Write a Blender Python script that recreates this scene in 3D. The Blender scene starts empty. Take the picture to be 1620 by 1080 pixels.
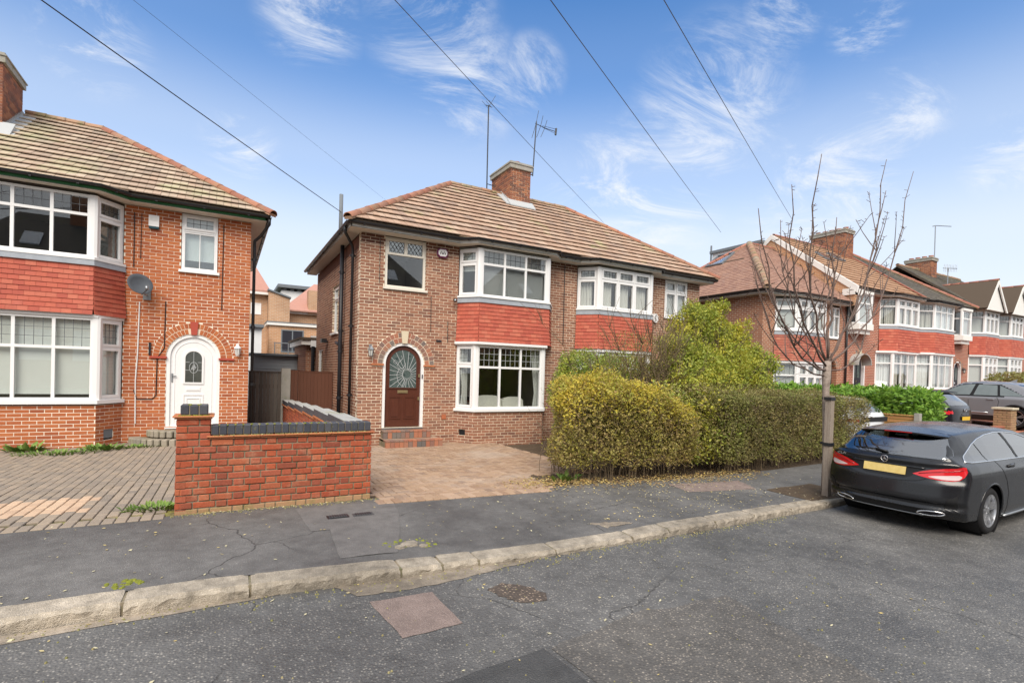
import bpy, bmesh, math, random
import numpy as np
from math import radians as rad, sin, cos, pi, sqrt, atan2
from mathutils import Vector, Matrix
random.seed(7)
RNG = np.random.default_rng(11)
scene = bpy.context.scene
COL = scene.collection

# ---------------------------------------------------------------- camera
cam_d = bpy.data.cameras.new('camera')
cam = bpy.data.objects.new('camera', cam_d)
COL.objects.link(cam)
scene.camera = cam
YAW, PIT, ROLL = 0.50961878, -0.01173044, 0.02811919
fw = Vector((sin(YAW)*cos(PIT), cos(YAW)*cos(PIT), sin(PIT)))
rt0 = Vector((cos(YAW), -sin(YAW), 0)); up0 = rt0.cross(fw)
rt = rt0*cos(ROLL) + up0*sin(ROLL); up = -rt0*sin(ROLL) + up0*cos(ROLL)
cam.matrix_world = Matrix(((rt.x, up.x, -fw.x, 0), (rt.y, up.y, -fw.y, 0), (rt.z, up.z, -fw.z, 0), (0, 0, 0, 1)))
cam_d.sensor_width = 36.0
cam_d.lens = 36.0*812.55/1620.0
cam_d.shift_y = 59.72/1620.0
cam_d.clip_start = 0.05
cam_d.clip_end = 2000.0

def in_view(p, m=0.06):
    z = p[0]*fw.x + p[1]*fw.y + p[2]*fw.z
    if z < 0.3: return False
    x = (p[0]*rt.x + p[1]*rt.y + p[2]*rt.z)/z*812.55
    y = (p[0]*up.x + p[1]*up.y + p[2]*up.z)/z*812.55
    return -810*(1+m) < x < 810*(1+m) and -480*(1+m) < y < 600*(1+m)

# ---------------------------------------------------------------- sky and sun
SUN_EL, SUN_AZ = rad(46), rad(210)          # azimuth clockwise from +Y: behind the camera
world = bpy.data.worlds.new('World'); scene.world = world
world.use_nodes = True
nt = world.node_tree; nt.nodes.clear()
def wn(t, **k):
    n = nt.nodes.new(t)
    for a, b in k.items(): setattr(n, a, b)
    return n
out = wn('ShaderNodeOutputWorld'); bg = wn('ShaderNodeBackground')
sky = wn('ShaderNodeTexSky', sky_type='NISHITA')
sky.sun_disc = False; sky.sun_elevation = SUN_EL; sky.sun_rotation = SUN_AZ
sky.air_density = 1.0; sky.dust_density = 0.6; sky.ozone_density = 2.0
tc = wn('ShaderNodeTexCoord'); sep = wn('ShaderNodeSeparateXYZ')
nt.links.new(tc.outputs['Generated'], sep.inputs[0])
def wmath(op, a, b=None, clamp=False):
    n = wn('ShaderNodeMath', operation=op); n.use_clamp = clamp
    for i, v in ((0, a), (1, b)):
        if v is None: continue
        if isinstance(v, (int, float)): n.inputs[i].default_value = v
        else: nt.links.new(v, n.inputs[i])
    return n.outputs[0]
def wramp(v, stops, interp='EASE'):
    n = wn('ShaderNodeValToRGB'); n.color_ramp.interpolation = interp
    e = n.color_ramp.elements
    while len(e) > 1: e.remove(e[-1])
    e[0].position, e[0].color = stops[0][0], (*[stops[0][1]]*3, 1)
    for p, c in stops[1:]:
        q = e.new(p); q.color = (c, c, c, 1)
    nt.links.new(v, n.inputs[0]); return n.outputs[0]
zc = wmath('MAXIMUM', sep.outputs['Z'], 0.0)
# cirrus lies on a high flat layer: project the direction on it
den = wmath('ADD', zc, 0.14)
px_ = wmath('DIVIDE', sep.outputs['X'], den); py_ = wmath('DIVIDE', sep.outputs['Y'], den)
comb = wn('ShaderNodeCombineXYZ'); nt.links.new(px_, comb.inputs[0]); nt.links.new(py_, comb.inputs[1])
mp = wn('ShaderNodeMapping'); mp.inputs['Rotation'].default_value = (0, 0, rad(35)); mp.inputs['Scale'].default_value = (1.0, 1.35, 1)
mp.inputs['Location'].default_value = (7.3, 2.2, 0)
nt.links.new(comb.outputs[0], mp.inputs[0])
n1 = wn('ShaderNodeTexNoise'); n1.inputs['Scale'].default_value = 2.0; n1.inputs['Detail'].default_value = 8; n1.inputs['Roughness'].default_value = 0.72; n1.inputs['Distortion'].default_value = 1.25
n2 = wn('ShaderNodeTexNoise'); n2.inputs['Scale'].default_value = 0.55; n2.inputs['Detail'].default_value = 2
for n in (n1, n2): nt.links.new(mp.outputs[0], n.inputs['Vector'])
streak = wramp(n1.outputs['Fac'], ((0.42, 0.0), (0.72, 1.0)))
CLOUDS = (((0.353, 0.802, 0.483), 0.10), ((0.437, 0.746, 0.503), 0.06), ((0.102, 0.841, 0.532), 0.08), ((0.271, 0.783, 0.559), 0.11), ((0.684, 0.578, 0.445), 0.13), ((0.687, 0.623, 0.374), 0.09), ((0.633, 0.708, 0.313), 0.16), ((0.822, 0.480, 0.305), 0.12), ((0.700, 0.473, 0.536), 0.06), ((0.771, 0.396, 0.499), 0.05), ((0.910, 0.277, 0.309), 0.06), ((-0.162, 0.890, 0.427), 0.07), ((0.014, 0.936, 0.351), 0.06), ((0.838, 0.384, 0.389), 0.07))
patch = None      # where the wisps hang, by direction
for d_, r_ in (CLOUDS):
    dn = wn('ShaderNodeVectorMath', operation='DISTANCE'); dn.inputs[1].default_value = d_; nt.links.new(tc.outputs['Generated'], dn.inputs[0])
    b_ = wramp(wmath('DIVIDE', dn.outputs['Value'], r_*1.15), ((0.0, 1.0), (0.35, .8), (1.0, 0.0)))
    patch = b_ if patch is None else wmath('MAXIMUM', patch, b_)
cl = wmath('MULTIPLY', streak, patch, True)
# broken cloud deck added unseen overhead and behind, whitening ambient light and reflections
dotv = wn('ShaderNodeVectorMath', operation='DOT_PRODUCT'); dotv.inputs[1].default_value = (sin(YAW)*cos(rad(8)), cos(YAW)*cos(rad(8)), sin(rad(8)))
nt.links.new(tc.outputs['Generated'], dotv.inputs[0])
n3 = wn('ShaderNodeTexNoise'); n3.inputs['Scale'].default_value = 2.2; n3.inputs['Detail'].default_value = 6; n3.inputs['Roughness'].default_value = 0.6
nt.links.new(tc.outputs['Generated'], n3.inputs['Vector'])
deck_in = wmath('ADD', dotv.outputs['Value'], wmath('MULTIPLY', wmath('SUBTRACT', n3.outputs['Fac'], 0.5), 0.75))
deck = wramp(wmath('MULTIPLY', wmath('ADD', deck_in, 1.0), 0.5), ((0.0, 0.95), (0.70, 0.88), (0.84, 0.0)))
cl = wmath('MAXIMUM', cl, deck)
veil = wramp(zc, ((0.0, 1.0), (0.09, 0.94), (0.21, 0.82), (0.35, 0.46), (0.50, 0.10), (0.64, 0.0)))
# deepen the clear blue with height, as the photograph's sky
mx0 = wn('ShaderNodeMix', data_type='RGBA', blend_type='MIX')
mx0.inputs[7].default_value = (4.15, 4.40, 4.65, 1)
tint = wn('ShaderNodeMix', data_type='RGBA', blend_type='MULTIPLY'); tint.inputs[0].default_value = 1.0
tint.inputs[7].default_value = (0.37, 0.72, 1.0, 1)
nt.links.new(sky.outputs[0], tint.inputs[6])
nt.links.new(veil, mx0.inputs[0]); nt.links.new(tint.outputs[2], mx0.inputs[6])
mx1 = wn('ShaderNodeMix', data_type='RGBA', blend_type='MIX')
mx1.inputs[7].default_value = (4.5, 4.6, 4.75, 1)
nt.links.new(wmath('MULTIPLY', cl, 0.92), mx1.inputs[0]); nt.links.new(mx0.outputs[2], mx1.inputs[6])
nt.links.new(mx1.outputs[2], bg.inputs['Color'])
bg.inputs['Strength'].default_value = 0.13
nt.links.new(bg.outputs[0], out.inputs[0])

sun_d = bpy.data.lights.new('sun', 'SUN'); sun = bpy.data.objects.new('sun', sun_d); COL.objects.link(sun)
sun_d.energy = 2.6; sun_d.angle = rad(40); sun_d.color = (1.0, 0.91, 0.79)
sdir = Vector((sin(SUN_AZ)*cos(SUN_EL), cos(SUN_AZ)*cos(SUN_EL), sin(SUN_EL)))
sun.rotation_euler = sdir.to_track_quat('Z', 'Y').to_euler()

vs = scene.view_settings
scene.display_settings.display_device = 'sRGB'
vs.view_transform = 'Standard'; vs.look = 'None'; vs.exposure = 0.76; vs.gamma = 1.0; vs.use_curve_mapping = False
scene.render.engine = 'CYCLES'
scene.cycles.max_bounces = 6; scene.cycles.diffuse_bounces = 3; scene.cycles.glossy_bounces = 3
scene.cycles.transparent_max_bounces = 12; scene.cycles.transmission_bounces = 3
scene.cycles.caustics_reflective = False; scene.cycles.caustics_refractive = False

# ---------------------------------------------------------------- materials
MATS = {}
def M(name, cols, rough=0.7, rnd=False, nscale=0, namt=0.0, bump=0.0, bscale=40, metal=0.0, spec=0.35, coat=0.0,
      stretch=(1, 1, 1), stain=None, patch=None, rvar=0.0, subsurf=False, jitter=0.0):
    """One procedural material. cols: colours picked at random per piece (rnd) or mixed by noise."""
    m = bpy.data.materials.new(name); m.use_nodes = True
    t = m.node_tree; N = t.nodes; Lk = t.links
    b = N['Principled BSDF']
    b.inputs['Roughness'].default_value = rough; b.inputs['Metallic'].default_value = metal
    b.inputs['Specular IOR Level'].default_value = spec; b.inputs['Coat Weight'].default_value = coat
    tcn = N.new('ShaderNodeTexCoord'); geo = N.new('ShaderNodeNewGeometry')
    mpn = N.new('ShaderNodeMapping'); mpn.inputs['Scale'].default_value = stretch
    Lk.new(geo.outputs['Position'], mpn.inputs[0])
    def noise(sc, det=4, r=0.6, vec=None, dist=0):
        n = N.new('ShaderNodeTexNoise'); n.inputs['Scale'].default_value = sc; n.inputs['Detail'].default_value = det
        n.inputs['Roughness'].default_value = r; n.inputs['Distortion'].default_value = dist
        Lk.new(vec or mpn.outputs[0], n.inputs['Vector']); return n.outputs['Fac']
    def ramp(v, cs, interp='LINEAR', p0=0.0, p1=1.0):
        n = N.new('ShaderNodeValToRGB'); n.color_ramp.interpolation = interp; e = n.color_ramp.elements
        while len(e) > 1: e.remove(e[-1])
        k = len(cs)
        for i, c in enumerate(cs):
            pos = p0 + (p1-p0)*(i/k if interp == 'CONSTANT' else i/max(1, k-1))
            if i == 0: q = e[0]; q.position = pos
            else: q = e.new(pos)
            q.color = (*c, 1)
        Lk.new(v, n.inputs[0]); return n.outputs[0]
    def math_(op, a, b_=None):
        n = N.new('ShaderNodeMath'); n.operation = op
        for i, v in ((0, a), (1, b_)):
            if v is None: continue
            if isinstance(v, (int, float)): n.inputs[i].default_value = v
            else: Lk.new(v, n.inputs[i])
        return n.outputs[0]
    if rnd:
        oi = N.new('ShaderNodeObjectInfo')
        v = math_('FRACT', math_('ADD', oi.outputs['Random'], geo.outputs['Random Per Island']))
        col = ramp(v, cols)
    elif len(cols) > 1:
        col = ramp(noise(nscale or 3), cols, p0=0.3, p1=0.7)
    else:
        rgb = N.new('ShaderNodeRGB'); rgb.outputs[0].default_value = (*cols[0], 1); col = rgb.outputs[0]
    def mixc(fac, a, b_, mode='MIX'):
        n = N.new('ShaderNodeMix'); n.data_type = 'RGBA'; n.blend_type = mode
        for i, q in ((0, fac), (6, a), (7, b_)):
            if isinstance(q, (int, float)): n.inputs[i].default_value = q
            elif isinstance(q, tuple): n.inputs[i].default_value = (*q, 1)
            else: Lk.new(q, n.inputs[i])
        return n.outputs[2]
    for st in (stain if isinstance(stain, list) else [stain] if stain else []):
        # (colour, scale, threshold lo, hi, amount)
        c, sc, lo, hi, amt = st
        f = N.new('ShaderNodeMapRange'); f.inputs['From Min'].default_value = lo; f.inputs['From Max'].default_value = hi
        f.inputs['To Max'].default_value = amt
        Lk.new(noise(sc, 5, 0.65), f.inputs['Value']); col = mixc(f.outputs[0], col, c)
    if namt:
        f = N.new('ShaderNodeMapRange'); f.inputs['To Min'].default_value = 1-namt; f.inputs['To Max'].default_value = 1+namt
        Lk.new(noise(bscale, 5, 0.7), f.inputs['Value'])
        n = N.new('ShaderNodeVectorMath'); n.operation = 'SCALE'; Lk.new(col, n.inputs[0]); Lk.new(f.outputs[0], n.inputs['Scale'])
        col = n.outputs[0]
    Lk.new(col, b.inputs['Base Color'])
    if rvar:
        f = N.new('ShaderNodeMapRange'); f.inputs['To Min'].default_value = rough-rvar; f.inputs['To Max'].default_value = rough+rvar
        f.inputs['From Min'].default_value = 0.3; f.inputs['From Max'].default_value = 0.7
        Lk.new(noise(2.2, 4, 0.6), f.inputs['Value']); Lk.new(f.outputs[0], b.inputs['Roughness'])
    if bump:
        bn = N.new('ShaderNodeBump'); bn.inputs['Strength'].default_value = 1.0; bn.inputs['Distance'].default_value = bump
        Lk.new(noise(bscale, 5, 0.7), bn.inputs['Height']); Lk.new(bn.outputs[0], b.inputs['Normal'])
    MATS[name] = m
    return m

M('main_brick', [(.215,.10,.066),(.29,.138,.087),(.345,.17,.108),(.25,.115,.074),(.37,.195,.125),(.19,.092,.065),(.315,.148,.09),(.275,.13,.082)], .82, True, namt=.28, bump=.002, bscale=70)
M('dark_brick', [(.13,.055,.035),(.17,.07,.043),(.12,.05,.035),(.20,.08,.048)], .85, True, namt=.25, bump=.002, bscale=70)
M('left_brick', [(.41,.118,.042),(.46,.145,.050),(.37,.102,.038),(.44,.132,.045),(.33,.09,.038),(.49,.165,.058)], .8, True, namt=.22, bump=.002, bscale=70)
M('wall_brick', [(.35,.078,.036),(.40,.095,.042),(.30,.065,.032),(.44,.13,.06),(.23,.06,.036),(.38,.105,.058),(.34,.08,.038)], .85, True, namt=.42, bump=.004, bscale=38, stain=[((.44,.24,.15), 5, .55, .72, .55), ((.16,.075,.045), 3, .58, .75, .5)])
M('pale_brick', [(.40,.24,.13),(.36,.21,.115),(.44,.27,.15),(.33,.19,.11)], .85, True, namt=.25, bump=.002, bscale=60, stain=((.17,.19,.06), 6, .5, .7, .6))
M('chimney_brick', [(.26,.10,.06),(.33,.13,.07),(.38,.17,.09),(.22,.09,.06),(.15,.08,.06),(.30,.12,.07)], .85, True, namt=.3, bump=.002, bscale=60)
M('mortar_pale', [(.72,.61,.47),(.80,.69,.54)], .95, nscale=3, namt=.2, bump=.002, bscale=120)
M('mortar_white', [(.78,.69,.57),(.84,.76,.64)], .95, nscale=3, namt=.2, bump=.002, bscale=120)
M('mortar_grey', [(.28,.23,.16),(.20,.17,.12)], .95, nscale=6, namt=.35, bump=.003, bscale=90, stain=((.10,.12,.05), 8, .5, .65, .7))
M('blue_brick', [(.045,.05,.065),(.065,.07,.085),(.05,.052,.065),(.08,.083,.095)], .5, True, namt=.25, bump=.001, bscale=50, stain=((.20,.19,.08), 9, .60, .75, .6))
M('coping_top', [(.33,.33,.32),(.42,.42,.40)], .8, nscale=4, namt=.25, bump=.002, bscale=60, stain=((.26,.27,.10), 3, .55, .7, .7))
M('creasing', [(.45,.15,.06),(.50,.19,.08),(.40,.13,.06)], .8, True, namt=.25, bump=.002, bscale=60)
M('debris', [(.34,.27,.14),(.22,.22,.08),(.46,.38,.22)], .95, nscale=25, namt=.4, bump=.012, bscale=60)
M('roof_tile', [(.41,.28,.20),(.46,.32,.235),(.37,.245,.175),(.49,.36,.27),(.32,.23,.18),(.43,.285,.205)], .88, True, namt=.3, bump=.004, bscale=40, stain=[((.42,.42,.20), .9, .57, .70, .65), ((.22,.175,.13), 2.6, .60, .78, .35)])
M('roof_tile_old', [(.42,.32,.24),(.46,.36,.275),(.37,.27,.205),(.50,.40,.305),(.32,.255,.20),(.43,.31,.23)], .9, True, namt=.35, bump=.004, bscale=40, stain=[((.44,.44,.25), .9, .50, .68, .7), ((.24,.20,.15), 3, .58, .75, .4)])
M('roof_tile_brown', [(.30,.17,.125),(.34,.20,.15),(.27,.155,.12),(.37,.22,.16),(.31,.19,.15)], .88, True, namt=.3, bump=.004, bscale=40)
M('roof_tile_orange', [(.36,.21,.125),(.41,.25,.155),(.32,.18,.105)], .85, True, namt=.3, bump=.004, bscale=40)
M('roof_tile_dark', [(.105,.092,.078),(.13,.115,.092),(.09,.08,.07),(.15,.13,.10)], .88, True, namt=.35, bump=.004, bscale=40, stain=((.20,.20,.10), 1.2, .55, .7, .5))
M('roof_tile_red', [(.36,.145,.10),(.32,.13,.095),(.41,.20,.15)], .88, True, namt=.3, bump=.004, bscale=40)
M('ridge_tile', [(.33,.14,.085),(.38,.18,.115),(.29,.12,.08),(.35,.20,.135)], .85, True, namt=.35, bump=.003, bscale=30, stain=((.26,.24,.14), 2.2, .52, .68, .55))
M('ridge_old', [(.36,.25,.17),(.40,.22,.14),(.33,.27,.19)], .88, True, namt=.4, bump=.004, bscale=30, stain=((.16,.17,.08), 3, .5, .65, .7))
M('roof_mortar', [(.10,.075,.055)], .95)
M('hung_tile', [(.43,.095,.06),(.47,.115,.07),(.38,.08,.053),(.50,.145,.09),(.45,.10,.064)], .72, True, namt=.22, bump=.002, bscale=40, stain=[((.27,.06,.045), 1.6, .56, .75, .5), ((.50,.16,.12), 2.3, .60, .78, .4)])
M('hung_tile_rough', [(.40,.13,.085),(.35,.10,.07),(.46,.19,.125),(.28,.09,.07),(.42,.15,.10)], .8, True, namt=.2, bump=.002, bscale=50)
M('white_upvc', [(.80,.80,.80)], .35, spec=.5)
M('white_paint', [(.76,.75,.72)], .5, nscale=2, namt=.05, bscale=8)
M('cream_paint', [(.70,.66,.58)], .5, namt=.08, bscale=8)
M('green_paint', [(.035,.16,.055)], .5)
M('black_plastic', [(.016,.017,.02)], .35, spec=.5)
M('black_iron', [(.02,.021,.026)], .4, namt=.2, bscale=20)
M('lead', [(.30,.33,.37),(.37,.40,.44)], .55, nscale=4, namt=.2, bscale=12)
M('lead_line', [(.10,.11,.12)], .5)
M('lead_bright', [(.44,.46,.47)], .45)
M('steel', [(.35,.37,.39)], .4, metal=.8)
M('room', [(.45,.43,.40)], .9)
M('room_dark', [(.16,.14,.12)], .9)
M('blind', [(.70,.71,.66)], .8, namt=.04, bscale=3)
M('blind_white', [(.78,.79,.78)], .75)
M('curtain', [(.62,.60,.55),(.54,.52,.47)], .85, nscale=12, stretch=(6, 6, .4))
M('drape_grey', [(.50,.50,.47)], .85)
M('sofa', [(.70,.68,.60)], .85)
M('brown_wood', [(.075,.022,.013),(.10,.030,.017)], .35, nscale=5, stretch=(8, 8, 1), spec=.5, coat=.2)
M('brass', [(.45,.36,.20)], .4, metal=.8)
M('glass_art', [(.05,.075,.07),(.09,.12,.115),(.03,.05,.05)], .2, nscale=9, spec=.35)
M('glass_dark', [(.05,.055,.05),(.075,.08,.07)], .1, nscale=6, spec=.6)
M('stone', [(.62,.54,.40)], .85, namt=.15, bscale=20)
M('red_key', [(.40,.07,.045)], .6)
M('concrete', [(.30,.29,.26),(.38,.36,.32)], .9, nscale=5, namt=.2, bump=.003, bscale=60, stain=((.20,.21,.10), 4, .55, .7, .6))
M('fence_grey', [(.075,.06,.05),(.11,.09,.075),(.15,.13,.11),(.06,.05,.042)], .9, True, namt=.4, bscale=6, stretch=(10, 10, 1), bump=.002)
M('fence_brown', [(.115,.045,.026),(.13,.052,.03),(.10,.04,.024)], .75, True, namt=.2, bscale=6, stretch=(8, 8, 1))
M('fence_orange', [(.50,.25,.09),(.44,.21,.075),(.55,.29,.11)], .8, True, namt=.2, bscale=6, stretch=(8, 8, 2))
M('stake_wood', [(.33,.28,.23),(.24,.19,.155)], .9, nscale=6, stretch=(8, 8, .8), namt=.3, bump=.003, bscale=30)
M('bark', [(.26,.21,.175),(.34,.28,.24),(.19,.15,.125)], .85, nscale=14, namt=.35, bump=.004, bscale=30)
M('bark_twig', [(.115,.08,.068),(.17,.12,.10)], .8, nscale=12)
M('stem_brown', [(.155,.115,.07),(.20,.15,.095),(.11,.08,.05)], .9, True, namt=.2, bscale=30)
M('paver_grey', [(.27,.225,.18),(.31,.255,.20),(.235,.20,.165),(.34,.275,.21),(.29,.235,.18)], .85, True, namt=.3, bump=.002, bscale=50)
M('paver_clean', [(.54,.38,.26),(.58,.42,.29),(.50,.35,.24)], .85, True, namt=.15, bump=.002, bscale=50)
M('paver_brown', [(.35,.235,.155),(.40,.275,.185),(.30,.195,.13),(.44,.31,.22),(.26,.18,.13)], .85, True, namt=.25, bump=.002, bscale=50, stain=[((.47,.40,.34), .7, .50, .66, .45), ((.20,.12,.085), 1.1, .62, .74, .5)])
M('paver_red', [(.42,.15,.085),(.36,.12,.075),(.47,.19,.11)], .8, True, namt=.2, bump=.002, bscale=50)
M('step_red', [(.34,.13,.08),(.40,.17,.10),(.17,.155,.14),(.36,.14,.085),(.13,.125,.12)], .8, True, namt=.2, bump=.002, bscale=50)
M('step_grey', [(.27,.24,.19),(.33,.29,.23),(.22,.20,.165)], .85, True, namt=.25, bump=.002, bscale=50, stain=((.20,.20,.09), 6, .52, .7, .5))
M('joint_moss', [(.20,.185,.07),(.10,.085,.05),(.26,.25,.07),(.085,.07,.045)], .95, nscale=3, namt=.4, bump=.006, bscale=80)
M('joint_sand', [(.10,.075,.05),(.07,.052,.036)], .95, nscale=3, namt=.4, bump=.004, bscale=80)
M('soil', [(.075,.052,.034),(.11,.078,.05)], .95, nscale=5, namt=.5, bump=.02, bscale=20)
M('ground', [(.09,.10,.05),(.13,.12,.07)], .95, nscale=.2, namt=.3, bscale=2)
M('metal_cover', [(.075,.075,.08),(.11,.11,.115)], .55, nscale=30, namt=.4, bump=.004, bscale=60, metal=.3)
M('tyre', [(.014,.014,.015)], .85, namt=.3, bscale=60)
M('alloy', [(.50,.51,.53)], .32, metal=.85)
M('chrome', [(.80,.81,.82)], .18, metal=1.0)
M('car_dark', [(.007,.008,.0105)], .26, spec=.42, coat=.45, namt=.25, bscale=9, rvar=.05, stain=((.05,.05,.05), 5, .58, .75, .25))
MATS['car_dark'].node_tree.nodes['Principled BSDF'].inputs['Coat Roughness'].default_value = .16
M('car_black', [(.006,.006,.009)], .25, spec=.4, coat=.35)
M('car_grey', [(.26,.265,.285)], .3, metal=.4, coat=.6)
M('car_white', [(.72,.74,.77)], .3, coat=.6)
M('trim_black', [(.010,.010,.011)], .45)
M('tail_red', [(.58,.012,.018)], .15, spec=.6, coat=.6)
M('tail_clear', [(.62,.50,.50)], .15, spec=.6, coat=.5)
M('tail_dark', [(.30,.006,.01)], .2, spec=.6, coat=.5)
M('plate_yellow', [(.62,.46,.15),(.70,.54,.21)], .4, nscale=18)
M('plate_bright', [(.75,.46,.02)], .4)
M('white_plain', [(.8,.8,.8)], .5)
M('purple', [(.16,.02,.09)], .5)
M('ink', [(.02,.02,.03)], .5)
M('teal', [(.01,.06,.08)], .4)
M('dish_grey', [(.085,.095,.11)], .5, namt=.15, bscale=5)
M('render_white', [(.74,.75,.76)], .8, namt=.06, bscale=2)
M('slate_grey', [(.16,.18,.20)], .7, namt=.15, bscale=3)
M('roof_pink', [(.46,.25,.20),(.42,.22,.175),(.50,.30,.24)], .88, True, namt=.2, bscale=8)
M('shed_grey', [(.30,.33,.36)], .7, namt=.1, bscale=3)
M('litter_leaf', [(.50,.38,.10),(.38,.24,.08),(.22,.12,.05),(.56,.46,.18),(.30,.17,.07),(.48,.42,.22)], .85, True)
M('pale_leaf', [(.60,.55,.36),(.50,.46,.30),(.55,.42,.15),(.42,.36,.22)], .85, True)
M('weed_leaf', [(.085,.17,.03),(.14,.23,.045),(.20,.28,.06),(.07,.13,.025)], .7, True)
M('moss', [(.26,.28,.03),(.18,.20,.03),(.33,.34,.05)], .95, nscale=30, bump=.01, bscale=90)

def leafmat(name, cols, alt, lo, hi, sc=1.3, back=.25):
    """Leaf: colour by leaf, with patches where the foliage has turned."""
    m = M(name, cols, .5, True, spec=.4)
    t = m.node_tree; N = t.nodes; L = t.links; b = N['Principled BSDF']
    old = b.inputs['Base Color'].links[0].from_socket
    geo = N.new('ShaderNodeNewGeometry'); no = N.new('ShaderNodeTexNoise'); no.inputs['Scale'].default_value = sc; no.inputs['Detail'].default_value = 5; no.inputs['Roughness'].default_value = .7
    L.new(geo.outputs['Position'], no.inputs['Vector'])
    mr = N.new('ShaderNodeMapRange'); mr.inputs['From Min'].default_value = lo; mr.inputs['From Max'].default_value = hi
    L.new(no.outputs['Fac'], mr.inputs['Value'])
    rp = N.new('ShaderNodeValToRGB'); e = rp.color_ramp.elements
    e[0].color = (*alt[0], 1); e[1].color = (*alt[-1], 1)
    for i, c in enumerate(alt[1:-1]): e.new((i+1)/(len(alt)-1)).color = (*c, 1)
    L.new(geo.outputs['Random Per Island'], rp.inputs[0])
    mx = N.new('ShaderNodeMix'); mx.data_type = 'RGBA'
    L.new(mr.outputs[0], mx.inputs[0]); L.new(old, mx.inputs[6]); L.new(rp.outputs[0], mx.inputs[7])
    L.new(mx.outputs[2], b.inputs['Base Color'])
    tr = N.new('ShaderNodeBsdfTranslucent'); L.new(mx.outputs[2], tr.inputs[0])
    ms = N.new('ShaderNodeMixShader'); ms.inputs[0].default_value = back
    L.new(b.outputs[0], ms.inputs[1]); L.new(tr.outputs[0], ms.inputs[2])
    L.new(ms.outputs[0], N['Material Output'].inputs[0])
    return m
leafmat('hedge_leaf', [(.26,.25,.05),(.38,.33,.07),(.19,.20,.04),(.44,.37,.08),(.27,.19,.08),(.24,.24,.05)], [(.24,.16,.075),(.32,.22,.10),(.42,.34,.09),(.20,.16,.055)], .44, .60, 2.2)
leafmat('hedge_gold', [(.60,.48,.05),(.52,.44,.06),(.44,.42,.06),(.66,.50,.07),(.46,.31,.08)], [(.27,.33,.05),(.38,.40,.06),(.50,.32,.12)], .48, .62, 2.0)
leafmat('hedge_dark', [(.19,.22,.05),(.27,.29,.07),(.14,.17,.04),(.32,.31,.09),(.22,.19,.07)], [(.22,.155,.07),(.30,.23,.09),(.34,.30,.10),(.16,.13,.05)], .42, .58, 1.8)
leafmat('bush_leaf', [(.26,.34,.05),(.36,.42,.065),(.15,.21,.035),(.44,.47,.075),(.30,.36,.055)], [(.62,.54,.05),(.52,.50,.06),(.44,.46,.06),(.66,.50,.07)], .47, .60, 1.1, .3)
leafmat('rear_leaf', [(.20,.30,.04),(.27,.36,.055),(.13,.20,.035),(.34,.39,.065)], [(.54,.49,.06),(.44,.44,.06),(.33,.38,.05)], .48, .64, 1.5)
leafmat('laurel_leaf', [(.17,.34,.04),(.24,.42,.055),(.12,.25,.035),(.31,.48,.07)], [(.42,.42,.04),(.30,.38,.05)], .60, .72, 1.2, .3)

# brick in relief only, for walls too far away to tell the bricks apart
def brickmat(name, c1, c2, mortar, axis='x', scale=1.0):
    m = bpy.data.materials.new(name); m.use_nodes = True
    t = m.node_tree; N = t.nodes; L = t.links; b = N['Principled BSDF']; b.inputs['Roughness'].default_value = .85
    geo = N.new('ShaderNodeNewGeometry'); sp = N.new('ShaderNodeSeparateXYZ'); cb = N.new('ShaderNodeCombineXYZ')
    L.new(geo.outputs['Position'], sp.inputs[0]); L.new(sp.outputs['X' if axis == 'x' else 'Y'], cb.inputs[0]); L.new(sp.outputs['Z'], cb.inputs[1])
    br = N.new('ShaderNodeTexBrick'); L.new(cb.outputs[0], br.inputs['Vector'])
    br.inputs['Color1'].default_value = (*c1, 1); br.inputs['Color2'].default_value = (*c2, 1); br.inputs['Mortar'].default_value = (*mortar, 1)
    br.inputs['Scale'].default_value = 1.0; br.inputs['Brick Width'].default_value = .225; br.inputs['Row Height'].default_value = .075; br.inputs['Mortar Size'].default_value = .009; br.inputs['Bias'].default_value = 0
    no = N.new('ShaderNodeTexNoise'); no.inputs['Scale'].default_value = 1.2; no.inputs['Detail'].default_value = 6; L.new(geo.outputs['Position'], no.inputs['Vector'])
    mr = N.new('ShaderNodeMapRange'); mr.inputs['To Min'].default_value = .7; mr.inputs['To Max'].default_value = 1.3; L.new(no.outputs['Fac'], mr.inputs['Value'])
    v = N.new('ShaderNodeVectorMath'); v.operation = 'SCALE'; L.new(br.outputs['Color'], v.inputs[0]); L.new(mr.outputs[0], v.inputs['Scale'])
    L.new(v.outputs[0], b.inputs['Base Color'])
    bm = N.new('ShaderNodeBump'); bm.inputs['Distance'].default_value = -.006; L.new(br.outputs['Fac'], bm.inputs['Height']); L.new(bm.outputs[0], b.inputs['Normal'])
    MATS[name] = m
for ax in 'xy':
    brickmat('brick_a_'+ax, (.36,.135,.065), (.27,.095,.05), (.52,.42,.32), ax)
    brickmat('brick_b_'+ax, (.38,.11,.06), (.28,.085,.05), (.50,.40,.32), ax)
    brickmat('brick_rear_'+ax, (.52,.30,.17), (.45,.24,.13), (.55,.44,.33), ax)
    brickmat('brick_orange_'+ax, (.55,.29,.15), (.49,.25,.12), (.58,.44,.32), ax)
    brickmat('brick_plain_'+ax, (.22,.09,.055), (.30,.12,.066), (.45,.36,.27), ax)

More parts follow.
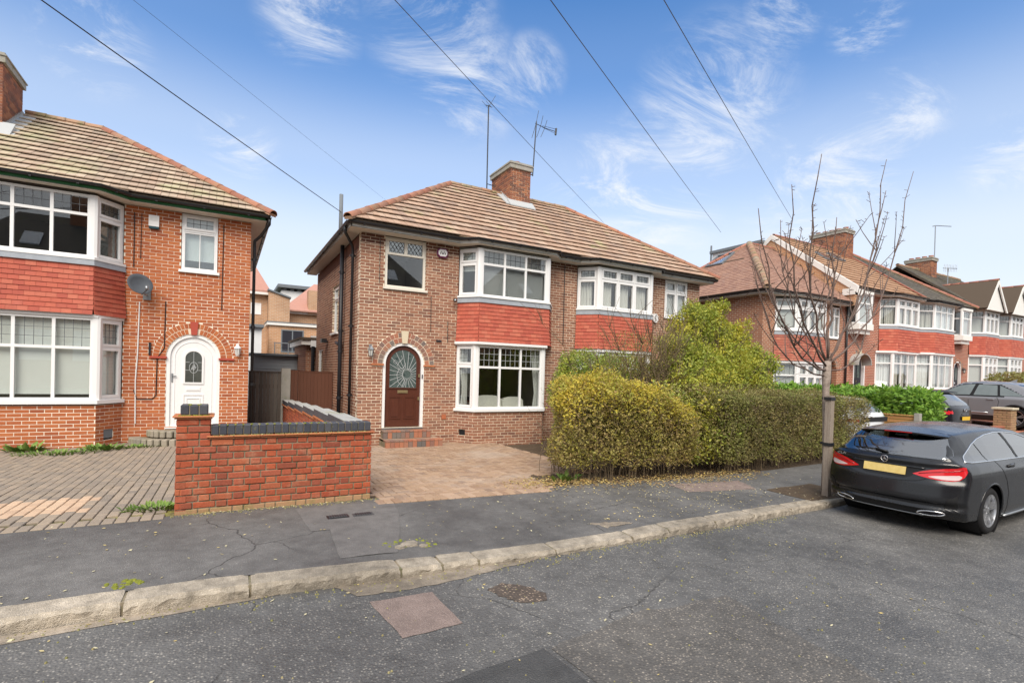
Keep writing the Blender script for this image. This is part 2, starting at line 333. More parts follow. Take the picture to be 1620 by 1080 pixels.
# glass: clear, reflecting as a double pane does
def glassmat(name, f0, tint=(.96,.98,.98), rough=0.0):
    m = bpy.data.materials.new(name); m.use_nodes = True
    t = m.node_tree; N = t.nodes; L = t.links; N.remove(N['Principled BSDF'])
    tr = N.new('ShaderNodeBsdfTransparent'); tr.inputs[0].default_value = (*tint, 1)
    gl = N.new('ShaderNodeBsdfGlossy'); gl.inputs['Roughness'].default_value = rough; gl.inputs[0].default_value = (1, 1, 1, 1)
    lw = N.new('ShaderNodeLayerWeight'); lw.inputs['Blend'].default_value = .5
    pw = N.new('ShaderNodeMath'); pw.operation = 'POWER'; pw.inputs[1].default_value = 4.0; L.new(lw.outputs['Facing'], pw.inputs[0])
    mr = N.new('ShaderNodeMapRange'); mr.inputs['To Min'].default_value = f0; mr.inputs['To Max'].default_value = .95; L.new(pw.outputs[0], mr.inputs['Value'])
    ms = N.new('ShaderNodeMixShader'); L.new(mr.outputs[0], ms.inputs[0]); L.new(tr.outputs[0], ms.inputs[1]); L.new(gl.outputs[0], ms.inputs[2])
    L.new(ms.outputs[0], N['Material Output'].inputs[0]); MATS[name] = m
glassmat('glass', .075)
glassmat('glass_mirror', .25)
glassmat('car_glass', .30, (.40,.45,.45), .015)
M('glass_tint', [(.10,.13,.13),(.16,.19,.19)], .06, nscale=1.5, spec=.9, coat=.8)

# asphalt: aggregate in a dark binder, worn lighter in places, hairline cracks
def asphalt(name, base, stone, crack=0.0, wet=0.0, sc=95, gap=.35, patchy=.25, rough=.8, bumpd=.006, midv=.22):
    m = bpy.data.materials.new(name); m.use_nodes = True
    t = m.node_tree; N = t.nodes; L = t.links; b = N['Principled BSDF']
    geo = N.new('ShaderNodeNewGeometry'); P = geo.outputs['Position']
    vo = N.new('ShaderNodeTexVoronoi'); vo.inputs['Scale'].default_value = sc; L.new(P, vo.inputs['Vector'])
    no = N.new('ShaderNodeTexNoise'); no.inputs['Scale'].default_value = .7; no.inputs['Detail'].default_value = 8; no.inputs['Roughness'].default_value = .65; L.new(P, no.inputs['Vector'])
    fine = N.new('ShaderNodeTexNoise'); fine.inputs['Scale'].default_value = sc*1.5; fine.inputs['Detail'].default_value = 3; L.new(P, fine.inputs['Vector'])
    # stones: a share of the cells is pale
    sepc = N.new('ShaderNodeSeparateColor'); L.new(vo.outputs['Color'], sepc.inputs[0])
    mr = N.new('ShaderNodeMapRange'); mr.inputs['From Min'].default_value = 1-gap; mr.inputs['From Max'].default_value = 1.0; L.new(sepc.outputs[0], mr.inputs['Value'])
    mrd = N.new('ShaderNodeMapRange'); mrd.inputs['From Min'].default_value = .55; mrd.inputs['From Max'].default_value = .25; L.new(vo.outputs['Distance'], mrd.inputs['Value'])
    mu = N.new('ShaderNodeMath'); mu.operation = 'MULTIPLY'; L.new(mr.outputs[0], mu.inputs[0]); L.new(mrd.outputs[0], mu.inputs[1])
    mx = N.new('ShaderNodeMix'); mx.data_type = 'RGBA'; mx.inputs[6].default_value = (*base, 1); mx.inputs[7].default_value = (*stone, 1); L.new(mu.outputs[0], mx.inputs[0])
    mv = N.new('ShaderNodeMapRange'); mv.inputs['From Min'].default_value = .3; mv.inputs['From Max'].default_value = .7; mv.inputs['To Min'].default_value = 1-patchy; mv.inputs['To Max'].default_value = 1+patchy*1.2; L.new(no.outputs['Fac'], mv.inputs['Value'])
    sc1 = N.new('ShaderNodeVectorMath'); sc1.operation = 'SCALE'; L.new(mx.outputs[2], sc1.inputs[0]); L.new(mv.outputs[0], sc1.inputs['Scale'])
    mf = N.new('ShaderNodeMapRange'); mf.inputs['To Min'].default_value = .6; mf.inputs['To Max'].default_value = 1.4; L.new(fine.outputs['Fac'], mf.inputs['Value'])
    sc2 = N.new('ShaderNodeVectorMath'); sc2.operation = 'SCALE'; L.new(sc1.outputs[0], sc2.inputs[0]); L.new(mf.outputs[0], sc2.inputs['Scale'])
    mid = N.new('ShaderNodeTexNoise'); mid.inputs['Scale'].default_value = 7; mid.inputs['Detail'].default_value = 7; mid.inputs['Roughness'].default_value = .7; L.new(P, mid.inputs['Vector'])
    mm_ = N.new('ShaderNodeMapRange'); mm_.inputs['From Min'].default_value = .3; mm_.inputs['From Max'].default_value = .7; mm_.inputs['To Min'].default_value = 1-midv; mm_.inputs['To Max'].default_value = 1+midv; L.new(mid.outputs['Fac'], mm_.inputs['Value'])
    sc3 = N.new('ShaderNodeVectorMath'); sc3.operation = 'SCALE'; L.new(sc2.outputs[0], sc3.inputs[0]); L.new(mm_.outputs[0], sc3.inputs['Scale'])
    col = sc3.outputs[0]
    hm = N.new('ShaderNodeMath'); hm.operation = 'MULTIPLY'; hm.inputs[1].default_value = -1; L.new(vo.outputs['Distance'], hm.inputs[0])
    bp = N.new('ShaderNodeBump'); bp.inputs['Distance'].default_value = bumpd; L.new(hm.outputs[0], bp.inputs['Height'])
    nrm = bp.outputs[0]
    if crack:
        w = N.new('ShaderNodeTexNoise'); w.inputs['Scale'].default_value = 1.6; w.inputs['Detail'].default_value = 6; L.new(P, w.inputs['Vector'])
        wv = N.new('ShaderNodeMix'); wv.data_type = 'VECTOR'; wv.inputs[0].default_value = .35; L.new(P, wv.inputs[4]); L.new(w.outputs['Color'], wv.inputs[5])
        vc = N.new('ShaderNodeTexVoronoi'); vc.feature = 'DISTANCE_TO_EDGE'; vc.inputs['Scale'].default_value = .75; L.new(wv.outputs[1], vc.inputs['Vector'])
        cr = N.new('ShaderNodeMapRange'); cr.inputs['From Min'].default_value = .0012; cr.inputs['From Max'].default_value = .0045; cr.inputs['To Min'].default_value = crack; cr.inputs['To Max'].default_value = 0; L.new(vc.outputs['Distance'], cr.inputs['Value'])
        msk = N.new('ShaderNodeMapRange'); msk.inputs['From Min'].default_value = .45; msk.inputs['From Max'].default_value = .55; L.new(no.outputs['Fac'], msk.inputs['Value'])
        mm = N.new('ShaderNodeMath'); mm.operation = 'MULTIPLY'; L.new(cr.outputs[0], mm.inputs[0]); L.new(msk.outputs[0], mm.inputs[1])
        cx = N.new('ShaderNodeMix'); cx.data_type = 'RGBA'; cx.inputs[7].default_value = (.012, .011, .010, 1); L.new(mm.outputs[0], cx.inputs[0]); L.new(col, cx.inputs[6]); col = cx.outputs[2]
        b2 = N.new('ShaderNodeBump'); b2.inputs['Distance'].default_value = -.01; L.new(mm.outputs[0], b2.inputs['Height']); L.new(nrm, b2.inputs['Normal']); nrm = b2.outputs[0]
    L.new(col, b.inputs['Base Color']); L.new(nrm, b.inputs['Normal'])
    rr = N.new('ShaderNodeMapRange'); rr.inputs['From Min'].default_value = .35; rr.inputs['From Max'].default_value = .65; rr.inputs['To Min'].default_value = rough-wet; rr.inputs['To Max'].default_value = min(.95, rough+.1); L.new(no.outputs['Fac'], rr.inputs['Value']); L.new(rr.outputs[0], b.inputs['Roughness'])
    b.inputs['Specular IOR Level'].default_value = .4
    MATS[name] = m
asphalt('road', (.108,.106,.103), (.33,.31,.275), .45, .25, 62, .34, .30, .68)
asphalt('road_open', (.105,.099,.092), (.34,.30,.25), .0, .15, 60, .42, .2)
asphalt('pavement', (.118,.114,.110), (.27,.26,.24), .55, .25, 130, .18, .34, .78, .003)
asphalt('pavement_new', (.155,.147,.142), (.19,.175,.165), .0, .1, 120, .25, .12)
asphalt('patch_pink', (.23,.175,.155), (.36,.29,.26), .0, .05, 110, .5, .08, .9)
asphalt('patch_black', (.066,.066,.066), (.12,.115,.105), .0, .15, 90, .08, .15)
asphalt('pothole', (.07,.055,.045), (.34,.26,.19), .0, .1, 45, .55, .3)
asphalt('granite', (.31,.27,.215), (.46,.41,.35), .0, .05, 130, .5, .34, .9, .005, .42)
asphalt('gutter_stone', (.24,.20,.155), (.34,.30,.25), .0, .15, 110, .4, .4, .8, .003, .4)
# ---------------------------------------------------------------- object helpers
WORLD = {}
def link(o, parent=None, mat=None):
    COL.objects.link(o)
    mat = mat or Matrix.Identity(4)
    if parent is not None:
        o.parent = parent
        o.matrix_parent_inverse = WORLD[parent.name].inverted()
    o.matrix_basis = mat
    WORLD[o.name] = mat
    return o
def tag(o, label=None, cat=None, group=None, kind=None):
    if label: o['label'] = label
    if cat: o['category'] = cat
    if group: o['group'] = group
    if kind: o['kind'] = kind
    return o
def thing(name, label, cat, loc=(0, 0, 0), group=None):
    o = bpy.data.objects.new(name, None); o.empty_display_size = .2
    link(o, None, Matrix.Translation(loc))
    return tag(o, label, cat, group)
class MB:
    """Collects shapes, then links them as one mesh object."""
    def __init__(s): s.v = []; s.f = []
    def poly(s, pts):
        i = len(s.v); s.v += [tuple(p) for p in pts]; s.f.append(tuple(range(i, i+len(pts)))); return s
    def box(s, x0, x1, y0, y1, z0, z1):
        return s.hexa([(x0,y0,z0),(x1,y0,z0),(x1,y1,z0),(x0,y1,z0)], [(x0,y0,z1),(x1,y0,z1),(x1,y1,z1),(x0,y1,z1)])
    def hexa(s, lo, hi):
        i = len(s.v); n = len(lo); s.v += [tuple(p) for p in lo]+[tuple(p) for p in hi]
        s.f.append(tuple(reversed(range(i, i+n)))); s.f.append(tuple(range(i+n, i+2*n)))
        for k in range(n):
            q = (k+1) % n; s.f.append((i+k, i+q, i+n+q, i+n+k))
        return s
    def obox(s, O, u, n, w0, w1, d0, d1, z0, z1):
        """box in a wall frame: u along the wall, n outward, z up"""
        def p(a, b, c): return (O[0]+u[0]*a+n[0]*b, O[1]+u[1]*a+n[1]*b, O[2]+c)
        return s.hexa([p(w0,d0,z0),p(w1,d0,z0),p(w1,d1,z0),p(w0,d1,z0)], [p(w0,d0,z1),p(w1,d0,z1),p(w1,d1,z1),p(w0,d1,z1)])
    def prism(s, outline, h0, h1, f):
        """outline (a,b) extruded from h0 to h1; f maps (a,b,h) to space"""
        return s.hexa([f(a, b, h0) for a, b in outline], [f(a, b, h1) for a, b in outline])
    def tube(s, path, r, n=6, r2=None, cap=True):
        path = [Vector(p) for p in path]; m = len(path); base = len(s.v)
        prev = None
        for k, p in enumerate(path):
            d = (path[min(k+1, m-1)]-path[max(k-1, 0)])
            d = d.normalized() if d.length > 1e-9 else Vector((0, 0, 1))
            if prev is None:
                a = Vector((0, 0, 1)) if abs(d.z) < .9 else Vector((1, 0, 0))
                a = d.cross(a).normalized()
            else:
                a = prev - d*prev.dot(d); a = a.normalized() if a.length > 1e-6 else d.orthogonal().normalized()
            prev = a; b = d.cross(a)
            rr = r if r2 is None else r+(r2-r)*k/max(1, m-1)
            if isinstance(r, (list, tuple)): rr = r[k]
            for j in range(n):
                t = 2*pi*j/n; q = p+(a*cos(t)+b*sin(t))*rr; s.v.append((q.x, q.y, q.z))
        for k in range(m-1):
            for j in range(n):
                s.f.append((base+k*n+j, base+k*n+(j+1) % n, base+(k+1)*n+(j+1) % n, base+(k+1)*n+j))
        if cap:
            s.f.append(tuple(reversed(range(base, base+n)))); s.f.append(tuple(range(base+(m-1)*n, base+m*n)))
        return s
    def lathe(s, prof, f, n=24, closed=False):
        """prof (r,h) turned; f maps (x,y,h) to space"""
        base = len(s.v); m = len(prof)
        for r, h in prof:
            for j in range(n):
                t = 2*pi*j/n; s.v.append(tuple(f(r*cos(t), r*sin(t), h)))
        for k in range(m if closed else m-1):
            k2 = (k+1) % m
            for j in range(n):
                s.f.append((base+k*n+j, base+k*n+(j+1) % n, base+k2*n+(j+1) % n, base+k2*n+j))
        return s
    def mesh(s, name, mat=None, smooth=False):
        me = bpy.data.meshes.new(name); me.from_pydata(s.v, [], s.f)
        if mat: me.materials.append(MATS[mat])
        if smooth:
            me.polygons.foreach_set('use_smooth', [True]*len(me.polygons))
        me.update(); return me
    def obj(s, name, mat, parent=None, smooth=False, kind=None, label=None, fix=False):
        me = s.mesh(name, mat, smooth)
        if fix:
            bm = bmesh.new(); bm.from_mesh(me); bmesh.ops.recalc_face_normals(bm, faces=bm.faces); bm.to_mesh(me); bm.free()
        o = bpy.data.objects.new(name, me); link(o, parent)
        if kind: o['kind'] = kind
        if label: o['label'] = label
        return o
def smooth_by_angle(o, ang=35):
    me = o.data; bm = bmesh.new(); bm.from_mesh(me)
    for f in bm.faces: f.smooth = True
    for e in bm.edges: e.smooth = len(e.link_faces) == 2 and e.calc_face_angle(0) < rad(ang)
    bm.to_mesh(me); bm.free(); return o
def np_mesh(name, V, F, mat, parent=None, kind=None, smooth=False, label=None):
    """V (n,3), F (m,k) arrays -> object"""
    me = bpy.data.meshes.new(name); k = F.shape[1]
    me.vertices.add(len(V)); me.vertices.foreach_set('co', np.ascontiguousarray(V, dtype=np.float32).ravel())
    me.loops.add(F.size); me.loops.foreach_set('vertex_index', np.ascontiguousarray(F, dtype=np.int32).ravel())
    me.polygons.add(len(F)); me.polygons.foreach_set('loop_start', np.arange(0, F.size, k, dtype=np.int32))
    me.polygons.foreach_set('loop_total', np.full(len(F), k, dtype=np.int32))
    me.polygons.foreach_set('use_smooth', np.full(len(F), bool(smooth)))
    me.materials.append(MATS[mat]); me.update(calc_edges=True); me.validate()
    o = bpy.data.objects.new(name, me); link(o, parent)
    if kind: o['kind'] = kind
    if label: o['label'] = label
    return o
def unit_block(name, w, d, h, bev, mat):
    bm = bmesh.new(); bmesh.ops.create_cube(bm, size=1.0)
    for v in bm.verts: v.co.x *= w; v.co.y *= d; v.co.z *= h
    if bev: bmesh.ops.bevel(bm, geom=bm.edges[:], offset=bev, segments=1, profile=.5, affect='EDGES')
    me = bpy.data.meshes.new(name); bm.to_mesh(me); bm.free(); me.materials.append(MATS[mat]); return me
def text_mesh(name, body, size, mat, parent, M4, depth=.002):
    c = bpy.data.curves.new(name, 'FONT'); c.body = body; c.size = size; c.extrude = depth; c.align_x = 'CENTER'; c.align_y = 'CENTER'
    t = bpy.data.objects.new(name+'_curve', c); COL.objects.link(t)
    dg = bpy.context.evaluated_depsgraph_get(); me = bpy.data.meshes.new_from_object(t.evaluated_get(dg))
    COL.objects.unlink(t); bpy.data.objects.remove(t)
    me.materials.clear(); me.materials.append(MATS[mat])
    me.transform(M4)
    o = bpy.data.objects.new(name, me); return link(o, parent)
def frame4(O, u, n, z=Vector((0, 0, 1))):
    u = Vector(u); n = Vector(n); z = n.cross(u) if False else Vector(z)
    return Matrix(((u.x, z.x, n.x, O[0]), (u.y, z.y, n.y, O[1]), (u.z, z.z, n.z, O[2]), (0, 0, 0, 1)))
def interp(x, xs, ys): return float(np.interp(x, xs, ys))
def place(meshdata, name, parent, M4, kind=None):
    o = bpy.data.objects.new(name, meshdata); link(o, parent, M4)
    return o
def stuff_join(blocks, name, mat, parent):
    """blocks: list of (w,d,h, Matrix) joined in one mesh"""
    if not blocks: return None
    c = np.array([(-.5,-.5,-.5),(.5,-.5,-.5),(.5,.5,-.5),(-.5,.5,-.5),(-.5,-.5,.5),(.5,-.5,.5),(.5,.5,.5),(-.5,.5,.5)])
    fc = np.array([(0,3,2,1),(4,5,6,7),(0,1,5,4),(1,2,6,5),(2,3,7,6),(3,0,4,7)])
    V = np.zeros((len(blocks)*8, 3)); F = np.zeros((len(blocks)*6, 4), int)
    for i, (w, d, h, m) in enumerate(blocks):
        A = np.array(m)[:3, :]; V[i*8:i*8+8] = (c*(w, d, h)) @ A[:, :3].T + A[:, 3]; F[i*6:i*6+6] = fc+i*8
    return np_mesh(name, V, F, mat, parent, 'stuff')
BLOCKMESH = {}
def lay_blocks(blocks, name, mat, parent, limit=300, bev=.003, joined=None, vis=None):
    """The blocks that show largest become objects of their own, the rest one mesh."""
    def key(b):
        p = b[3].translation
        ok = in_view(p) and (vis is None or vis(p))
        return (0 if ok else 1, p.length)
    blocks = sorted(blocks, key=key)
    n = 0
    for b in blocks[:limit]:
        p = b[3].translation
        if not in_view(p, .15): break
        k = (round(b[0], 2), round(b[1], 2), round(b[2], 3), mat)
        if k not in BLOCKMESH: BLOCKMESH[k] = unit_block(name, k[0], k[1], k[2], bev, mat)
        sx = b[0]/k[0]; m = b[3] @ Matrix.Diagonal((sx, 1, 1, 1))
        place(BLOCKMESH[k], name, parent, m); n += 1
    stuff_join(blocks[n:], joined or 'further_'+name+'s', mat, parent)

# ---------------------------------------------------------------- lie of the land
def bx(x): return interp(x, (-30, 0, 2, 4, 8, 10, 12, 15, 20, 24, 30, 40, 80, 200), (.15, 0, -.02, -.07, -.20, -.20, -.17, -.08, .05, .20, .45, .8, 1.8, 2.5))
def hl(x): return interp(x, (-30, 1.4, 2.6, 22, 25, 35, 60, 200), (-1.74, -1.78, -1.85, -1.85, -1.15, -1.0, -.8, 0))
PV = 6.62                                # back of the pavement
def KFx(x): return interp(x, (-6, -.2, 1.4, 3.0, 4.6, 6.2, 8, 14, 30), (4.42, 4.42, 4.28, 4.26, 4.33, 4.44, 4.57, 4.70, 4.8))   # kerb face
def KBx(x): return KFx(x)+.24
KF, KB = 4.42, 4.66
def z_road(x, y): return -1.78+bx(x)-.0*y
def kerb_up(x): return interp(x, (-4, 0, 1.2, 1.9, 3.9, 4.6, 9, 30), (.10, .105, .10, .065, .065, .095, .10, .10))
def z_pave(x, y):
    t = (y-KB)/(PV-KB); return z_road(x, 0)+kerb_up(x)*(1-t)+.125*t
def z_yard(x, y):
    t = min(1, max(0, (y-PV)/(12.2-PV))); t = t*t*(3-2*t) if False else t
    return z_pave(x, PV)*(1-t)+hl(x)*t
def gz(x, y):
    return z_road(x, y) if y < KFx(x) else z_pave(x, y) if y < PV else z_yard(x, y)
def sheet(name, mat, xs, ys, zf, parent=None, kind='structure', dz=0.0):
    nx, ny = len(xs), len(ys)
    V = np.array([(x, y, zf(x, y)+dz) for y in ys for x in xs])
    F = np.array([(j*nx+i, j*nx+i+1, (j+1)*nx+i+1, (j+1)*nx+i) for j in range(ny-1) for i in range(nx-1)])
    return np_mesh(name, V, F, mat, parent, kind, True)
def lin(a, b, n): return [a+(b-a)*i/(n-1) for i in range(n)]
XS = lin(-30, -6, 7)[:-1]+lin(-6, 16, 45)[:-1]+lin(16, 60, 45)[:-1]+lin(60, 200, 8)
big = MB(); big.box(-900, 900, -900, 1500, -3.4, -2.6)
tag(big.obj('ground', 'ground', None), kind='structure')
def warp(name, mat, xs, f0, f1, n, zf):
    ys = lin(0, 1, n); V = np.array([(x, f0(x)+(f1(x)-f0(x))*t, 0) for t in ys for x in xs]); V[:, 2] = [zf(a, b) for a, b, _ in V]; nx = len(xs)
    F = np.array([(j*nx+i, j*nx+i+1, (j+1)*nx+i+1, (j+1)*nx+i) for j in range(n-1) for i in range(nx-1)])
    return np_mesh(name, V, F, mat, None, 'structure', True)
warp('road', 'road', XS, lambda x: -5.2, lambda x: KFx(x)+.03, 6, z_road)
warp('pavement', 'pavement', XS, lambda x: KBx(x)-.03, lambda x: PV+.02, 5, z_pave)
sheet('far_pavement', 'pavement', XS, [-7.5, -5.2], lambda x, y: z_road(x, y)+.1)
# soil and yards behind the pavement
sheet('garden_soil', 'soil', XS, [PV+.02, 8, 10, 12.2, 13.5, 16, 20, 28], lambda x, y: z_yard(x, y)-.07)

# kerb stones: long granite blocks, worn and not quite in line
kerb = thing('kerb', None, None, (2, 4.5, -1.7)); kerb['kind'] = 'structure'
cuts = [-6.2, -5.1, -4.0, -2.9, -1.62, -.60, .20, 1.36, 1.74, 2.10, 2.95, 4.02, 4.60, 5.5, 6.35, 7.3, 8.3, 9.3, 10.3, 11.3, 12.3, 13.3, 14.5]
def kerb_stone(x0, x1, wob):
    bm = bmesh.new()
    n = max(2, int((x1-x0)/.045)); prof = []
    vs_ = []
    for i in range(n+1):
        x = x0+(x1-x0)*i/n; zr = z_road(x, 0); h = kerb_up(x)
        e = .010 if 0 < i < n else .0
        f = KFx(x)+wob+random.uniform(-1, 1)*e*.6; b = KBx(x)+wob*.5+random.uniform(-1, 1)*e*.4
        top = zr+h+wob*.3
        ch = .022+random.uniform(0, .018)
        if i in (0, n): ch += .008; top -= .006
        row = [(x, f+.012, zr-.12), (x, f+.004+random.uniform(-1, 1)*.009, zr+h*.35), (x, f+.006+random.uniform(-1, 1)*.005, top-ch), (x, f+ch, top-random.uniform(0, .004)),
               (x, (f+b)/2, top+random.uniform(-1, 1)*.003), (x, b-.01, top+.004), (x, b, zr-.05)]
        vs_.append([bm.verts.new(p) for p in row])
    for i in range(n):
        for j in range(6): bm.faces.new((vs_[i][j], vs_[i+1][j], vs_[i+1][j+1], vs_[i][j+1]))
    for r in (vs_[0], vs_[-1]): bm.faces.new(r)
    bmesh.ops.recalc_face_normals(bm, faces=bm.faces)
    me = bpy.data.meshes.new('kerb_stone'); bm.to_mesh(me); bm.free(); me.materials.append(MATS['granite'])
    place(me, 'kerb_stone', kerb, Matrix.Identity(4))
for a, b in zip(cuts, cuts[1:]):
    kerb_stone(a+.009, b-.009, random.uniform(-.012, .012))
for a in range(15, 90, 3): kerb_stone(a-.5+.01, a+2.5-.01, 0)
# mortar in the joints
jm = MB()
for a in cuts[1:-1]:
    z = z_road(a, 0); jm.box(a-.012, a+.012, KFx(a)+.02, KBx(a)-.015, z-.1, z+kerb_up(a)-.012)
jm.obj('kerb_mortar', 'mortar_grey', kerb)

# flat repairs lying on road and pavement, 4 mm up
def patch(name, mat, pts, zf, dz=.004, kind='structure', wob=.0, sub=6):
    out = []
    for (x0, y0), (x1, y1) in zip(pts, pts[1:]+pts[:1]):
        for k in range(sub):
            t = k/sub; out.append((x0+(x1-x0)*t+random.uniform(-wob, wob), y0+(y1-y0)*t+random.uniform(-wob, wob)))
    cx = sum(p[0] for p in out)/len(out); cy = sum(p[1] for p in out)/len(out)
    m = MB(); m.v = [(cx, cy, zf(cx, cy)+dz)]+[(x, y, zf(x, y)+dz) for x, y in out]; n = len(out)
    m.f = [(0, i+1, (i+1) % n+1) for i in range(n)]
    return tag(m.obj(name, mat, None), kind=kind)
patch('road_patch', 'patch_pink', [(1.0, 3.94), (1.50, 3.92), (1.52, 3.33), (1.07, 3.31)], z_road, wob=.006)
patch('road_patch', 'patch_black', [(1.08, 2.72), (1.86, 2.80), (1.96, 1.4), (.2, 1.2)], z_road, wob=.005)
patch('road_patch', 'road_open', [(1.90, 2.80), (2.75, 2.95), (3.75, 2.88), (3.62, 1.9), (3.4, .6), (1.96, .6)], z_road, wob=.03)
patch('gutter_stones', 'gutter_stone', [(.75, 4.41), (2.75, 4.41), (2.75, 4.24), (2.1, 4.10), (1.35, 4.02), (.95, 4.10)], z_road, wob=.02)
patch('gutter_stones', 'gutter_stone', [(-2.6, 4.42), (.45, 4.42), (.40, 4.35), (-.9, 4.30), (-2.6, 4.24)], z_road, wob=.012)
patch('pothole', 'pothole', [(1.93, 3.78), (2.10, 3.86), (2.27, 3.72), (2.36, 3.52), (2.25, 3.40), (2.08, 3.44), (1.97, 3.60)], z_road, wob=.02)
patch('pavement_patch', 'pavement_new', [(.74, 6.46), (1.90, 6.46), (1.84, 6.0), (1.62, 5.2), (1.44, 4.68), (.92, 4.68), (.98, 5.55), (.80, 5.55)], z_pave, wob=.008)
patch('pavement_patch', 'patch_pink', [(6.6, 6.3), (8.3, 6.2), (8.0, 5.6), (6.5, 5.75)], z_pave, wob=.02)
patch('pavement_patch', 'gutter_stone', [(3.85, 4.90), (4.25, 4.80), (4.35, 4.68), (3.95, 4.68)], z_pave, wob=.03)
patch('tree_pit', 'soil', [(8.1, 5.5), (9.4, 5.5), (9.4, 4.7), (8.1, 4.7)], z_pave, dz=.006, wob=.03)
# stones lying in the broken pavement by the dropped kerb
rs = MB()
for cx, cy, r in ((1.62, 4.86, .11), (1.50, 4.80, .06), (1.73, 4.78, .05)):
    k = 7; z = z_pave(cx, cy)
    ring = [(cx+r*cos(2*pi*i/k)*random.uniform(.8, 1.15), cy+r*.8*sin(2*pi*i/k)*random.uniform(.8, 1.15)) for i in range(k)]
    rs = MB().hexa([(x, y, z-.02) for x, y in ring], [(cx+(x-cx)*.85, cy+(y-cy)*.85, z+.018) for x, y in ring])
    rs.obj('paving_stone', 'granite', kerb)
def moss(pts, r):
    m = MB()
    for cx, cy in pts:
        for q in range(9):
            x, y = cx+random.gauss(0, r), cy+random.gauss(0, r*.7); z = gz(x, y); s = random.uniform(.012, .035); k = 6
            m.hexa([(x+s*cos(2*pi*i/k), y+s*sin(2*pi*i/k), z-.01) for i in range(k)], [(x+s*.5*cos(2*pi*i/k), y+s*.5*sin(2*pi*i/k), z+s*.35) for i in range(k)])
    return m
tag(moss([(1.45, 4.88), (1.55, 4.96), (1.70, 4.94), (1.78, 4.80), (-.62, 4.74), (-.66, 4.80), (-.6, 4.78)], .05).obj('moss', 'moss', None), kind='stuff')
# two iron covers in the pavement
for i, (x, y, mt, lab) in enumerate(((1.14, 5.98, 'metal_cover', 'plain dark iron stopcock cover set in the pavement before the brick wall'), (1.42, 5.98, 'metal_cover', 'framed iron meter cover in the pavement, the one nearer the brown paved drive'))):
    t = thing('access_cover', lab, 'manhole cover', (x, y, z_pave(x, y)))
    z = z_pave(x, y)+.006
    MB().box(x-.115, x+.115, y-.06, y+.06, z-.02, z+.004).obj('frame', 'metal_cover' if i else 'black_iron', t)
    lid = MB().box(x-.095, x+.095, y-.045, y+.045, z-.01, z+.009).obj('lid', 'metal_cover', t)
    bars = MB()
    for k in range(7): bars.box(x-.085+k*.026, x-.073+k*.026, y-.04, y+.04, z+.009, z+.013)
    bars.obj('tread', 'black_iron', lid)
# ---------------------------------------------------------------- building kit
def Mx(O, u, n, w, d, z, tilt=0.0, spin=0.0):
    """matrix of a block in a wall frame, centred at (w,d,z)"""
    m = Matrix(((u[0], n[0], 0, O[0]+u[0]*w+n[0]*d), (u[1], n[1], 0, O[1]+u[1]*w+n[1]*d), (0, 0, 1, O[2]+z), (0, 0, 0, 1)))
    if tilt: m = m @ Matrix.Rotation(tilt, 4, 'X')
    if spin: m = m @ Matrix.Rotation(spin, 4, 'Y')
    return m
def cut(iv, ops, z):
    for op in ops:
        r = op(z)
        if not r: continue
        a, b = r; nv = []
        for p, q in iv:
            if b <= p or a >= q: nv.append((p, q)); continue
            if a > p: nv.append((p, a))
            if b < q: nv.append((b, q))
        iv = nv
    return [(p, q) for p, q in iv if q-p > .012]
def rect_op(w0, w1, z0, z1): return lambda z: (w0, w1) if z0 < z < z1 else None
def arch_op(c, r, z0, zs):
    def f(z):
        if z < z0 or z > zs+r: return None
        if z <= zs: return (c-r, c+r)
        k = sqrt(max(0, r*r-(z-zs)**2)); return (c-k, c+k)
    return f
def ring_op(c, r, zs):
    def f(z):
        if z < zs-.04 or z > zs+r: return None
        k = sqrt(max(0, r*r-max(0, z-zs)**2)); return (c-k, c+k)
    return f
def wall_blocks(O, u, n, L, z0, z1, ops, course=.075, bl=.213, j=.012, start=0.0, flip=0, flemish=False, depth=.10, jit=.0015):
    blocks, back = [], []
    k = 0; z = z0
    while z < z1-.02:
        h = min(course, z1-z); zm = z+h/2
        ivs = cut([(start, L)], ops, zm)
        for a, b in ivs: back.append((a, b, z, z+h))
        # brick edges along the course
        w = start; edges = []
        if flemish:
            s = (k+flip) % 2
            if s: w -= .2805
            while w < L:
                ln = bl if s == 0 else bl*.475
                edges.append((w, w+ln)); w += ln+j; s = 1-s
        else:
            w -= (bl+j)/2 if (k+flip) % 2 else 0
            while w < L: edges.append((w, w+bl)); w += bl+j
        for a, b in edges:
            for p, q in ivs:
                lo, hi = max(a, p), min(b, q)
                if hi-lo > .02:
                    blocks.append((hi-lo, depth, h-j, Mx(O, u, n, (lo+hi)/2, -depth/2+random.uniform(-jit, jit)*1.5, zm, random.uniform(-jit, jit)*3, random.uniform(-jit, jit)*2)))
        z += course; k += 1
    return blocks, back
def mortar_mesh(O, u, n, back, d0=-.21, d1=-.004):
    m = MB()
    for a, b, z0, z1 in back: m.obox(O, u, n, a, b, d0, d1, z0, z1)
    return m
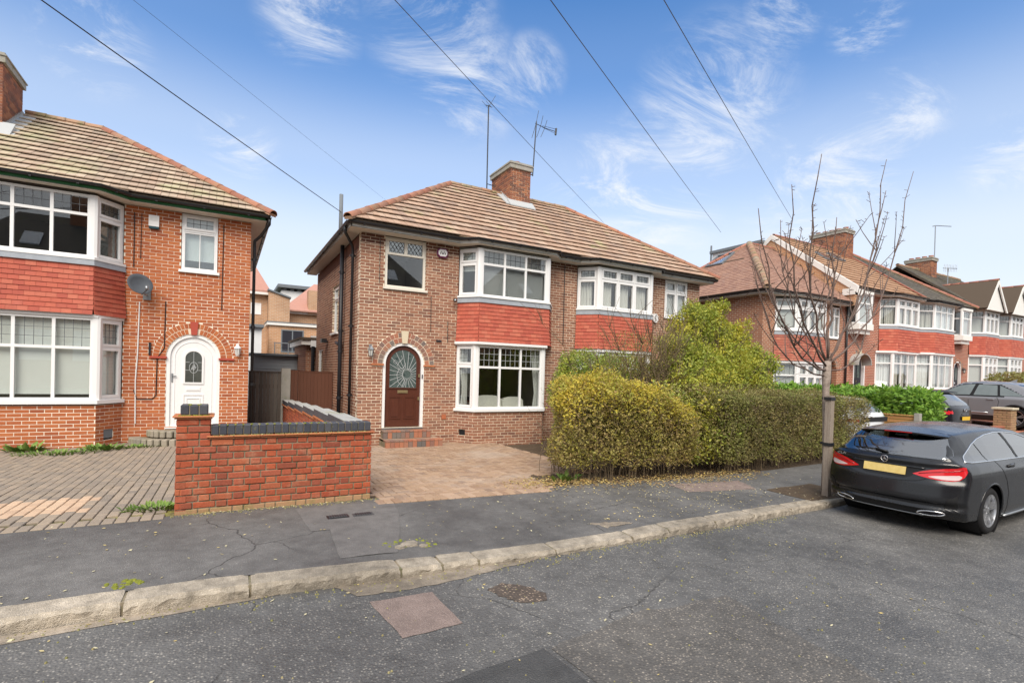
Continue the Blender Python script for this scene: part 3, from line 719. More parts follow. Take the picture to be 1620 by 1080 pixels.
def grid_window(parent, O, u, n, w0, w1, z0, z1, cols=1, top=.28, sash=(), lead=None, diamond=False, fill=None, d=-.03, mull=.055, outer=.055, glass='glass', leadcol='lead_line', sill=None, paint='white_upvc', sashes_top=None, label=None, fillgap=.0):
    """A window as one part: frame, with panes, leading and what hangs behind it as sub-parts."""
    f = MB(); bar = lambda a, b, c, e, p=0.0, q=.06: f.obox(O, u, n, a, b, d-q, d+p, c, e)
    bar(w0, w0+outer, z0, z1); bar(w1-outer, w1, z0, z1); bar(w0+outer, w1-outer, z0, z0+outer); bar(w0+outer, w1-outer, z1-outer, z1)
    iw0, iw1, iz0, iz1 = w0+outer, w1-outer, z0+outer, z1-outer
    zt = iz1-(iz1-iz0)*top if top else None
    if zt: bar(iw0, iw1, zt-.028, zt+.028, -.002)
    cw = (iw1-iw0+mull)/cols; cells = []
    for i in range(cols):
        a = iw0+i*cw; b = a+cw-mull
        if i < cols-1: bar(b, b+mull, iz0, (zt-.028) if zt else iz1, -.004); 
        if i < cols-1 and zt: bar(b, b+mull, zt+.028, iz1, -.004)
        cells.append((a, b, iz0, (zt-.028) if zt else iz1, 'low', i))
        if zt: cells.append((a, b, zt+.028, iz1, 'top', i))
    panes = []
    for a, b, c, e, kind, i in cells:
        s = .0
        if kind in sash or (kind, i) in sash:
            s = .042
            for (p, q, r, t) in ((a-.008, a+s, c-.008, e+.008), (b-s, b+.008, c-.008, e+.008), (a+s, b-s, c-.008, c+s), (a+s, b-s, e-s, e+.008)):
                f.obox(O, u, n, p, q, d-.045, d+.016, r, t)
        panes.append((a+s, b-s, c+s, e-s, kind))
    o = f.obj('window', paint, parent, label=label)
    for a, b, c, e, kind in panes:
        MB().obox(O, u, n, a, b, d-.034, d-.028, c, e).obj('pane', glass, o)
    ll = MB()
    for a, b, c, e, kind in panes:
        if kind == 'top' and lead:
            nc, nr = lead
            if diamond:
                m_ = nc
                def seg(p, q):
                    du = q[0]-p[0]; dz = q[1]-p[1]; L_ = sqrt(du*du+dz*dz); px, pz = -dz/L_*.004, du/L_*.004
                    pts = [(p[0]+px, p[1]+pz), (p[0]-px, p[1]-pz), (q[0]-px, q[1]-pz), (q[0]+px, q[1]+pz)]
                    ll.prism(pts, d-.028, d-.022, lambda a_, b_, h: (O[0]+u[0]*a_+n[0]*h, O[1]+u[1]*a_+n[1]*h, O[2]+b_))
                W_, H_ = b-a, e-c; st = W_/m_; sl = H_/nr/st*1.0
                for k in range(-m_*2, m_*2+1):
                    for sgn in (1, -1):
                        # line z = c + sgn*sl*2*(x-a-k*st)
                        pts = []
                        x0 = a+k*st
                        g = sgn*sl*1.6
                        xa, xb = a, b
                        za, zb = c+g*(xa-x0), c+g*(xb-x0)
                        lo, hi = c, e
                        ts = []
                        p, q = [xa, za], [xb, zb]
                        t0, t1 = 0, 1
                        dz_ = zb-za
                        if abs(dz_) < 1e-9: continue
                        ta, tb = (lo-za)/dz_, (hi-za)/dz_
                        t0, t1 = max(0, min(ta, tb)), min(1, max(ta, tb))
                        if t1-t0 > .03: seg((xa+(xb-xa)*t0, za+dz_*t0), (xa+(xb-xa)*t1, za+dz_*t1))
            else:
                for k in range(1, nc): x = a+(b-a)*k/nc; ll.obox(O, u, n, x-.0045, x+.0045, d-.028, d-.022, c, e)
                for k in range(1, nr): z = c+(e-c)*k/nr; ll.obox(O, u, n, a, b, d-.028, d-.0215, z-.0045, z+.0045)
    if ll.v: ll.obj('lead_lattice', leadcol, o)
    if sill: 
        ms = MB(); ms.obox(O, u, n, w0-.05, w1+.05, -.12, sill, z0-.05, z0+.004); ms.obj('sill', paint, o)
    if fill:
        dd = d-.12
        if fill[0] == 'blind':
            zb = iz0+(iz1-iz0)*fill[2] if len(fill) > 2 else iz0
            MB().obox(O, u, n, iw0-.02+fillgap, iw1+.02-fillgap, dd-.004, dd, zb, iz1+.02).obj('blind', fill[1], o)
        elif fill[0] == 'slats':
            m = MB(); z = iz0
            while z < iz1:
                m.poly([(O[0]+u[0]*a+n[0]*q, O[1]+u[1]*a+n[1]*q, O[2]+zz) for a, q, zz in ((iw0, dd-.01, z+.012), (iw1, dd-.01, z+.012), (iw1, dd+.01, z), (iw0, dd+.01, z))]); z += .024
            m.obj('slatted_blind', fill[1], o)
        elif fill[0] == 'curtain':
            for a, b in fill[2]:
                m = MB(); aa = iw0+(iw1-iw0)*a; bb = iw0+(iw1-iw0)*b; k = max(8, int((bb-aa)/.014)); ph = random.random()*6
                rows = [iz0-.02, iz0+(iz1-iz0)*.5, iz1+.03]
                for zz in rows:
                    for i in range(k+1):
                        x = aa+(bb-aa)*i/k; q = dd-.03+.028*sin(i*.9+ph)+.012*sin(i*.37+ph*2); m.v.append((O[0]+u[0]*x+n[0]*q, O[1]+u[1]*x+n[1]*q, O[2]+zz))
                for r in range(2):
                    for i in range(k): m.f.append((r*(k+1)+i, r*(k+1)+i+1, (r+1)*(k+1)+i+1, (r+1)*(k+1)+i))
                m.obj('curtain', fill[1], o, True)
    return o
def room(house, plan, y1, z0, z1, mat='room'):
    """inside of a room: plan is its front edge in plan, y1 its back"""
    m = MB(); xs = [p[0] for p in plan]; x0, x1 = plan[0][0], plan[-1][0]
    pl = plan+[(x1, y1), (x0, y1)]
    m.poly([(x, y, z0) for x, y in pl]); m.poly([(x, y, z1) for x, y in reversed(pl)])
    m.poly([(x0, y1, z0), (x1, y1, z0), (x1, y1, z1), (x0, y1, z1)])
    m.poly([(x0, plan[0][1], z0), (x0, y1, z0), (x0, y1, z1), (x0, plan[0][1], z1)]); m.poly([(x1, y1, z0), (x1, plan[-1][1], z0), (x1, plan[-1][1], z1), (x1, y1, z1)])
    return m.obj('room_interior', mat, house)
def seg_frame(P, Q, z=0.0):
    d = Vector((Q[0]-P[0], Q[1]-P[1])); L = d.length; d /= L
    return (P[0], P[1], z), (d.x, d.y), (d.y, -d.x), L
def bay_ring(m, plan, off0, off1, z0, z1):
    """band round a bay, off0..off1 out from its faces"""
    def outl(o):
        pts = []; k = len(plan)
        for i, p in enumerate(plan):
            ns = []
            if i > 0: ns.append(seg_frame(plan[i-1], p)[2])
            if i < k-1: ns.append(seg_frame(p, plan[i+1])[2])
            if len(ns) == 2:
                s = Vector(ns[0])+Vector(ns[1]); s = s/(s.length_squared/2) if s.length else s
                pts.append((p[0]+s.x*o, p[1]+s.y*o))
            else:
                nn = ns[0]; t = Vector((-nn[1], nn[0]))
                # run back to the wall line
                pts.append((p[0]+nn[0]*o, p[1]+nn[1]*o))
        return pts
    a, b = outl(off0), outl(off1)
    for i in range(len(plan)-1):
        lo = [(*a[i], z0), (*a[i+1], z0), (*b[i+1], z0), (*b[i], z0)]; hi = [(x, y, z1) for x, y, _ in lo]
        m.hexa(lo, hi)
    return outl
def hung_tiles(house, plan, z0, z1, mat, limit=300, tw=.165, gauge=.10, flare=.05, vis=None, name='hanging_tile'):
    blocks = []; nrow = max(1, round((z1-z0)/gauge)); g = (z1-z0)/nrow
    for s in range(len(plan)-1):
        O, u, n, L = seg_frame(plan[s], plan[s+1])
        e0 = .41 if s > 0 else 0; e1 = .41 if s < len(plan)-2 else 0
        for r in range(nrow):
            zc = z1-(r+.5)*g; t = (z1-zc)/(z1-z0); off = .020+flare*t*t
            lo, hi = -e0*off-.0, L+e1*off
            w = lo-(tw/2 if r % 2 else 0)
            while w < hi:
                a, b = max(lo, w+.0015), min(hi, w+tw-.0015)
                if b-a > .015:
                    m = Mx(O, u, n, (a+b)/2, off+random.uniform(-.001, .0015), zc-.004, rad(8+random.uniform(-1, 1))+atan2(flare*2*t, (z1-z0)), random.uniform(-.006, .006))
                    blocks.append((b-a, .012, g+.022, m))
                w += tw
    lay_blocks(blocks, name, mat, house, limit, 0, 'hung_tiling', vis)
    # battened backing
    bk = MB(); bay_ring(bk, plan, -.12, .006, z0, z1); bk.obj('apron_backing', 'roof_mortar', house)
def clip_poly(poly, clipper):
    out = poly
    k = len(clipper)
    for i in range(k):
        a, b = clipper[i], clipper[(i+1) % k]; inp = out; out = []
        if not inp: break
        side = lambda p: (b[0]-a[0])*(p[1]-a[1])-(b[1]-a[1])*(p[0]-a[0])
        for j in range(len(inp)):
            p, q = inp[j], inp[(j+1) % len(inp)]; sp, sq = side(p), side(q)
            if sp >= -1e-9: out.append(p)
            if (sp >= -1e-9) != (sq >= -1e-9):
                t = sp/(sp-sq); out.append((p[0]+(q[0]-p[0])*t, p[1]+(q[1]-p[1])*t))
    return out
def area(p): return abs(sum(p[i][0]*p[(i+1) % len(p)][1]-p[(i+1) % len(p)][0]*p[i][1] for i in range(len(p))))/2
def tile_slope(roof, E0, u, v, poly, mat, limit=300, tw=.30, gauge=.335, thick=.055, half=True, name='roof_tile', backing='roof_mortar', vis=None, joinname='roof_tiling'):
    """Roof tiles course by course on the slope E0 + a*u + b*v, cut to the polygon (counter-clockwise)."""
    u = Vector(u); v = Vector(v); nn = u.cross(v).normalized(); E0 = Vector(E0)
    amin, amax = min(p[0] for p in poly), max(p[0] for p in poly); bmin, bmax = min(p[1] for p in poly), max(p[1] for p in poly)
    tiles = []; r = 0; b = bmin
    hw = tw/2 if half else tw
    while b < bmax-.02:
        a0 = amin-(tw/2 if r % 2 else 0)-tw
        k = 0
        while a0+k*tw < amax:
            pieces = []
            for hf in range(2 if half else 1):
                x0 = a0+k*tw+hf*hw+.003; x1 = x0+hw-.006
                rc = [(x0, b), (x1, b), (x1, b+gauge+.03), (x0, b+gauge+.03)]
                c = clip_poly(rc, poly)
                if len(c) >= 3 and area(c) > .003: pieces.append((c, hf))
            if pieces: tiles.append((b, pieces))
            k += 1
        b += gauge; r += 1
    objs = []
    def build(m, t, c0):
        b0, pieces = t
        dz = random.uniform(0, .005)
        for c, hf in pieces:
            def P(p, top):
                s = (p[1]-b0)/gauge; h = (.006+thick*(1-s*.8)+dz+(.003 if hf else 0)) if top else (.006+thick*(1-s*.8)-.016)
                q = E0+u*p[0]+v*p[1]+nn*h-c0; return (q.x, q.y, q.z)
            m.hexa([P(p, False) for p in c], [P(p, True) for p in c])
    def cen(t):
        c = t[1][0][0]; return E0+u*(sum(p[0] for p in c)/len(c))+v*(sum(p[1] for p in c)/len(c))
    tiles.sort(key=lambda t: (0 if in_view(cen(t)) and (vis is None or vis(cen(t))) else 1, cen(t).length))
    n = 0
    for t in tiles[:limit]:
        c0 = cen(t)
        if not in_view(c0, .1): break
        m = MB(); build(m, t, c0); place(m.mesh(name, mat), name, roof, Matrix.Translation(c0)); n += 1
    rest = MB(); z = Vector((0, 0, 0))
    for t in tiles[n:]: build(rest, t, z)
    if rest.v: rest.obj(joinname, mat, roof, kind='stuff')
    if backing:
        m = MB(); pts = [E0+u*a+v*b_ for a, b_ in poly]
        m.hexa([tuple(p-nn*.09) for p in pts], [tuple(p-nn*.004) for p in pts]); m.obj('roof_deck', backing, roof)
def ridge_line(roof, P0, P1, mat, r=.115, seg=.42, name='ridge_tile', lift=.02):
    P0, P1 = Vector(P0), Vector(P1); d = P1-P0; L = d.length; d.normalize(); n = max(1, round(L/seg)); s = L/n
    side = d.cross(Vector((0, 0, 1))).normalized(); upv = side.cross(d)
    for k in range(n):
        m = MB(); c0 = P0+d*(k+.5)*s
        q = 8; jz = random.uniform(-.006, .006)
        rings = []
        for t, rr in ((-.5, r*1.06), (-.40, r*1.03), (.5, r*.96)):
            for rad_ in (rr, rr-.018):
                ring = []
                for i in range(q+1):
                    a = pi*i/q; p = d*(t*s*1.03)+side*(cos(a)*rad_)+upv*(sin(a)*rad_*.92-.03+lift+jz); ring.append(len(m.v)); m.v.append(tuple(p))
                rings.append(ring)
        for a, b in ((0, 2), (2, 4)):
            for i in range(q): m.f.append((rings[a][i], rings[a][i+1], rings[b][i+1], rings[b][i]))
        for a, b in ((0, 1), (5, 4)):
            for i in range(q): m.f.append((rings[a][i], rings[b][i], rings[b][i+1], rings[a][i+1]))
        place(m.mesh(name, mat, True), name, roof, Matrix.Translation(c0))
    bed = MB()
    for i in range(n*2):
        t = i/(n*2); p = P0+d*(t*L); q_ = P0+d*((i+1)/(n*2)*L); w = r*.92
        bed.hexa([tuple(p-side*w-upv*.05), tuple(p+side*w-upv*.05), tuple(q_+side*w-upv*.05), tuple(q_-side*w-upv*.05)], [tuple(p-side*w*.9+upv*.012), tuple(p+side*w*.9+upv*.012), tuple(q_+side*w*.9+upv*.012), tuple(q_-side*w*.9+upv*.012)])
    bed.obj('ridge_bedding', 'ridge_old', roof)
def gutter(house, path, r=.055, mat='black_plastic', brackets=.9):
    m = MB(); P = [Vector(p) for p in path]
    for a, b in zip(P, P[1:]):
        d = (b-a); L = d.length; d.normalize(); side = d.cross(Vector((0, 0, 1))).normalized(); q = 8
        i0 = len(m.v)
        for e in (a-d*.02, b+d*.02):
            for rr in (r, r-.008):
                for i in range(q+1):
                    t = pi+pi*i/q; v = e+side*cos(t)*rr+Vector((0, 0, sin(t)*rr)); m.v.append(tuple(v))
        s = q+1
        for i in range(q):
            m.f.append((i0+i, i0+i+1, i0+2*s+i+1, i0+2*s+i)); m.f.append((i0+s+i+1, i0+s+i, i0+3*s+i, i0+3*s+i+1))
        m.f.append((i0, i0+2*s, i0+3*s, i0+s)); m.f.append((i0+q, i0+s+q, i0+3*s+q, i0+2*s+q))
        k = int(L/brackets)
        for i in range(k+1):
            c = a+d*(L*(i+.5)/(k+1)); m.box(c.x-.02, c.x+.02, c.y-.03, c.y+.03, c.z-r-.012, c.z+.01)
    g = m.obj('gutter', mat, house); return g
def downpipe(house, path, r=.036, mat='black_plastic', collars=(), name='downpipe'):
    m = MB(); m.tube(path, r, 10)
    o = m.obj(name, mat, house, True)
    c = MB()
    for p in collars:
        c.tube([(p[0], p[1], p[2]-.035), (p[0], p[1], p[2]+.035)], r+.012, 10); c.box(p[0]-.07, p[0]+.07, p[1]-.012, p[1]+.05, p[2]-.014, p[2]+.014)
    if collars: c.obj('pipe_bracket', mat, o)
    return o
def arch_pts(c, r, z0, zs, n=16):
    return [(c-r, z0)]+[(c+r*cos(pi-pi*i/n), zs+r*sin(pi-pi*i/n)) for i in range(n+1)]+[(c+r, z0)]
def arch_ring(m, O, u, n, c, r0, r1, z0, zs, d0, d1, k=16):
    a, b = arch_pts(c, r1, z0, zs, k), arch_pts(c, r0, z0, zs, k)
    f = lambda w, d, z: (O[0]+u[0]*w+n[0]*d, O[1]+u[1]*w+n[1]*d, O[2]+z)
    for i in range(len(a)-1):
        q = [a[i], a[i+1], b[i+1], b[i]]
        m.hexa([f(w, d0, z) for w, z in q], [f(w, d1, z) for w, z in q])
    return m
def arch_slab(m, O, u, n, c, r, z0, zs, d0, d1, k=18):
    f = lambda w, d, z: (O[0]+u[0]*w+n[0]*d, O[1]+u[1]*w+n[1]*d, O[2]+z)
    p = arch_pts(c, r, z0, zs, k); return m.hexa([f(w, d0, z) for w, z in p], [f(w, d1, z) for w, z in p])
def voussoirs(house, O, u, n, c, zs, rings, mat, key=None, keymat='stone', proud=.006):
    for r0, r1, cnt in rings:
        for i in range(cnt):
            a = pi*(i+.5)/cnt
            if key and abs(a-pi/2) < key/((r0+r1)/2)/2: continue
            rm = (r0+r1)/2; h = r1-r0-.010; w = pi*rm/cnt-.010
            m = MB(); wi = w*(r0/rm); wo = w*(r1/rm)
            ca, sa = cos(a), sin(a)
            def P(t, rr, d):
                x = c+ca*rr-sa*t; z = zs+sa*rr+ca*t; return (O[0]+u[0]*x+n[0]*d, O[1]+u[1]*x+n[1]*d, O[2]+z)
            q = [(-wi/2, r0+.005), (wi/2, r0+.005), (wo/2, r1-.005), (-wo/2, r1-.005)]
            pr = proud+random.uniform(-.001, .001)
            m.hexa([P(t, rr, -.1) for t, rr in q], [P(t, rr, pr) for t, rr in q]); m.obj('arch_brick', mat, house, fix=True)
    r0, r1 = rings[0][0], rings[-1][1]
    am = MB()
    arch_ring(am, O, u, n, c, r0, r1, zs-.001, zs, -.1, proud-.004, 20); am.obj('arch_mortar', 'mortar_pale', house)
    if key:
        m = MB(); f = lambda w, d, z: (O[0]+u[0]*w+n[0]*d, O[1]+u[1]*w+n[1]*d, O[2]+z)
        q = [(c-key*.38, zs+r0-.02), (c+key*.38, zs+r0-.02), (c+key*.55, zs+r1+.03), (c-key*.55, zs+r1+.03)]
        m.hexa([f(w, -.1, z) for w, z in q], [f(w, .035, z) for w, z in q]); m.obj('keystone', keymat, house)
def chimney(roof, x0, x1, y0, y1, z0, z1, mat, pots=2, capmat='brick_cap', n_ind=300):
    ch = MB().box(x0+.012, x1-.012, y0+.012, y1-.012, z0, z1-.22).obj('chimney', 'mortar_pale', roof)
    bl = []
    for O, u, n, L in (((x0, y0, 0), (1, 0), (0, -1), x1-x0), ((x0, y1, 0), (0, -1), (-1, 0), y1-y0), ((x1, y0, 0), (0, 1), (1, 0), y1-y0)):
        b, _ = wall_blocks(O, u, n, L, z0, z1-.22, [], flip=int(abs(u[1])), depth=.05)
        bl += b
    lay_blocks(bl, 'brick', mat, ch, 200, .003, 'further_bricks')
    cp = MB(); cp.box(x0-.05, x1+.05, y0-.05, y1+.05, z1-.22, z1-.08); cp.box(x0-.075, x1+.075, y0-.075, y1+.075, z1-.08, z1-.05)
    cp.box(x0-.04, x1+.04, y0-.04, y1+.04, z1-.05, z1); cp.obj('chimney_cap', 'concrete', ch)
    for i in range(pots):
        t = (i+.5)/pots; cy = y0+(y1-y0)*t; cx = (x0+x1)/2
        MB().lathe([(.13, 0), (.14, .03), (.12, .06), (.12, .12), (.14, .15), (.10, .15), (.10, .02)], lambda a, b, h: (cx+a, cy+b, z1+h-.01), 14).obj('chimney_pot', 'roof_tile_red', ch, True)
    return ch
def opening_room(house, x0, x1, y0, z0, z1): return room(house, [(x0, y0), (x1, y0)], y0+2.2, z0, z1)
FU, FN = (1.0, 0.0), (0.0, -1.0)      # a street front: along +X, facing -Y
PARTY = 8.57
# ================================================================ the middle pair: left half
D = 12.5; X0 = 2.77; ZE = 3.26; ZB = -1.95
H1 = thing('semi_detached_house', 'dark brown brick semi with arched brown front door and brick steps', 'house', (5.7, 12.5, -1.85))
def front_bay_house(H, x0, x1, O, plan_u, plan_g, ops, brick, mortar, zt, z0, vis, dark=True, limit=300):
    pass
planU1 = [(5.30, D), (5.68, 12.0), (7.80, 12.0), (8.18, D)]
planG1 = [(5.28, D), (5.62, 12.0), (7.70, 12.0), (8.04, D)]
OF = (X0, D, 0.0)
L1 = PARTY-X0
def W(x): return x-X0
ops1 = [rect_op(W(3.35), W(4.40), 1.98, 9), rect_op(W(5.30), W(8.16), 1.80, 9), rect_op(W(5.32), W(8.10), .74, 1.80), rect_op(W(5.30), W(8.02), -1.02, .78), arch_op(W(3.89), .53, -1.43, .15), ring_op(W(3.89), .79, .145)]
ops1b = ops1[:4]+[arch_op(W(3.89), .53, -1.43, .15)]
def front_vis(p): return not (p.x > 7.75 and p.z < .4)
bl, _ = wall_blocks(OF, FU, FN, L1, ZB, ZE-.225, ops1)
_, bk = wall_blocks(OF, FU, FN, L1, ZB, ZE, ops1b)
wall1 = mortar_mesh(OF, FU, FN, bk).obj('front_wall', 'mortar_pale', H1)
lay_blocks(bl, 'brick', 'main_brick', wall1, 190, .003, 'further_bricks', front_vis)
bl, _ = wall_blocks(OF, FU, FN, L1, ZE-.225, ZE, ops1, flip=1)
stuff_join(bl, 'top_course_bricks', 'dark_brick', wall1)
# side wall facing the gap (u runs towards the street so that n points to -X)
OS = (X0, 19.1, 0.0); SU, SN = (0.0, -1.0), (-1.0, 0.0)
opsS = [rect_op(19.1-16.08, 19.1-15.16, 1.03, 2.40), rect_op(19.1-18.5, 19.1-17.6, -.5, .63)]
bl, bk = wall_blocks(OS, SU, SN, 6.6-.102, ZB, ZE-.32, opsS, flip=1, jit=.0003)
side1 = mortar_mesh(OS, SU, SN, bk, -.21, -.0025).obj('side_wall', 'mortar_pale', H1)
lay_blocks(bl, 'brick', 'main_brick', side1, 110, .003, 'further_bricks', lambda p: p.y < 15.5)
bl, bk = wall_blocks(OS, SU, SN, 6.6-.102, ZE-.32, ZE, [])
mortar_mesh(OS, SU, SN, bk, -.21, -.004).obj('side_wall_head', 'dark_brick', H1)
MB().box(X0, 14.36, 18.9, 19.1, ZB, ZE).obj('rear_wall', 'brick_plain_x', H1)
# bay below the ground floor window
bays = []
for s in range(3):
    O_, u_, n_, L_ = seg_frame(planG1[s], planG1[s+1])
    b, k_ = wall_blocks(O_, u_, n_, L_, ZB, -1.03, [rect_op(.14, .34, -1.66, -1.50)] if s == 0 else [], flip=s)
    mortar_mesh(O_, u_, n_, k_, -.15).obj('bay_wall', 'mortar_pale', H1)
    bays += b
    if s == 0: MB().obox(O_, u_, n_, .145, .335, -.1, -.03, -1.655, -1.505).obj('air_vent', 'black_plastic', H1)
lay_blocks(bays, 'brick', 'main_brick', wall1, 0, .003, 'bay_bricks')
# ground floor bay window
def bay_windows(H, plan, z0, z1, specs, post=.075, d=-.02):
    P = MB()
    for i in (1, 2):
        x, y = plan[i]; s = 1 if i == 1 else -1
        P.prism([(x-.07*s, y+.085), (x-.052*s, y+.018), (x-.005*s, y-.0), (x+.075*s, y-.0), (x+.08*s, y+.09)], z0, z1, lambda a, b, h: (a, b, h))
    P.obj('bay_post', 'white_upvc', H)
    for s in range(3):
        O_, u_, n_, L_ = seg_frame(plan[s], plan[s+1])
        a = .012 if s == 0 else .05 if s == 2 else .06; b = L_-(.05 if s == 0 else .012 if s == 2 else .06)
        sp = specs[s]; grid_window(H, O_, u_, n_, a, b, z0, z1, d=d, **sp)
bay_windows(H1, planG1, -.95, .70, [dict(cols=1, top=.30, sash=('low', 'top'), lead=(3, 3)), dict(cols=3, top=.33, lead=(4, 3), leadcol='lead_bright'), dict(cols=1, top=.30, sash=('low', 'top'), lead=(3, 3))])
m = MB(); bay_ring(m, planG1, -.13, .055, -1.02, -.95); m.obj('bay_sill', 'white_upvc', H1)
m = MB(); bay_ring(m, planG1, -.13, .045, .70, .785); bay_ring(m, planG1, .0451, .085, .725, .785); m.obj('bay_head', 'white_upvc', H1)
hung_tiles(H1, planU1, .80, 1.80, 'hung_tile', 200)
m = MB(); bay_ring(m, planU1, -.1, .035, 1.80, 1.935); bay_ring(m, planU1, .0351, .05, 1.80, 1.83); m.obj('lead_flashing', 'lead', H1)
bay_windows(H1, planU1, 1.97, 3.20, [dict(cols=1, top=.28, sash=('low', 'top'), lead=(3, 2), fill=('blind', 'blind', .55)), dict(cols=3, top=.30, lead=(4, 2), fill=('slats', 'blind_white')), dict(cols=1, top=.28, sash=('low', 'top'), lead=(3, 2), fill=('blind', 'blind', .0))])
m = MB(); bay_ring(m, planU1, -.13, .06, 1.935, 1.98); m.obj('bay_sill', 'white_upvc', H1)
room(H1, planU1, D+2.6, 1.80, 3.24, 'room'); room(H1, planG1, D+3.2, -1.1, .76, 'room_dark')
# what can be seen in the front room: a sofa back, tied drapes, fireplace
def drape(H, x, y, z0, z1, w, tie=.35, mat='drape_grey'):
    m = MB(); k = 14; rows = 9
    for r in range(rows):
        t = r/(rows-1); z = z0+(z1-z0)*t; ww = w*(.55+.45*abs(t-tie)/max(tie, 1-tie))*1.0
        for i in range(k+1): m.v.append((x+ww*(i/k-.5)+(.10*(1-abs(t-tie))), y+.03*sin(i*1.7), z))
    for r in range(rows-1):
        for i in range(k): m.f.append((r*(k+1)+i, r*(k+1)+i+1, (r+1)*(k+1)+i+1, (r+1)*(k+1)+i))
    return m.obj('curtain', mat, H, True)
drape(H1, 7.55, 12.25, -.95, .70, .34, .25); drape(H1, 5.42, 12.45, -.95, .70, .25, .3)
sofa = MB()
for a, b, c in ((5.9, 6.75, -.62), (6.78, 7.45, -.66)):
    k = 10
    for i in range(k):
        x0, x1 = a+(b-a)*i/k, a+(b-a)*(i+1)/k; q0 = c-.10*(2*(i/k)-1)**4; q1 = c-.10*(2*((i+1)/k)-1)**4
        sofa.hexa([(x0, 12.62, -1.05), (x1, 12.62, -1.05), (x1, 12.85, -1.05), (x0, 12.85, -1.05)], [(x0, 12.66, q0), (x1, 12.66, q1), (x1, 12.82, q1-.02), (x0, 12.82, q0-.02)])
so = thing('sofa', 'cream sofa back seen through the lower bay window of the middle house', 'sofa', (6.7, 12.7, -1.1)); sofa.obj('back_cushion', 'sofa', so)
MB().box(5.9, 7.45, 12.86, 13.5, -1.1, -.85).obj('seat', 'sofa', so)
# upstairs front window with diamond leading
grid_window(H1, OF, FU, FN, W(3.36), W(4.39), 2.02, 3.25, cols=1, top=None, d=-.025, outer=.06, paint='cream_paint', sill=.05)
# its two small top lights: a transom and a mullion over the big pane
w2 = grid_window(H1, OF, FU, FN, W(3.40), W(4.35), 2.83, 3.21, cols=2, top=None, d=-.018, outer=.05, mull=.08, paint='cream_paint')
tl = MB()
for i in range(2):
    a = W(3.45)+i*.465; b = a+.385; c, e = 2.88, 3.16; nn_ = 4; st = (b-a)/nn_; g = (e-c)/(st*2)
    for k in range(-8, 13):
        for sg in (1, -1):
            xs_ = a+k*st; za, zb = c+sg*g*(a-xs_), c+sg*g*(b-xs_); t0 = (c-za)/(zb-za); t1 = (e-za)/(zb-za); t0, t1 = max(0, min(t0, t1)), min(1, max(t0, t1))
            if t1-t0 < .05: continue
            p = (a+(b-a)*t0, za+(zb-za)*t0); q = (a+(b-a)*t1, za+(zb-za)*t1); dx, dz = q[0]-p[0], q[1]-p[1]; l = sqrt(dx*dx+dz*dz); px, pz = -dz/l*.006, dx/l*.006
            tl.prism([(p[0]+px, p[1]+pz), (p[0]-px, p[1]-pz), (q[0]-px, q[1]-pz), (q[0]+px, q[1]+pz)], -.048, -.040, lambda a_, b_, h: (X0+a_, D-h, b_))
tl.obj('lead_lattice', 'lead_line', w2)
opening_room(H1, 3.2, 4.6, D+.2, 1.9, 3.2)
# front door
dr = thing('x', None, None); bpy.data.objects.remove(dr)
m = MB(); arch_ring(m, OF, FU, FN, W(3.89), .455, .528, -1.43, .155, -.14, -.02, 20)
frame1 = m.obj('door_frame', 'white_upvc', H1)
m = MB(); arch_slab(m, OF, FU, FN, W(3.89), .455, -1.41, .155, -.13, -.075, 20); door1 = m.obj('front_door', 'brown_wood', H1)
m = MB(); arch_slab(m, OF, FU, FN, W(3.89), .345, -.44, .16, -.075, -.066, 20); m.obj('stained_glass', 'glass_art', door1)
m = MB(); arch_ring(m, OF, FU, FN, W(3.89), .345, .372, -.44, .16, -.075, -.055, 20); m.obox(OF, FU, FN, W(3.89)-.372, W(3.89)+.372, -.075, -.055, -.468, -.44); m.obj('glass_bead', 'brown_wood', door1)
# leading: rays fanning out from a point, a bird-like curl in the middle left plain
ld = MB(); cx0, cz0 = W(3.89)+.10, -.10
def in_glass(x, z):
    dx = x-W(3.89)
    return (abs(dx) < .34 and -.435 < z <= .16) or (z > .16 and dx*dx+(z-.16)**2 < .34**2)
for k in range(22):
    a = 2*pi*k/22+.07; seg_ = None
    s = .10; p = None
    while s < .95:
        x, z = cx0+cos(a)*s, cz0+sin(a)*s
        if in_glass(x, z): p = p or (x, z); q = (x, z)
        s += .01
    if p:
        dx, dz = q[0]-p[0], q[1]-p[1]; l = sqrt(dx*dx+dz*dz)
        if l < .05: continue
        px, pz = -dz/l*.005, dx/l*.005
        ld.prism([(p[0]+px, p[1]+pz), (p[0]-px, p[1]-pz), (q[0]-px, q[1]-pz), (q[0]+px, q[1]+pz)], -.066, -.060, lambda a_, b_, h: (X0+a_, D-h, b_))
for pts, r in (([(-.05, .36), (-.02, .28), (-.10, .20), (-.16, .10), (-.10, .03), (.0, .05), (.06, .14), (.03, .22)], .006), ([(-.10, .03), (-.16, -.12), (-.12, -.30), (.0, -.42)], .006), ([(.02, .02), (-.02, -.14), (.06, -.3), (.02, -.42)], .006), ([(.12, .0), (.22, -.03), (.18, .04), (.10, .03)], .005), ([(-.25, .20), (-.20, .25), (-.15, .2), (-.2, .14), (-.25, .2)], .005)):
    ld.tube([(X0+W(3.89)+a, D+.063, b) for a, b in pts], r, 5)
ld.obj('lead_lattice', 'lead_bright', door1)
m = MB()
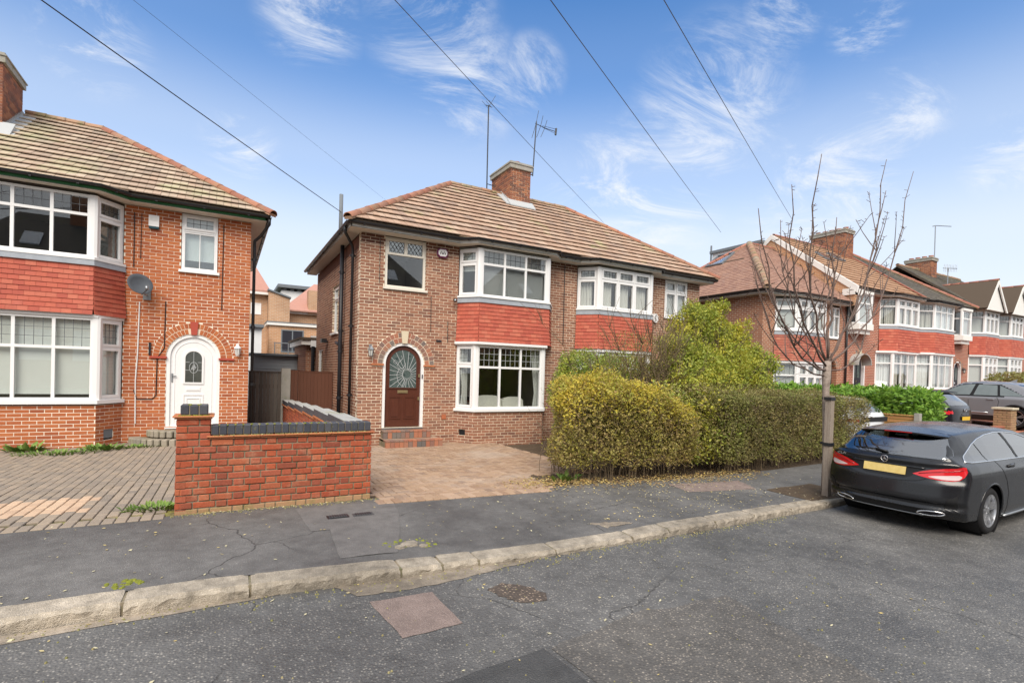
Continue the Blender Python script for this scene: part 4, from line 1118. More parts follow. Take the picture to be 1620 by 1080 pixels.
for x in (-.19, .19):
    for (a, b, c, e) in ((x-.15, x+.15, -1.22, -.66),):
        for q in ((a, b, c, c+.022), (a, b, e-.022, e), (a, a+.022, c+.022, e-.022), (b-.022, b, c+.022, e-.022)): m.obox(OF, FU, FN, W(3.89)+q[0], W(3.89)+q[1], -.075, -.062, q[2], q[3])
        m.obox(OF, FU, FN, W(3.89)+a+.06, W(3.89)+b-.06, -.075, -.064, c+.06, e-.06)
m.obj('door_panel', 'brown_wood', door1)
m = MB(); m.obox(OF, FU, FN, W(3.89)-.13, W(3.89)+.13, -.075, -.058, -.575, -.50); m.obox(OF, FU, FN, W(3.89)-.10, W(3.89)+.10, -.058, -.050, -.555, -.52); m.obj('letter_plate', 'brass', door1)
m = MB(); m.obox(OF, FU, FN, W(3.89)+.395, W(3.89)+.435, -.075, -.05, -.17, -.09); m.obox(OF, FU, FN, W(3.89)+.395, W(3.89)+.435, -.075, -.05, -.75, -.67); m.obj('door_lock', 'brass', door1)
m = MB(); m.obox(OF, FU, FN, W(3.37), W(4.41), -.14, .03, -1.46, -1.43); m.obj('threshold', 'steel', H1)
MB().obox(OF, FU, FN, W(3.89)+.475, W(3.89)+.50, -.02, -.005, -.20, -.10).obj('door_bell', 'ink', frame1)
voussoirs(H1, OF, FU, FN, W(3.89), .15, [(.535, .655, 17), (.660, .785, 21)], 'step_red', key=.17)
for sx in (-1, 1):
    c = W(3.89)+sx*.66
    MB().obox(OF, FU, FN, c-.15, c+.15, -.05, .04, .105, .145).obj('springer_tile', 'creasing', H1)
# tiled steps
st = thing('door_steps', 'two brick steps of red and dark tiles below the brown door', 'steps', (3.95, 12.2, -1.85))
for i, (xa, xb, ya, za, zb) in enumerate(((3.30, 4.72, 11.85, -1.90, -1.66), (3.33, 4.52, 12.18, -1.66, -1.47))):
    MB().box(xa+.01, xb-.01, ya+.02, 12.46, za, zb-.012).obj('step_core', 'mortar_grey', st)
    k = 13 if i == 0 else 11; w = (xb-xa)/k
    for j in range(k):
        M4 = Matrix.Translation((xa+(j+.5)*w, ya+.05, (za+zb)/2-.022))
        place(BLOCKMESH.setdefault(('st', i), unit_block('step_tile', w-.008, .09, zb-za-.05, .003, 'step_red')), 'step_tile', st, M4)
        M4 = Matrix.Translation((xa+(j+.5)*w, ya+.11, zb-.022))
        place(BLOCKMESH.setdefault(('st2', i), unit_block('step_tile', w-.008, .21, .042, .006, 'step_red')), 'step_tile', st, M4)
    MB().box(xa+.01, xb-.01, ya+.22, 12.47, zb-.05, zb-.003).obj('step_paving', 'paver_brown', st)
# side windows
grid_window(H1, OS, SU, SN, 19.1-16.08, 19.1-15.16, 1.03, 2.40, cols=1, top=.28, sash=('top',), d=-.06, fill=('blind', 'blind'), sill=.06)
grid_window(H1, OS, SU, SN, 19.1-18.5, 19.1-17.6, -.5, .63, cols=1, top=None, d=-.02, sill=.05, outer=.07)
for q in ((15.0, 16.2, 1.0, 2.4), (17.4, 18.7, -.5, .6)):
    MB().box(X0+.23, X0+1.6, q[0], q[1], q[2], q[3]).obj('room_interior', 'room', H1)
# eaves: soffit, fascia, gutter following the bay
RZ = 3.42
def eaves(H, path, wallpath, zs, mat_f, mat_s='cream_paint', fasc=.13, gut=True):
    f = MB()
    for a, b in zip(path, path[1:]):
        d = Vector((b[0]-a[0], b[1]-a[1])).normalized(); n_ = Vector((d.y, -d.x))
        f.hexa([(a[0], a[1], zs), (b[0], b[1], zs), (b[0]-n_.x*.025, b[1]-n_.y*.025, zs), (a[0]-n_.x*.025, a[1]-n_.y*.025, zs)], [(a[0], a[1], zs+fasc), (b[0], b[1], zs+fasc), (b[0]-n_.x*.025, b[1]-n_.y*.025, zs+fasc), (a[0]-n_.x*.025, a[1]-n_.y*.025, zs+fasc)])
    f.obj('fascia', mat_f, H)
    s = MB()
    for i in range(len(path)-1):
        a, b, c, e = path[i], path[i+1], wallpath[i+1], wallpath[i]
        s.hexa([(a[0], a[1], zs-.004), (b[0], b[1], zs-.004), (c[0], c[1], zs-.004), (e[0], e[1], zs-.004)], [(a[0], a[1], zs+.014), (b[0], b[1], zs+.014), (c[0], c[1], zs+.014), (e[0], e[1], zs+.014)])
    s.obj('soffit', mat_s, H)
    if gut:
        g = [];
        for i, p in enumerate(path):
            ns = []
            if i > 0: q = Vector((p[0]-path[i-1][0], p[1]-path[i-1][1])).normalized(); ns.append(Vector((q.y, -q.x)))
            if i < len(path)-1: q = Vector((path[i+1][0]-p[0], path[i+1][1]-p[1])).normalized(); ns.append(Vector((q.y, -q.x)))
            s_ = sum(ns, Vector((0, 0))); s_ = s_/(s_.length_squared/len(ns)) if len(ns) == 2 else s_
            g.append((p[0]+s_.x*.06, p[1]+s_.y*.06, zs+fasc-.015))
        gutter(H, g)
ev = [(2.46, 19.4), (2.46, 12.16), (5.18, 12.16), (5.52, 11.82), (7.92, 11.82), (8.26, 12.16), (PARTY, 12.16)]
wv = [(2.77, 19.4), (2.77, 12.5), (5.30, 12.5), (5.66, 12.02), (7.78, 12.02), (8.18, 12.5), (PARTY, 12.5)]
eaves(H1, ev, wv, ZE+.01, 'white_paint')
ev2 = [(PARTY, 12.16), (8.98, 12.16), (9.38, 11.82), (11.86, 11.82), (12.2, 12.16), (14.67, 12.16), (14.67, 19.4)]
wv2 = [(PARTY, 12.5), (9.12, 12.5), (9.55, 12.02), (11.68, 12.02), (12.1, 12.5), (14.36, 12.5), (14.36, 19.4)]
# roof of the left half
E0 = Vector((0, 12.08, RZ)); RY, RZT = 15.8, 6.10
vd = Vector((0, RY-12.08, RZT-RZ)); VL = vd.length; vd.normalize()
roof1 = MB().box(5, 8.5, 15.0, 16.6, 3.5, 5.0).obj('roof', 'roof_mortar', H1)
AX = 6.30; BX = 10.86
tile_slope(roof1, E0, (1, 0, 0), vd, [(2.40, 0), (PARTY, 0), (PARTY, VL), (AX, VL)], 'roof_tile', 300)
# the courses carried out over the bay at a flatter pitch
def kick(roof, x0, x1, x2, x3, yb, mat):
    v2 = Vector((0, 12.10-yb, .10)); l2 = v2.length; v2.normalize()
    tile_slope(roof, (0, yb, RZ-.085), (1, 0, 0), v2, [(x1, 0), (x2, 0), (x3, l2), (x0, l2)], mat, 30, gauge=.335, thick=.03, backing=None, joinname='bay_roof_tiling')
kick(roof1, 5.1, 5.5, 7.95, 8.3, 11.76, 'roof_tile')
m = MB()   # other slopes of the roof
m.hexa([(2.40, 12.08, RZ-.05), (AX, RY, RZT-.05), (AX, RY, RZT-.05), (2.40, 19.5, RZ-.05)], [(2.40, 12.08, RZ), (AX, RY, RZT), (AX, RY, RZT), (2.40, 19.5, RZ)])
m.hexa([(2.40, 19.5, RZ-.05), (AX, RY, RZT-.05), (PARTY, RY, RZT-.05), (PARTY, 19.5, RZ-.05)], [(2.40, 19.5, RZ), (AX, RY, RZT), (PARTY, RY, RZT), (PARTY, 19.5, RZ)])
m.obj('rear_roof_slope', 'roof_tile', roof1)
ridge_line(roof1, (2.36, 12.04, RZ+.01), (AX, RY, RZT+.03), 'ridge_tile'); ridge_line(roof1, (AX, RY, RZT+.03), (8.2, RY, RZT+.03), 'ridge_old')
chimney(roof1, 8.20, 8.97, 15.15, 16.55, 4.9, 7.08, 'chimney_brick')
m = MB()   # stepped lead flashing round the stack
for i in range(7):
    y = 15.15+i*.10; z = RZ+(y-12.08)*(RZT-RZ)/(RY-12.08); m.box(8.165, 8.205, y, y+.10, z+.02, z+.17)
m.hexa([(7.98, 15.0, 5.58), (8.22, 15.0, 5.58), (8.22, 15.8, 6.16), (7.98, 15.8, 6.16)], [(7.98, 15.0, 5.62), (8.22, 15.0, 5.62), (8.22, 15.8, 6.20), (7.98, 15.8, 6.20)])
m.hexa([(8.1, 14.92, 5.535), (9.07, 14.92, 5.535), (9.07, 15.16, 5.70), (8.1, 15.16, 5.70)], [(8.1, 14.92, 5.575), (9.07, 14.92, 5.575), (9.07, 15.16, 5.82), (8.1, 15.16, 5.82)])
m.obj('lead_flashing', 'lead_bright', roof1)
# pipes on the side wall
sp = MB(); xx, yy = 2.66, 14.19
soil = downpipe(H1, [(xx, yy, -1.9), (xx, yy, 3.3)], .052, 'black_iron', [(xx, yy, z) for z in (-.78, .45, 1.0, 2.55)], 'soil_pipe')
MB().tube([(2.60, 14.19, 3.3), (2.60, 14.19, 4.60)], .05, 10).obj('vent_pipe', 'slate_grey', soil, True)
m = MB(); m.tube([(2.70, 14.35, .62), (2.70, 15.0, .72)], .045, 8); m.tube([(xx, yy, .45), (2.68, 14.4, .75)], .045, 8); m.obj('branch_pipe', 'black_iron', soil, True)
downpipe(H1, [(2.40, 12.55, 3.33), (2.42, 12.6, 3.22), (2.66, 12.98, 3.02), (2.69, 13.02, 2.9), (2.69, 13.02, -1.9)], .036, 'black_plastic', [(2.69, 13.02, z) for z in (2.78, 1.05, -.65)])
# small things fixed to this front
def lantern(name, lab, x, y, z, mat, n=(0, -1)):
    t = thing(name, lab, 'wall lamp', (x, y, z))
    MB().box(x-.03, x+.03, y-.02, y, z-.02, z+.12).obj('back_plate', mat, t)
    MB().tube([(x, y-.02, z+.10), (x, y-.09, z+.12)], .012, 6).obj('arm', mat, t)
    c = (x, y-.10)
    MB().lathe([(.0, .10), (.02, .09), (.075, .02), (.078, .0), (.06, .0)], lambda a, b, h: (c[0]+a, c[1]+b, z+h), 6).obj('cap', mat, t)
    MB().lathe([(.058, 0), (.04, -.14)], lambda a, b, h: (c[0]+a, c[1]+b, z+h), 6).obj('glass_body', 'drape_grey', t)
    m = MB()
    for k in range(6):
        a = 2*pi*k/6; m.tube([(c[0]+.062*cos(a), c[1]+.062*sin(a), z), (c[0]+.043*cos(a), c[1]+.043*sin(a), z-.14)], .006, 4)
    m.obj('frame', mat, t)
    MB().lathe([(.045, -.14), (.03, -.17), (.0, -.19)], lambda a, b, h: (c[0]+a, c[1]+b, z+h), 6).obj('finial', mat, t)
    return t
lantern('wall_lantern', 'small clear glass lantern on the brown brick left of the brown door', 3.04, 12.495, .47, 'steel')
def alarm(name, lab, x, y, z, kind):
    t = thing(name, lab, 'alarm box', (x, y, z))
    if kind == 'oct':
        o8 = [(x+a*.145, z+b*.115) for a, b in ((-1, -.45), (-.6, -1), (.6, -1), (1, -.45), (1, .45), (.6, 1), (-.6, 1), (-1, .45))]
        i8 = [(x+(a-x)*.82, z+(b-z)*.76) for a, b in o8]
        MB().prism(o8, y-.05, y, lambda a, b, h: (a, h, b)).obj('casing', 'purple', t); MB().prism(i8, y-.062, y-.05, lambda a, b, h: (a, h, b)).obj('face', 'white_plain', t)
        mk = MB()
        for s in (-.05, .03):
            mk.prism([(x+s-.035, z-.035), (x+s-.012, z-.035), (x+s+.012, z+.03), (x+s, z+.04)], y-.066, y-.062, lambda a, b, h: (a, h, b)); mk.prism([(x+s+.016, z-.035), (x+s+.05, z-.035), (x+s+.026, z+.028)], y-.066, y-.062, lambda a, b, h: (a, h, b))
        mk.obj('emblem', 'ink', t)
    elif kind == 'box':
        MB().box(x-.095, x+.095, y-.06, y, z-.10, z+.145).obj('casing', 'white_plain', t); MB().box(x-.093, x+.093, y-.055, y, z-.145, z-.10).obj('strobe', 'teal', t)
        g = MB()
        for k in range(5): g.box(x-.08, x+.08, y-.063, y-.06, z+.02+k*.02, z+.025+k*.02)
        g.obj('vent_slot', 'drape_grey', t)
    else:
        o8 = [(x+.12*cos(2*pi*(k+.5)/8), z+.155*sin(2*pi*(k+.5)/8)) for k in range(8)]
        MB().prism(o8, y-.06, y, lambda a, b, h: (a, h, b)).obj('casing', 'white_plain', t)
        mk = MB()
        for k in range(4): mk.box(x-.02, x+.02, y-.064, y-.06, z-.09+k*.05, z-.06+k*.05)
        mk.obj('emblem', 'ink', t)
    return t
alarm('alarm_box', 'white and purple eight sided alarm box beside the upper bay of the middle house', 4.82, 12.495, 3.03, 'oct')
cc = thing('security_camera', 'small dark camera at the left end of the lead strip on the middle bay', 'camera', (5.2, 12.4, 1.84))
MB().tube([(5.18, 12.42, 1.86), (5.14, 12.30, 1.83)], .05, 10).obj('camera_body', 'black_plastic', cc, True); MB().tube([(5.14, 12.30, 1.83), (5.136, 12.288, 1.826)], .035, 10).obj('lens', 'steel', cc, True)
# aerials
a1 = thing('television_aerial', 'tall thin aerial mast standing left of the middle chimney', 'aerial', (8.0, 16.65, 6.2))
MB().tube([(8.03, 16.6, 6.0), (8.01, 16.6, 9.5)], .022, 6).obj('mast', 'black_iron', a1); MB().tube([(8.02, 16.6, 6.72), (8.3, 16.5, 6.66)], .015, 5).obj('bracket', 'black_iron', a1)
m = MB(); m.tube([(7.85, 16.5, 9.42), (8.2, 16.7, 9.52)], .012, 5)
for a, dz in ((-.15, .0), (0, .05), (.12, .1)): m.tube([(8.0+a, 16.35, 9.45+dz-.18), (8.02+a, 16.85, 9.5+dz+.22)], .008, 4)
m.tube([(8.02, 16.6, 9.45), (8.35, 16.75, 10.0)], .008, 4); m.obj('aerial_head', 'black_iron', a1)
a2 = thing('television_aerial', 'slanted yagi aerial on the right of the middle chimney', 'aerial', (9.1, 15.2, 6.9))
MB().tube([(9.05, 15.15, 6.75), (9.14, 15.15, 8.62)], .020, 6).obj('mast', 'black_iron', a2)
m = MB(); m.tube([(9.10, 15.15, 8.55), (9.62, 15.3, 8.57), (10.1, 15.4, 8.62)], .012, 5)
for k, (s, ln) in enumerate(((.0, .55), (.22, .45), (.42, .36))):
    bx_, by_, bz_ = 9.14+s, 15.17+s*.25, 8.56
    for sg in (1, -1): m.tube([(bx_, by_, bz_), (bx_+.12*sg, by_+.05, bz_+sg*ln*.9)], .009, 4)
for dz in (.09, -.07): m.tube([(9.45, 15.25, 8.57+dz*.3), (10.1, 15.4, 8.62+dz)], .007, 4)
m.tube([(10.1, 15.4, 8.50), (10.12, 15.4, 8.74)], .035, 6); m.obj('aerial_head', 'black_iron', a2)
MB().tube([(9.05, 15.15, 6.8), (8.97, 15.2, 6.8)], .02, 5).obj('bracket', 'black_iron', a2)

# ================================================================ the middle pair: right half
H2 = thing('semi_detached_house', 'right half of the middle brick pair, half hidden by bushes', 'house', (11.5, 12.5, -1.85))
planU2 = [(9.12, D), (9.56, 12.0), (11.66, 12.0), (12.10, D)]; planG2 = [(9.16, D), (9.58, 12.0), (11.62, 12.0), (12.06, D)]
O2 = (PARTY, D, 0.0); L2 = 14.36-PARTY
def W2(x): return x-PARTY
ops2 = [rect_op(W2(12.72), W2(13.79), 1.98, 9), rect_op(W2(9.12), W2(12.10), 1.80, 9), rect_op(W2(9.14), W2(12.08), .74, 1.80), rect_op(W2(9.16), W2(12.06), -1.0, .78)]
bl, _ = wall_blocks(O2, FU, FN, L2, ZB, ZE-.225, ops2, flip=1); _, bk = wall_blocks(O2, FU, FN, L2, ZB, ZE, ops2)
wall2 = mortar_mesh(O2, FU, FN, bk).obj('front_wall', 'mortar_pale', H2)
lay_blocks(bl, 'brick', 'main_brick', wall2, 300, .003, 'further_bricks', lambda p: p.z > (.9 if p.x < 9.2 else 2.0))
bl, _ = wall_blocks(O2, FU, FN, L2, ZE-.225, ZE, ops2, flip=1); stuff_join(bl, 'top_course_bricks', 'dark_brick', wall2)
MB().box(14.16, 14.36, 12.52, 18.9, ZB, ZE).obj('side_wall', 'brick_plain_y', H2)
for s in range(3):
    O_, u_, n_, L_ = seg_frame(planG2[s], planG2[s+1]); MB().obox(O_, u_, n_, 0, L_, -.1, 0, ZB, -1.03).obj('bay_wall', 'brick_plain_x', H2)
cur = ('curtain', 'curtain', [(-.02, .30), (.72, 1.02)])
bay_windows(H2, planG2, -.95, .70, [dict(cols=1, top=.3, sash=('low', 'top'), lead=(3, 3), fill=('blind', 'blind')), dict(cols=3, top=.3, sash=('low', 'top'), lead=(4, 3), fill=('blind', 'blind')), dict(cols=1, top=.3, sash=('low', 'top'), lead=(3, 3), fill=('blind', 'blind'))])
m = MB(); bay_ring(m, planG2, -.13, .055, -1.02, -.95); m.obj('bay_sill', 'white_upvc', H2); m = MB(); bay_ring(m, planG2, -.13, .06, .70, .785); m.obj('bay_head', 'white_upvc', H2)
hung_tiles(H2, planU2, .80, 1.80, 'hung_tile', 200, vis=lambda p: p.x < 11 and p.z > .9)
m = MB(); bay_ring(m, planU2, -.1, .035, 1.80, 1.935); m.obj('lead_flashing', 'lead', H2)
bay_windows(H2, planU2, 1.97, 3.20, [dict(cols=1, top=.27, sash=('low', 'top'), lead=(4, 2), fill=('curtain', 'curtain', [(0, .72)])), dict(cols=3, top=.27, sash=('low', 'top'), lead=(4, 2), fill=('curtain', 'curtain', [(.0, .24), (.38, .60), (.72, .98)])), dict(cols=1, top=.27, sash=('low', 'top'), lead=(4, 2), fill=('blind', 'blind'))])
m = MB(); bay_ring(m, planU2, -.13, .06, 1.935, 1.98); m.obj('bay_sill', 'white_upvc', H2)
room(H2, planU2, D+2.6, 1.80, 3.24); room(H2, planG2, D+2.6, -1.1, .76)
grid_window(H2, O2, FU, FN, W2(12.73), W2(13.78), 2.02, 3.25, cols=2, top=.30, sash=('low', 'top'), d=-.025, sill=.05, fill=('blind', 'drape_grey', .0))
opening_room(H2, 12.5, 14.0, D+.2, 1.9, 3.2)
eaves(H2, ev2, wv2, ZE+.01, 'white_paint')
roof2 = MB().box(9.2, 12, 15.0, 16.6, 3.5, 5.0).obj('roof', 'roof_mortar', H2)
tile_slope(roof2, E0, (1, 0, 0), vd, [(PARTY, 0), (14.74, 0), (BX, VL), (PARTY, VL)], 'roof_tile', 300)
kick(roof2, 8.9, 9.35, 11.9, 12.25, 11.76, 'roof_tile')
m = MB()
m.hexa([(14.74, 19.5, RZ-.05), (BX, RY, RZT-.05), (BX, RY, RZT-.05), (14.74, 12.08, RZ-.05)], [(14.74, 19.5, RZ), (BX, RY, RZT), (BX, RY, RZT), (14.74, 12.08, RZ)])
m.hexa([(PARTY, 19.5, RZ-.05), (PARTY, RY, RZT-.05), (BX, RY, RZT-.05), (14.74, 19.5, RZ-.05)], [(PARTY, 19.5, RZ), (PARTY, RY, RZT), (BX, RY, RZT), (14.74, 19.5, RZ)])
m.obj('rear_roof_slope', 'roof_tile', roof2)
ridge_line(roof2, (8.97, RY, RZT+.03), (BX, RY, RZT+.03), 'ridge_old'); ridge_line(roof2, (14.78, 12.04, RZ+.01), (BX, RY, RZT+.03), 'ridge_tile')
alarm('alarm_box', 'white eight sided alarm box with dark marks between the right half windows', 12.28, 12.495, 1.93, 'oval')
# cables clipped to the fronts
def cable(H, pts, r=.010, mat='black_plastic'): return MB().tube(pts, r, 5).obj('cable', mat, H)
cable(H1, [(8.80-.15, 12.485, 3.2), (8.66, 12.485, .9)], .012); cable(H1, [(4.55, 12.485, 1.9), (4.56, 12.485, 1.0)], .007); cable(H1, [(5.02, 12.485, 1.3), (5.03, 12.485, .75)], .008)
cable(H1, [(3.22, 12.485, 3.2), (3.22, 12.485, 2.1)], .007)
MB().obox(OF, FU, FN, W(4.72), W(4.86), -.0, .03, .76, .80).obj('air_vent', 'ink', H1)
MB().obox(OF, FU, FN, W(4.92), W(5.04), 0, .02, -1.24, -1.12).obj('terracotta_vent', 'creasing', H1)
# ================================================================ left house (right half of its pair)
DL = 14.0; XR = .49; ZEL = 3.46; ZBL = -1.88; XL = -6.2
H3 = thing('semi_detached_house', 'orange brick house with white arched door and red tiled bay', 'house', (-1.5, 14.0, -1.78))
OL = (XL, DL, 0.0); LL = XR-XL
def W3(x): return x-XL
planU3 = [(-5.35, DL), (-4.92, 13.45), (-2.40, 13.45), (-1.97, DL)]; planG3 = [(-5.35, DL), (-4.92, 13.45), (-2.32, 13.45), (-1.965, DL)]
cD, zsD, rD = -.64, .165, .53
ops3 = [rect_op(W3(-.93), W3(-.20), 2.12, 9), rect_op(W3(-5.35), W3(-1.98), 1.95, 9), rect_op(W3(-5.3), W3(-1.985), .92, 1.95), rect_op(W3(-5.3), W3(-1.97), -.86, .96)]
bl, _ = wall_blocks(OL, FU, FN, LL, ZBL, ZEL, j=.0105, ops=ops3+[arch_op(W3(cD), .53, -1.45, zsD), ring_op(W3(cD), .79, zsD-.005)])
_, bk = wall_blocks(OL, FU, FN, LL, ZBL, ZEL, ops3+[arch_op(W3(cD), rD, -1.45, zsD)])
wall3 = mortar_mesh(OL, FU, FN, bk).obj('front_wall', 'mortar_white', H3)
lay_blocks(bl, 'brick', 'left_brick', wall3, 220, .003, 'further_bricks', lambda p: p.x > -2.2)
O5 = (XR, DL, 0.0)
bl, bk = wall_blocks(O5, (0, 1), (1, 0), 7.2, ZBL, ZEL, [], start=.102, flip=1)
mortar_mesh(O5, (0, 1), (1, 0), bk).obj('side_wall', 'mortar_white', H3); stuff_join(bl, 'side_bricks', 'left_brick', wall3)
bays = []
for s in range(3):
    O_, u_, n_, L_ = seg_frame(planG3[s], planG3[s+1])
    b, k_ = wall_blocks(O_, u_, n_, L_, ZBL, -.89, [rect_op(.20, .44, -1.62, -1.42)] if s == 2 else [], flip=s)
    mortar_mesh(O_, u_, n_, k_, -.15).obj('bay_wall', 'mortar_white', H3); bays += b
    if s == 2: MB().obox(O_, u_, n_, .205, .435, -.06, -.012, -1.615, -1.425).obj('air_vent', 'slate_grey', H3)
lay_blocks(bays, 'brick', 'left_brick', wall3, 80, .003, 'bay_bricks')
def bw3(plan, z0, z1, specs): bay_windows(H3, plan, z0, z1, specs)
bw3(planG3, -.80, .90, [dict(cols=1, top=.36, lead=(4, 3)), dict(cols=4, top=.36, lead=(4, 3), fill=('blind', 'blind', .04)), dict(cols=1, top=.34, sash=('low', 'top'), lead=(4, 3), fill=('blind', 'blind', .02, ))])
m = MB(); bay_ring(m, planG3, -.13, .06, -.875, -.80); m.obj('bay_sill', 'white_upvc', H3)
m = MB(); bay_ring(m, planG3, -.13, .02, .90, .965); m.obj('bay_head', 'white_upvc', H3)
hung_tiles(H3, planU3, .97, 1.96, 'hung_tile', 300)
m = MB(); bay_ring(m, planU3, -.1, .04, 1.96, 2.075); bay_ring(m, planU3, .0401, .055, 1.96, 1.99); m.obj('lead_flashing', 'lead', H3)
bw3(planU3, 2.12, 3.40, [dict(cols=1, top=.30, lead=(4, 2)), dict(cols=4, top=.30, lead=(4, 2)), dict(cols=1, top=.30, sash=('low', 'top'), lead=(4, 2), fill=('slats', 'blind'))])
m = MB(); bay_ring(m, planU3, -.13, .05, 2.075, 2.13); m.obj('bay_sill', 'white_upvc', H3)
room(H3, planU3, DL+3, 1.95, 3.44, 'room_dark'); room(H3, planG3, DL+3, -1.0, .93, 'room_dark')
# small upstairs window with a blind and a plant
grid_window(H3, OL, FU, FN, W3(-.92), W3(-.21), 2.15, 3.44, cols=1, top=.27, sash=('top',), lead=(4, 2), d=-.02, fill=('blind', 'blind_white', .17), sill=.05, outer=.05)
w3 = grid_window(H3, OL, FU, FN, W3(-.885), W3(-.245), 2.19, 3.03, cols=2, top=None, d=-.016, outer=.03, mull=.016)
opening_room(H3, -1.1, -.05, DL+.2, 2.0, 3.4)
# front door: white, arched
m = MB(); arch_ring(m, OL, FU, FN, W3(cD), .455, rD, -1.45, zsD, -.12, -.015, 20); fr3 = m.obj('door_frame', 'white_upvc', H3)
m = MB(); arch_slab(m, OL, FU, FN, W3(cD), .455, -1.43, zsD, -.11, -.05, 20); dr3 = m.obj('front_door', 'white_upvc', H3)
for r, z0, dz in ((.375, -1.36, .010),):
    m = MB(); arch_ring(m, OL, FU, FN, W3(cD), r-.012, r, z0, zsD-.02, -.05, -.05+dz, 20); m.obj('door_moulding', 'white_upvc', dr3)
m = MB(); arch_slab(m, OL, FU, FN, W3(cD), .165, -.42, .135, -.05, -.040, 16); m.obj('glazing', 'glass_dark', dr3)
m = MB(); arch_ring(m, OL, FU, FN, W3(cD), .165, .205, -.42, .135, -.05, -.03, 16); m.obox(OL, FU, FN, W3(cD)-.205, W3(cD)+.205, -.05, -.03, -.46, -.42); m.obj('glazing_bead', 'white_upvc', dr3)
m = MB(); c = W3(cD)
m.obox(OL, FU, FN, c-.004, c+.004, -.04, -.035, .01, .29); m.obox(OL, FU, FN, c-.004, c+.004, -.04, -.035, -.42, -.22)
for z in (.045, -.14): m.obox(OL, FU, FN, c-.165, c-.08, -.04, -.035, z-.004, z+.004); m.obox(OL, FU, FN, c+.08, c+.165, -.04, -.035, z-.004, z+.004)
oval = [(XL+c+.085*cos(2*pi*i/24), DL+.037, -.08+.125*sin(2*pi*i/24)) for i in range(25)]; m.tube(oval, .006, 5)
for k in range(3): m.tube([(XL+c+q*.055*cos(q*3+k*2.1), DL+.037, -.10+.03*k+.05*sin(q*4+k)) for q in np.linspace(-1, 1, 9)], .006, 4)
m.tube([(XL+c, DL+.037, -.2), (XL+c+.01, DL+.037, -.02)], .005, 4); m.obj('lead_motif', 'lead_bright', dr3)
m = MB(); c0 = W3(cD)
for q in ((-.14, .14, -.62, -.54),): 
    m.obox(OL, FU, FN, c0+q[0], c0+q[1], -.05, -.038, q[2], q[3]); m.obox(OL, FU, FN, c0+q[0]+.02, c0+q[1]-.02, -.038, -.033, q[2]+.02, q[3]-.02)
m.obj('letter_plate', 'white_plain', dr3)
m = MB()
for (a, b, e, f_) in ((-.20, .20, -1.30, -.70), (-.14, .14, -1.22, -.78)):
    for q in ((a, b, e, e+.02), (a, b, f_-.02, f_), (a, a+.02, e+.02, f_-.02), (b-.02, b, e+.02, f_-.02)): m.obox(OL, FU, FN, c0+q[0], c0+q[1], -.05, -.036, q[2], q[3])
m.obj('door_panel', 'white_upvc', dr3)
m = MB(); m.obox(OL, FU, FN, c0-.43, c0-.40, -.05, -.035, -.42, -.22); m.obox(OL, FU, FN, c0-.425, c0-.33, -.02, -.008, -.29, -.27); m.obox(OL, FU, FN, c0-.42, c0-.41, -.035, -.008, -.29, -.27); m.obj('door_handle', 'steel', dr3)
MB().obox(OL, FU, FN, c0-rD, c0+rD, -.12, .03, -1.48, -1.45).obj('threshold', 'white_upvc', H3)
voussoirs(H3, OL, FU, FN, c0, zsD-.005, [(.535, .655, 25), (.660, .785, 29)], 'left_brick', key=.15, keymat='red_key')
for sx in (-1, 1):
    c = c0+sx*.67; MB().obox(OL, FU, FN, c-.17, c+.15, -.05, .045, zsD-.05, zsD-.005).obj('springer_tile', 'red_key', H3)
# rounded steps
st = thing('door_steps', 'two curved weathered grey brick steps below the white door', 'steps', (cD, 13.7, -1.78))
for i, (R_, za, zb) in enumerate(((.98, -1.82, -1.63), (.66, -1.63, -1.48))):
    m = MB(); pts = [(cD-.1+R_*cos(pi+pi*k/20)*1.0, DL-.02+R_*.78*sin(pi+pi*k/20)) for k in range(21)]
    m.prism(pts, za, zb-.02, lambda a, b, h: (a, b, h)); m.obj('step_core', 'mortar_grey', st)
    k = 22 if i == 0 else 15
    for j in range(k):
        a = pi+pi*(j+.5)/k; px, py = cD-.1+R_*cos(a), DL-.02+R_*.78*sin(a); ang = atan2(.78*cos(a), -sin(a))
        M4 = Matrix.Translation((px, py, (za+zb)/2)) @ Matrix.Rotation(ang, 4, 'Z')
        w = pi*R_*.9/k-.008; place(BLOCKMESH.setdefault(('cst', i), unit_block('step_brick', w, .22, zb-za, .018, 'step_grey')), 'step_brick', st, M4)
# eaves, gutter, roof
RZ3 = 3.60; RY3, RZT3 = 17.45, 6.16
ev3 = [(XL, 13.66), (-5.62, 13.66), (-5.1, 13.24), (-2.28, 13.24), (-1.84, 13.66), (.80, 13.66), (.80, 21.2)]
wv3 = [(XL, 14.0), (-5.35, 14.0), (-4.95, 13.46), (-2.40, 13.46), (-1.97, 14.0), (.49, 14.0), (.49, 21.2)]
eaves(H3, ev3, wv3, ZEL, 'green_paint')
E3 = Vector((0, 13.58, RZ3)); vd3 = Vector((0, RY3-13.58, RZT3-RZ3)); VL3 = vd3.length; vd3.normalize(); AX3 = -2.95
roof3 = MB().box(-6, -3.2, 16.6, 18.2, 3.7, 5.1).obj('roof', 'roof_mortar', H3)
tile_slope(roof3, E3, (1, 0, 0), vd3, [(XL-.2, 0), (.88, 0), (AX3, VL3), (XL-.2, VL3)], 'roof_tile_old', 300)
v2 = Vector((0, .40, .10)); l2 = v2.length; v2.normalize()
tile_slope(roof3, (0, 13.20, RZ3-.075), (1, 0, 0), v2, [(-5.1, 0), (-2.25, 0), (-1.75, l2), (-5.6, l2)], 'roof_tile_old', 40, backing=None, joinname='bay_roof_tiling')
m = MB()
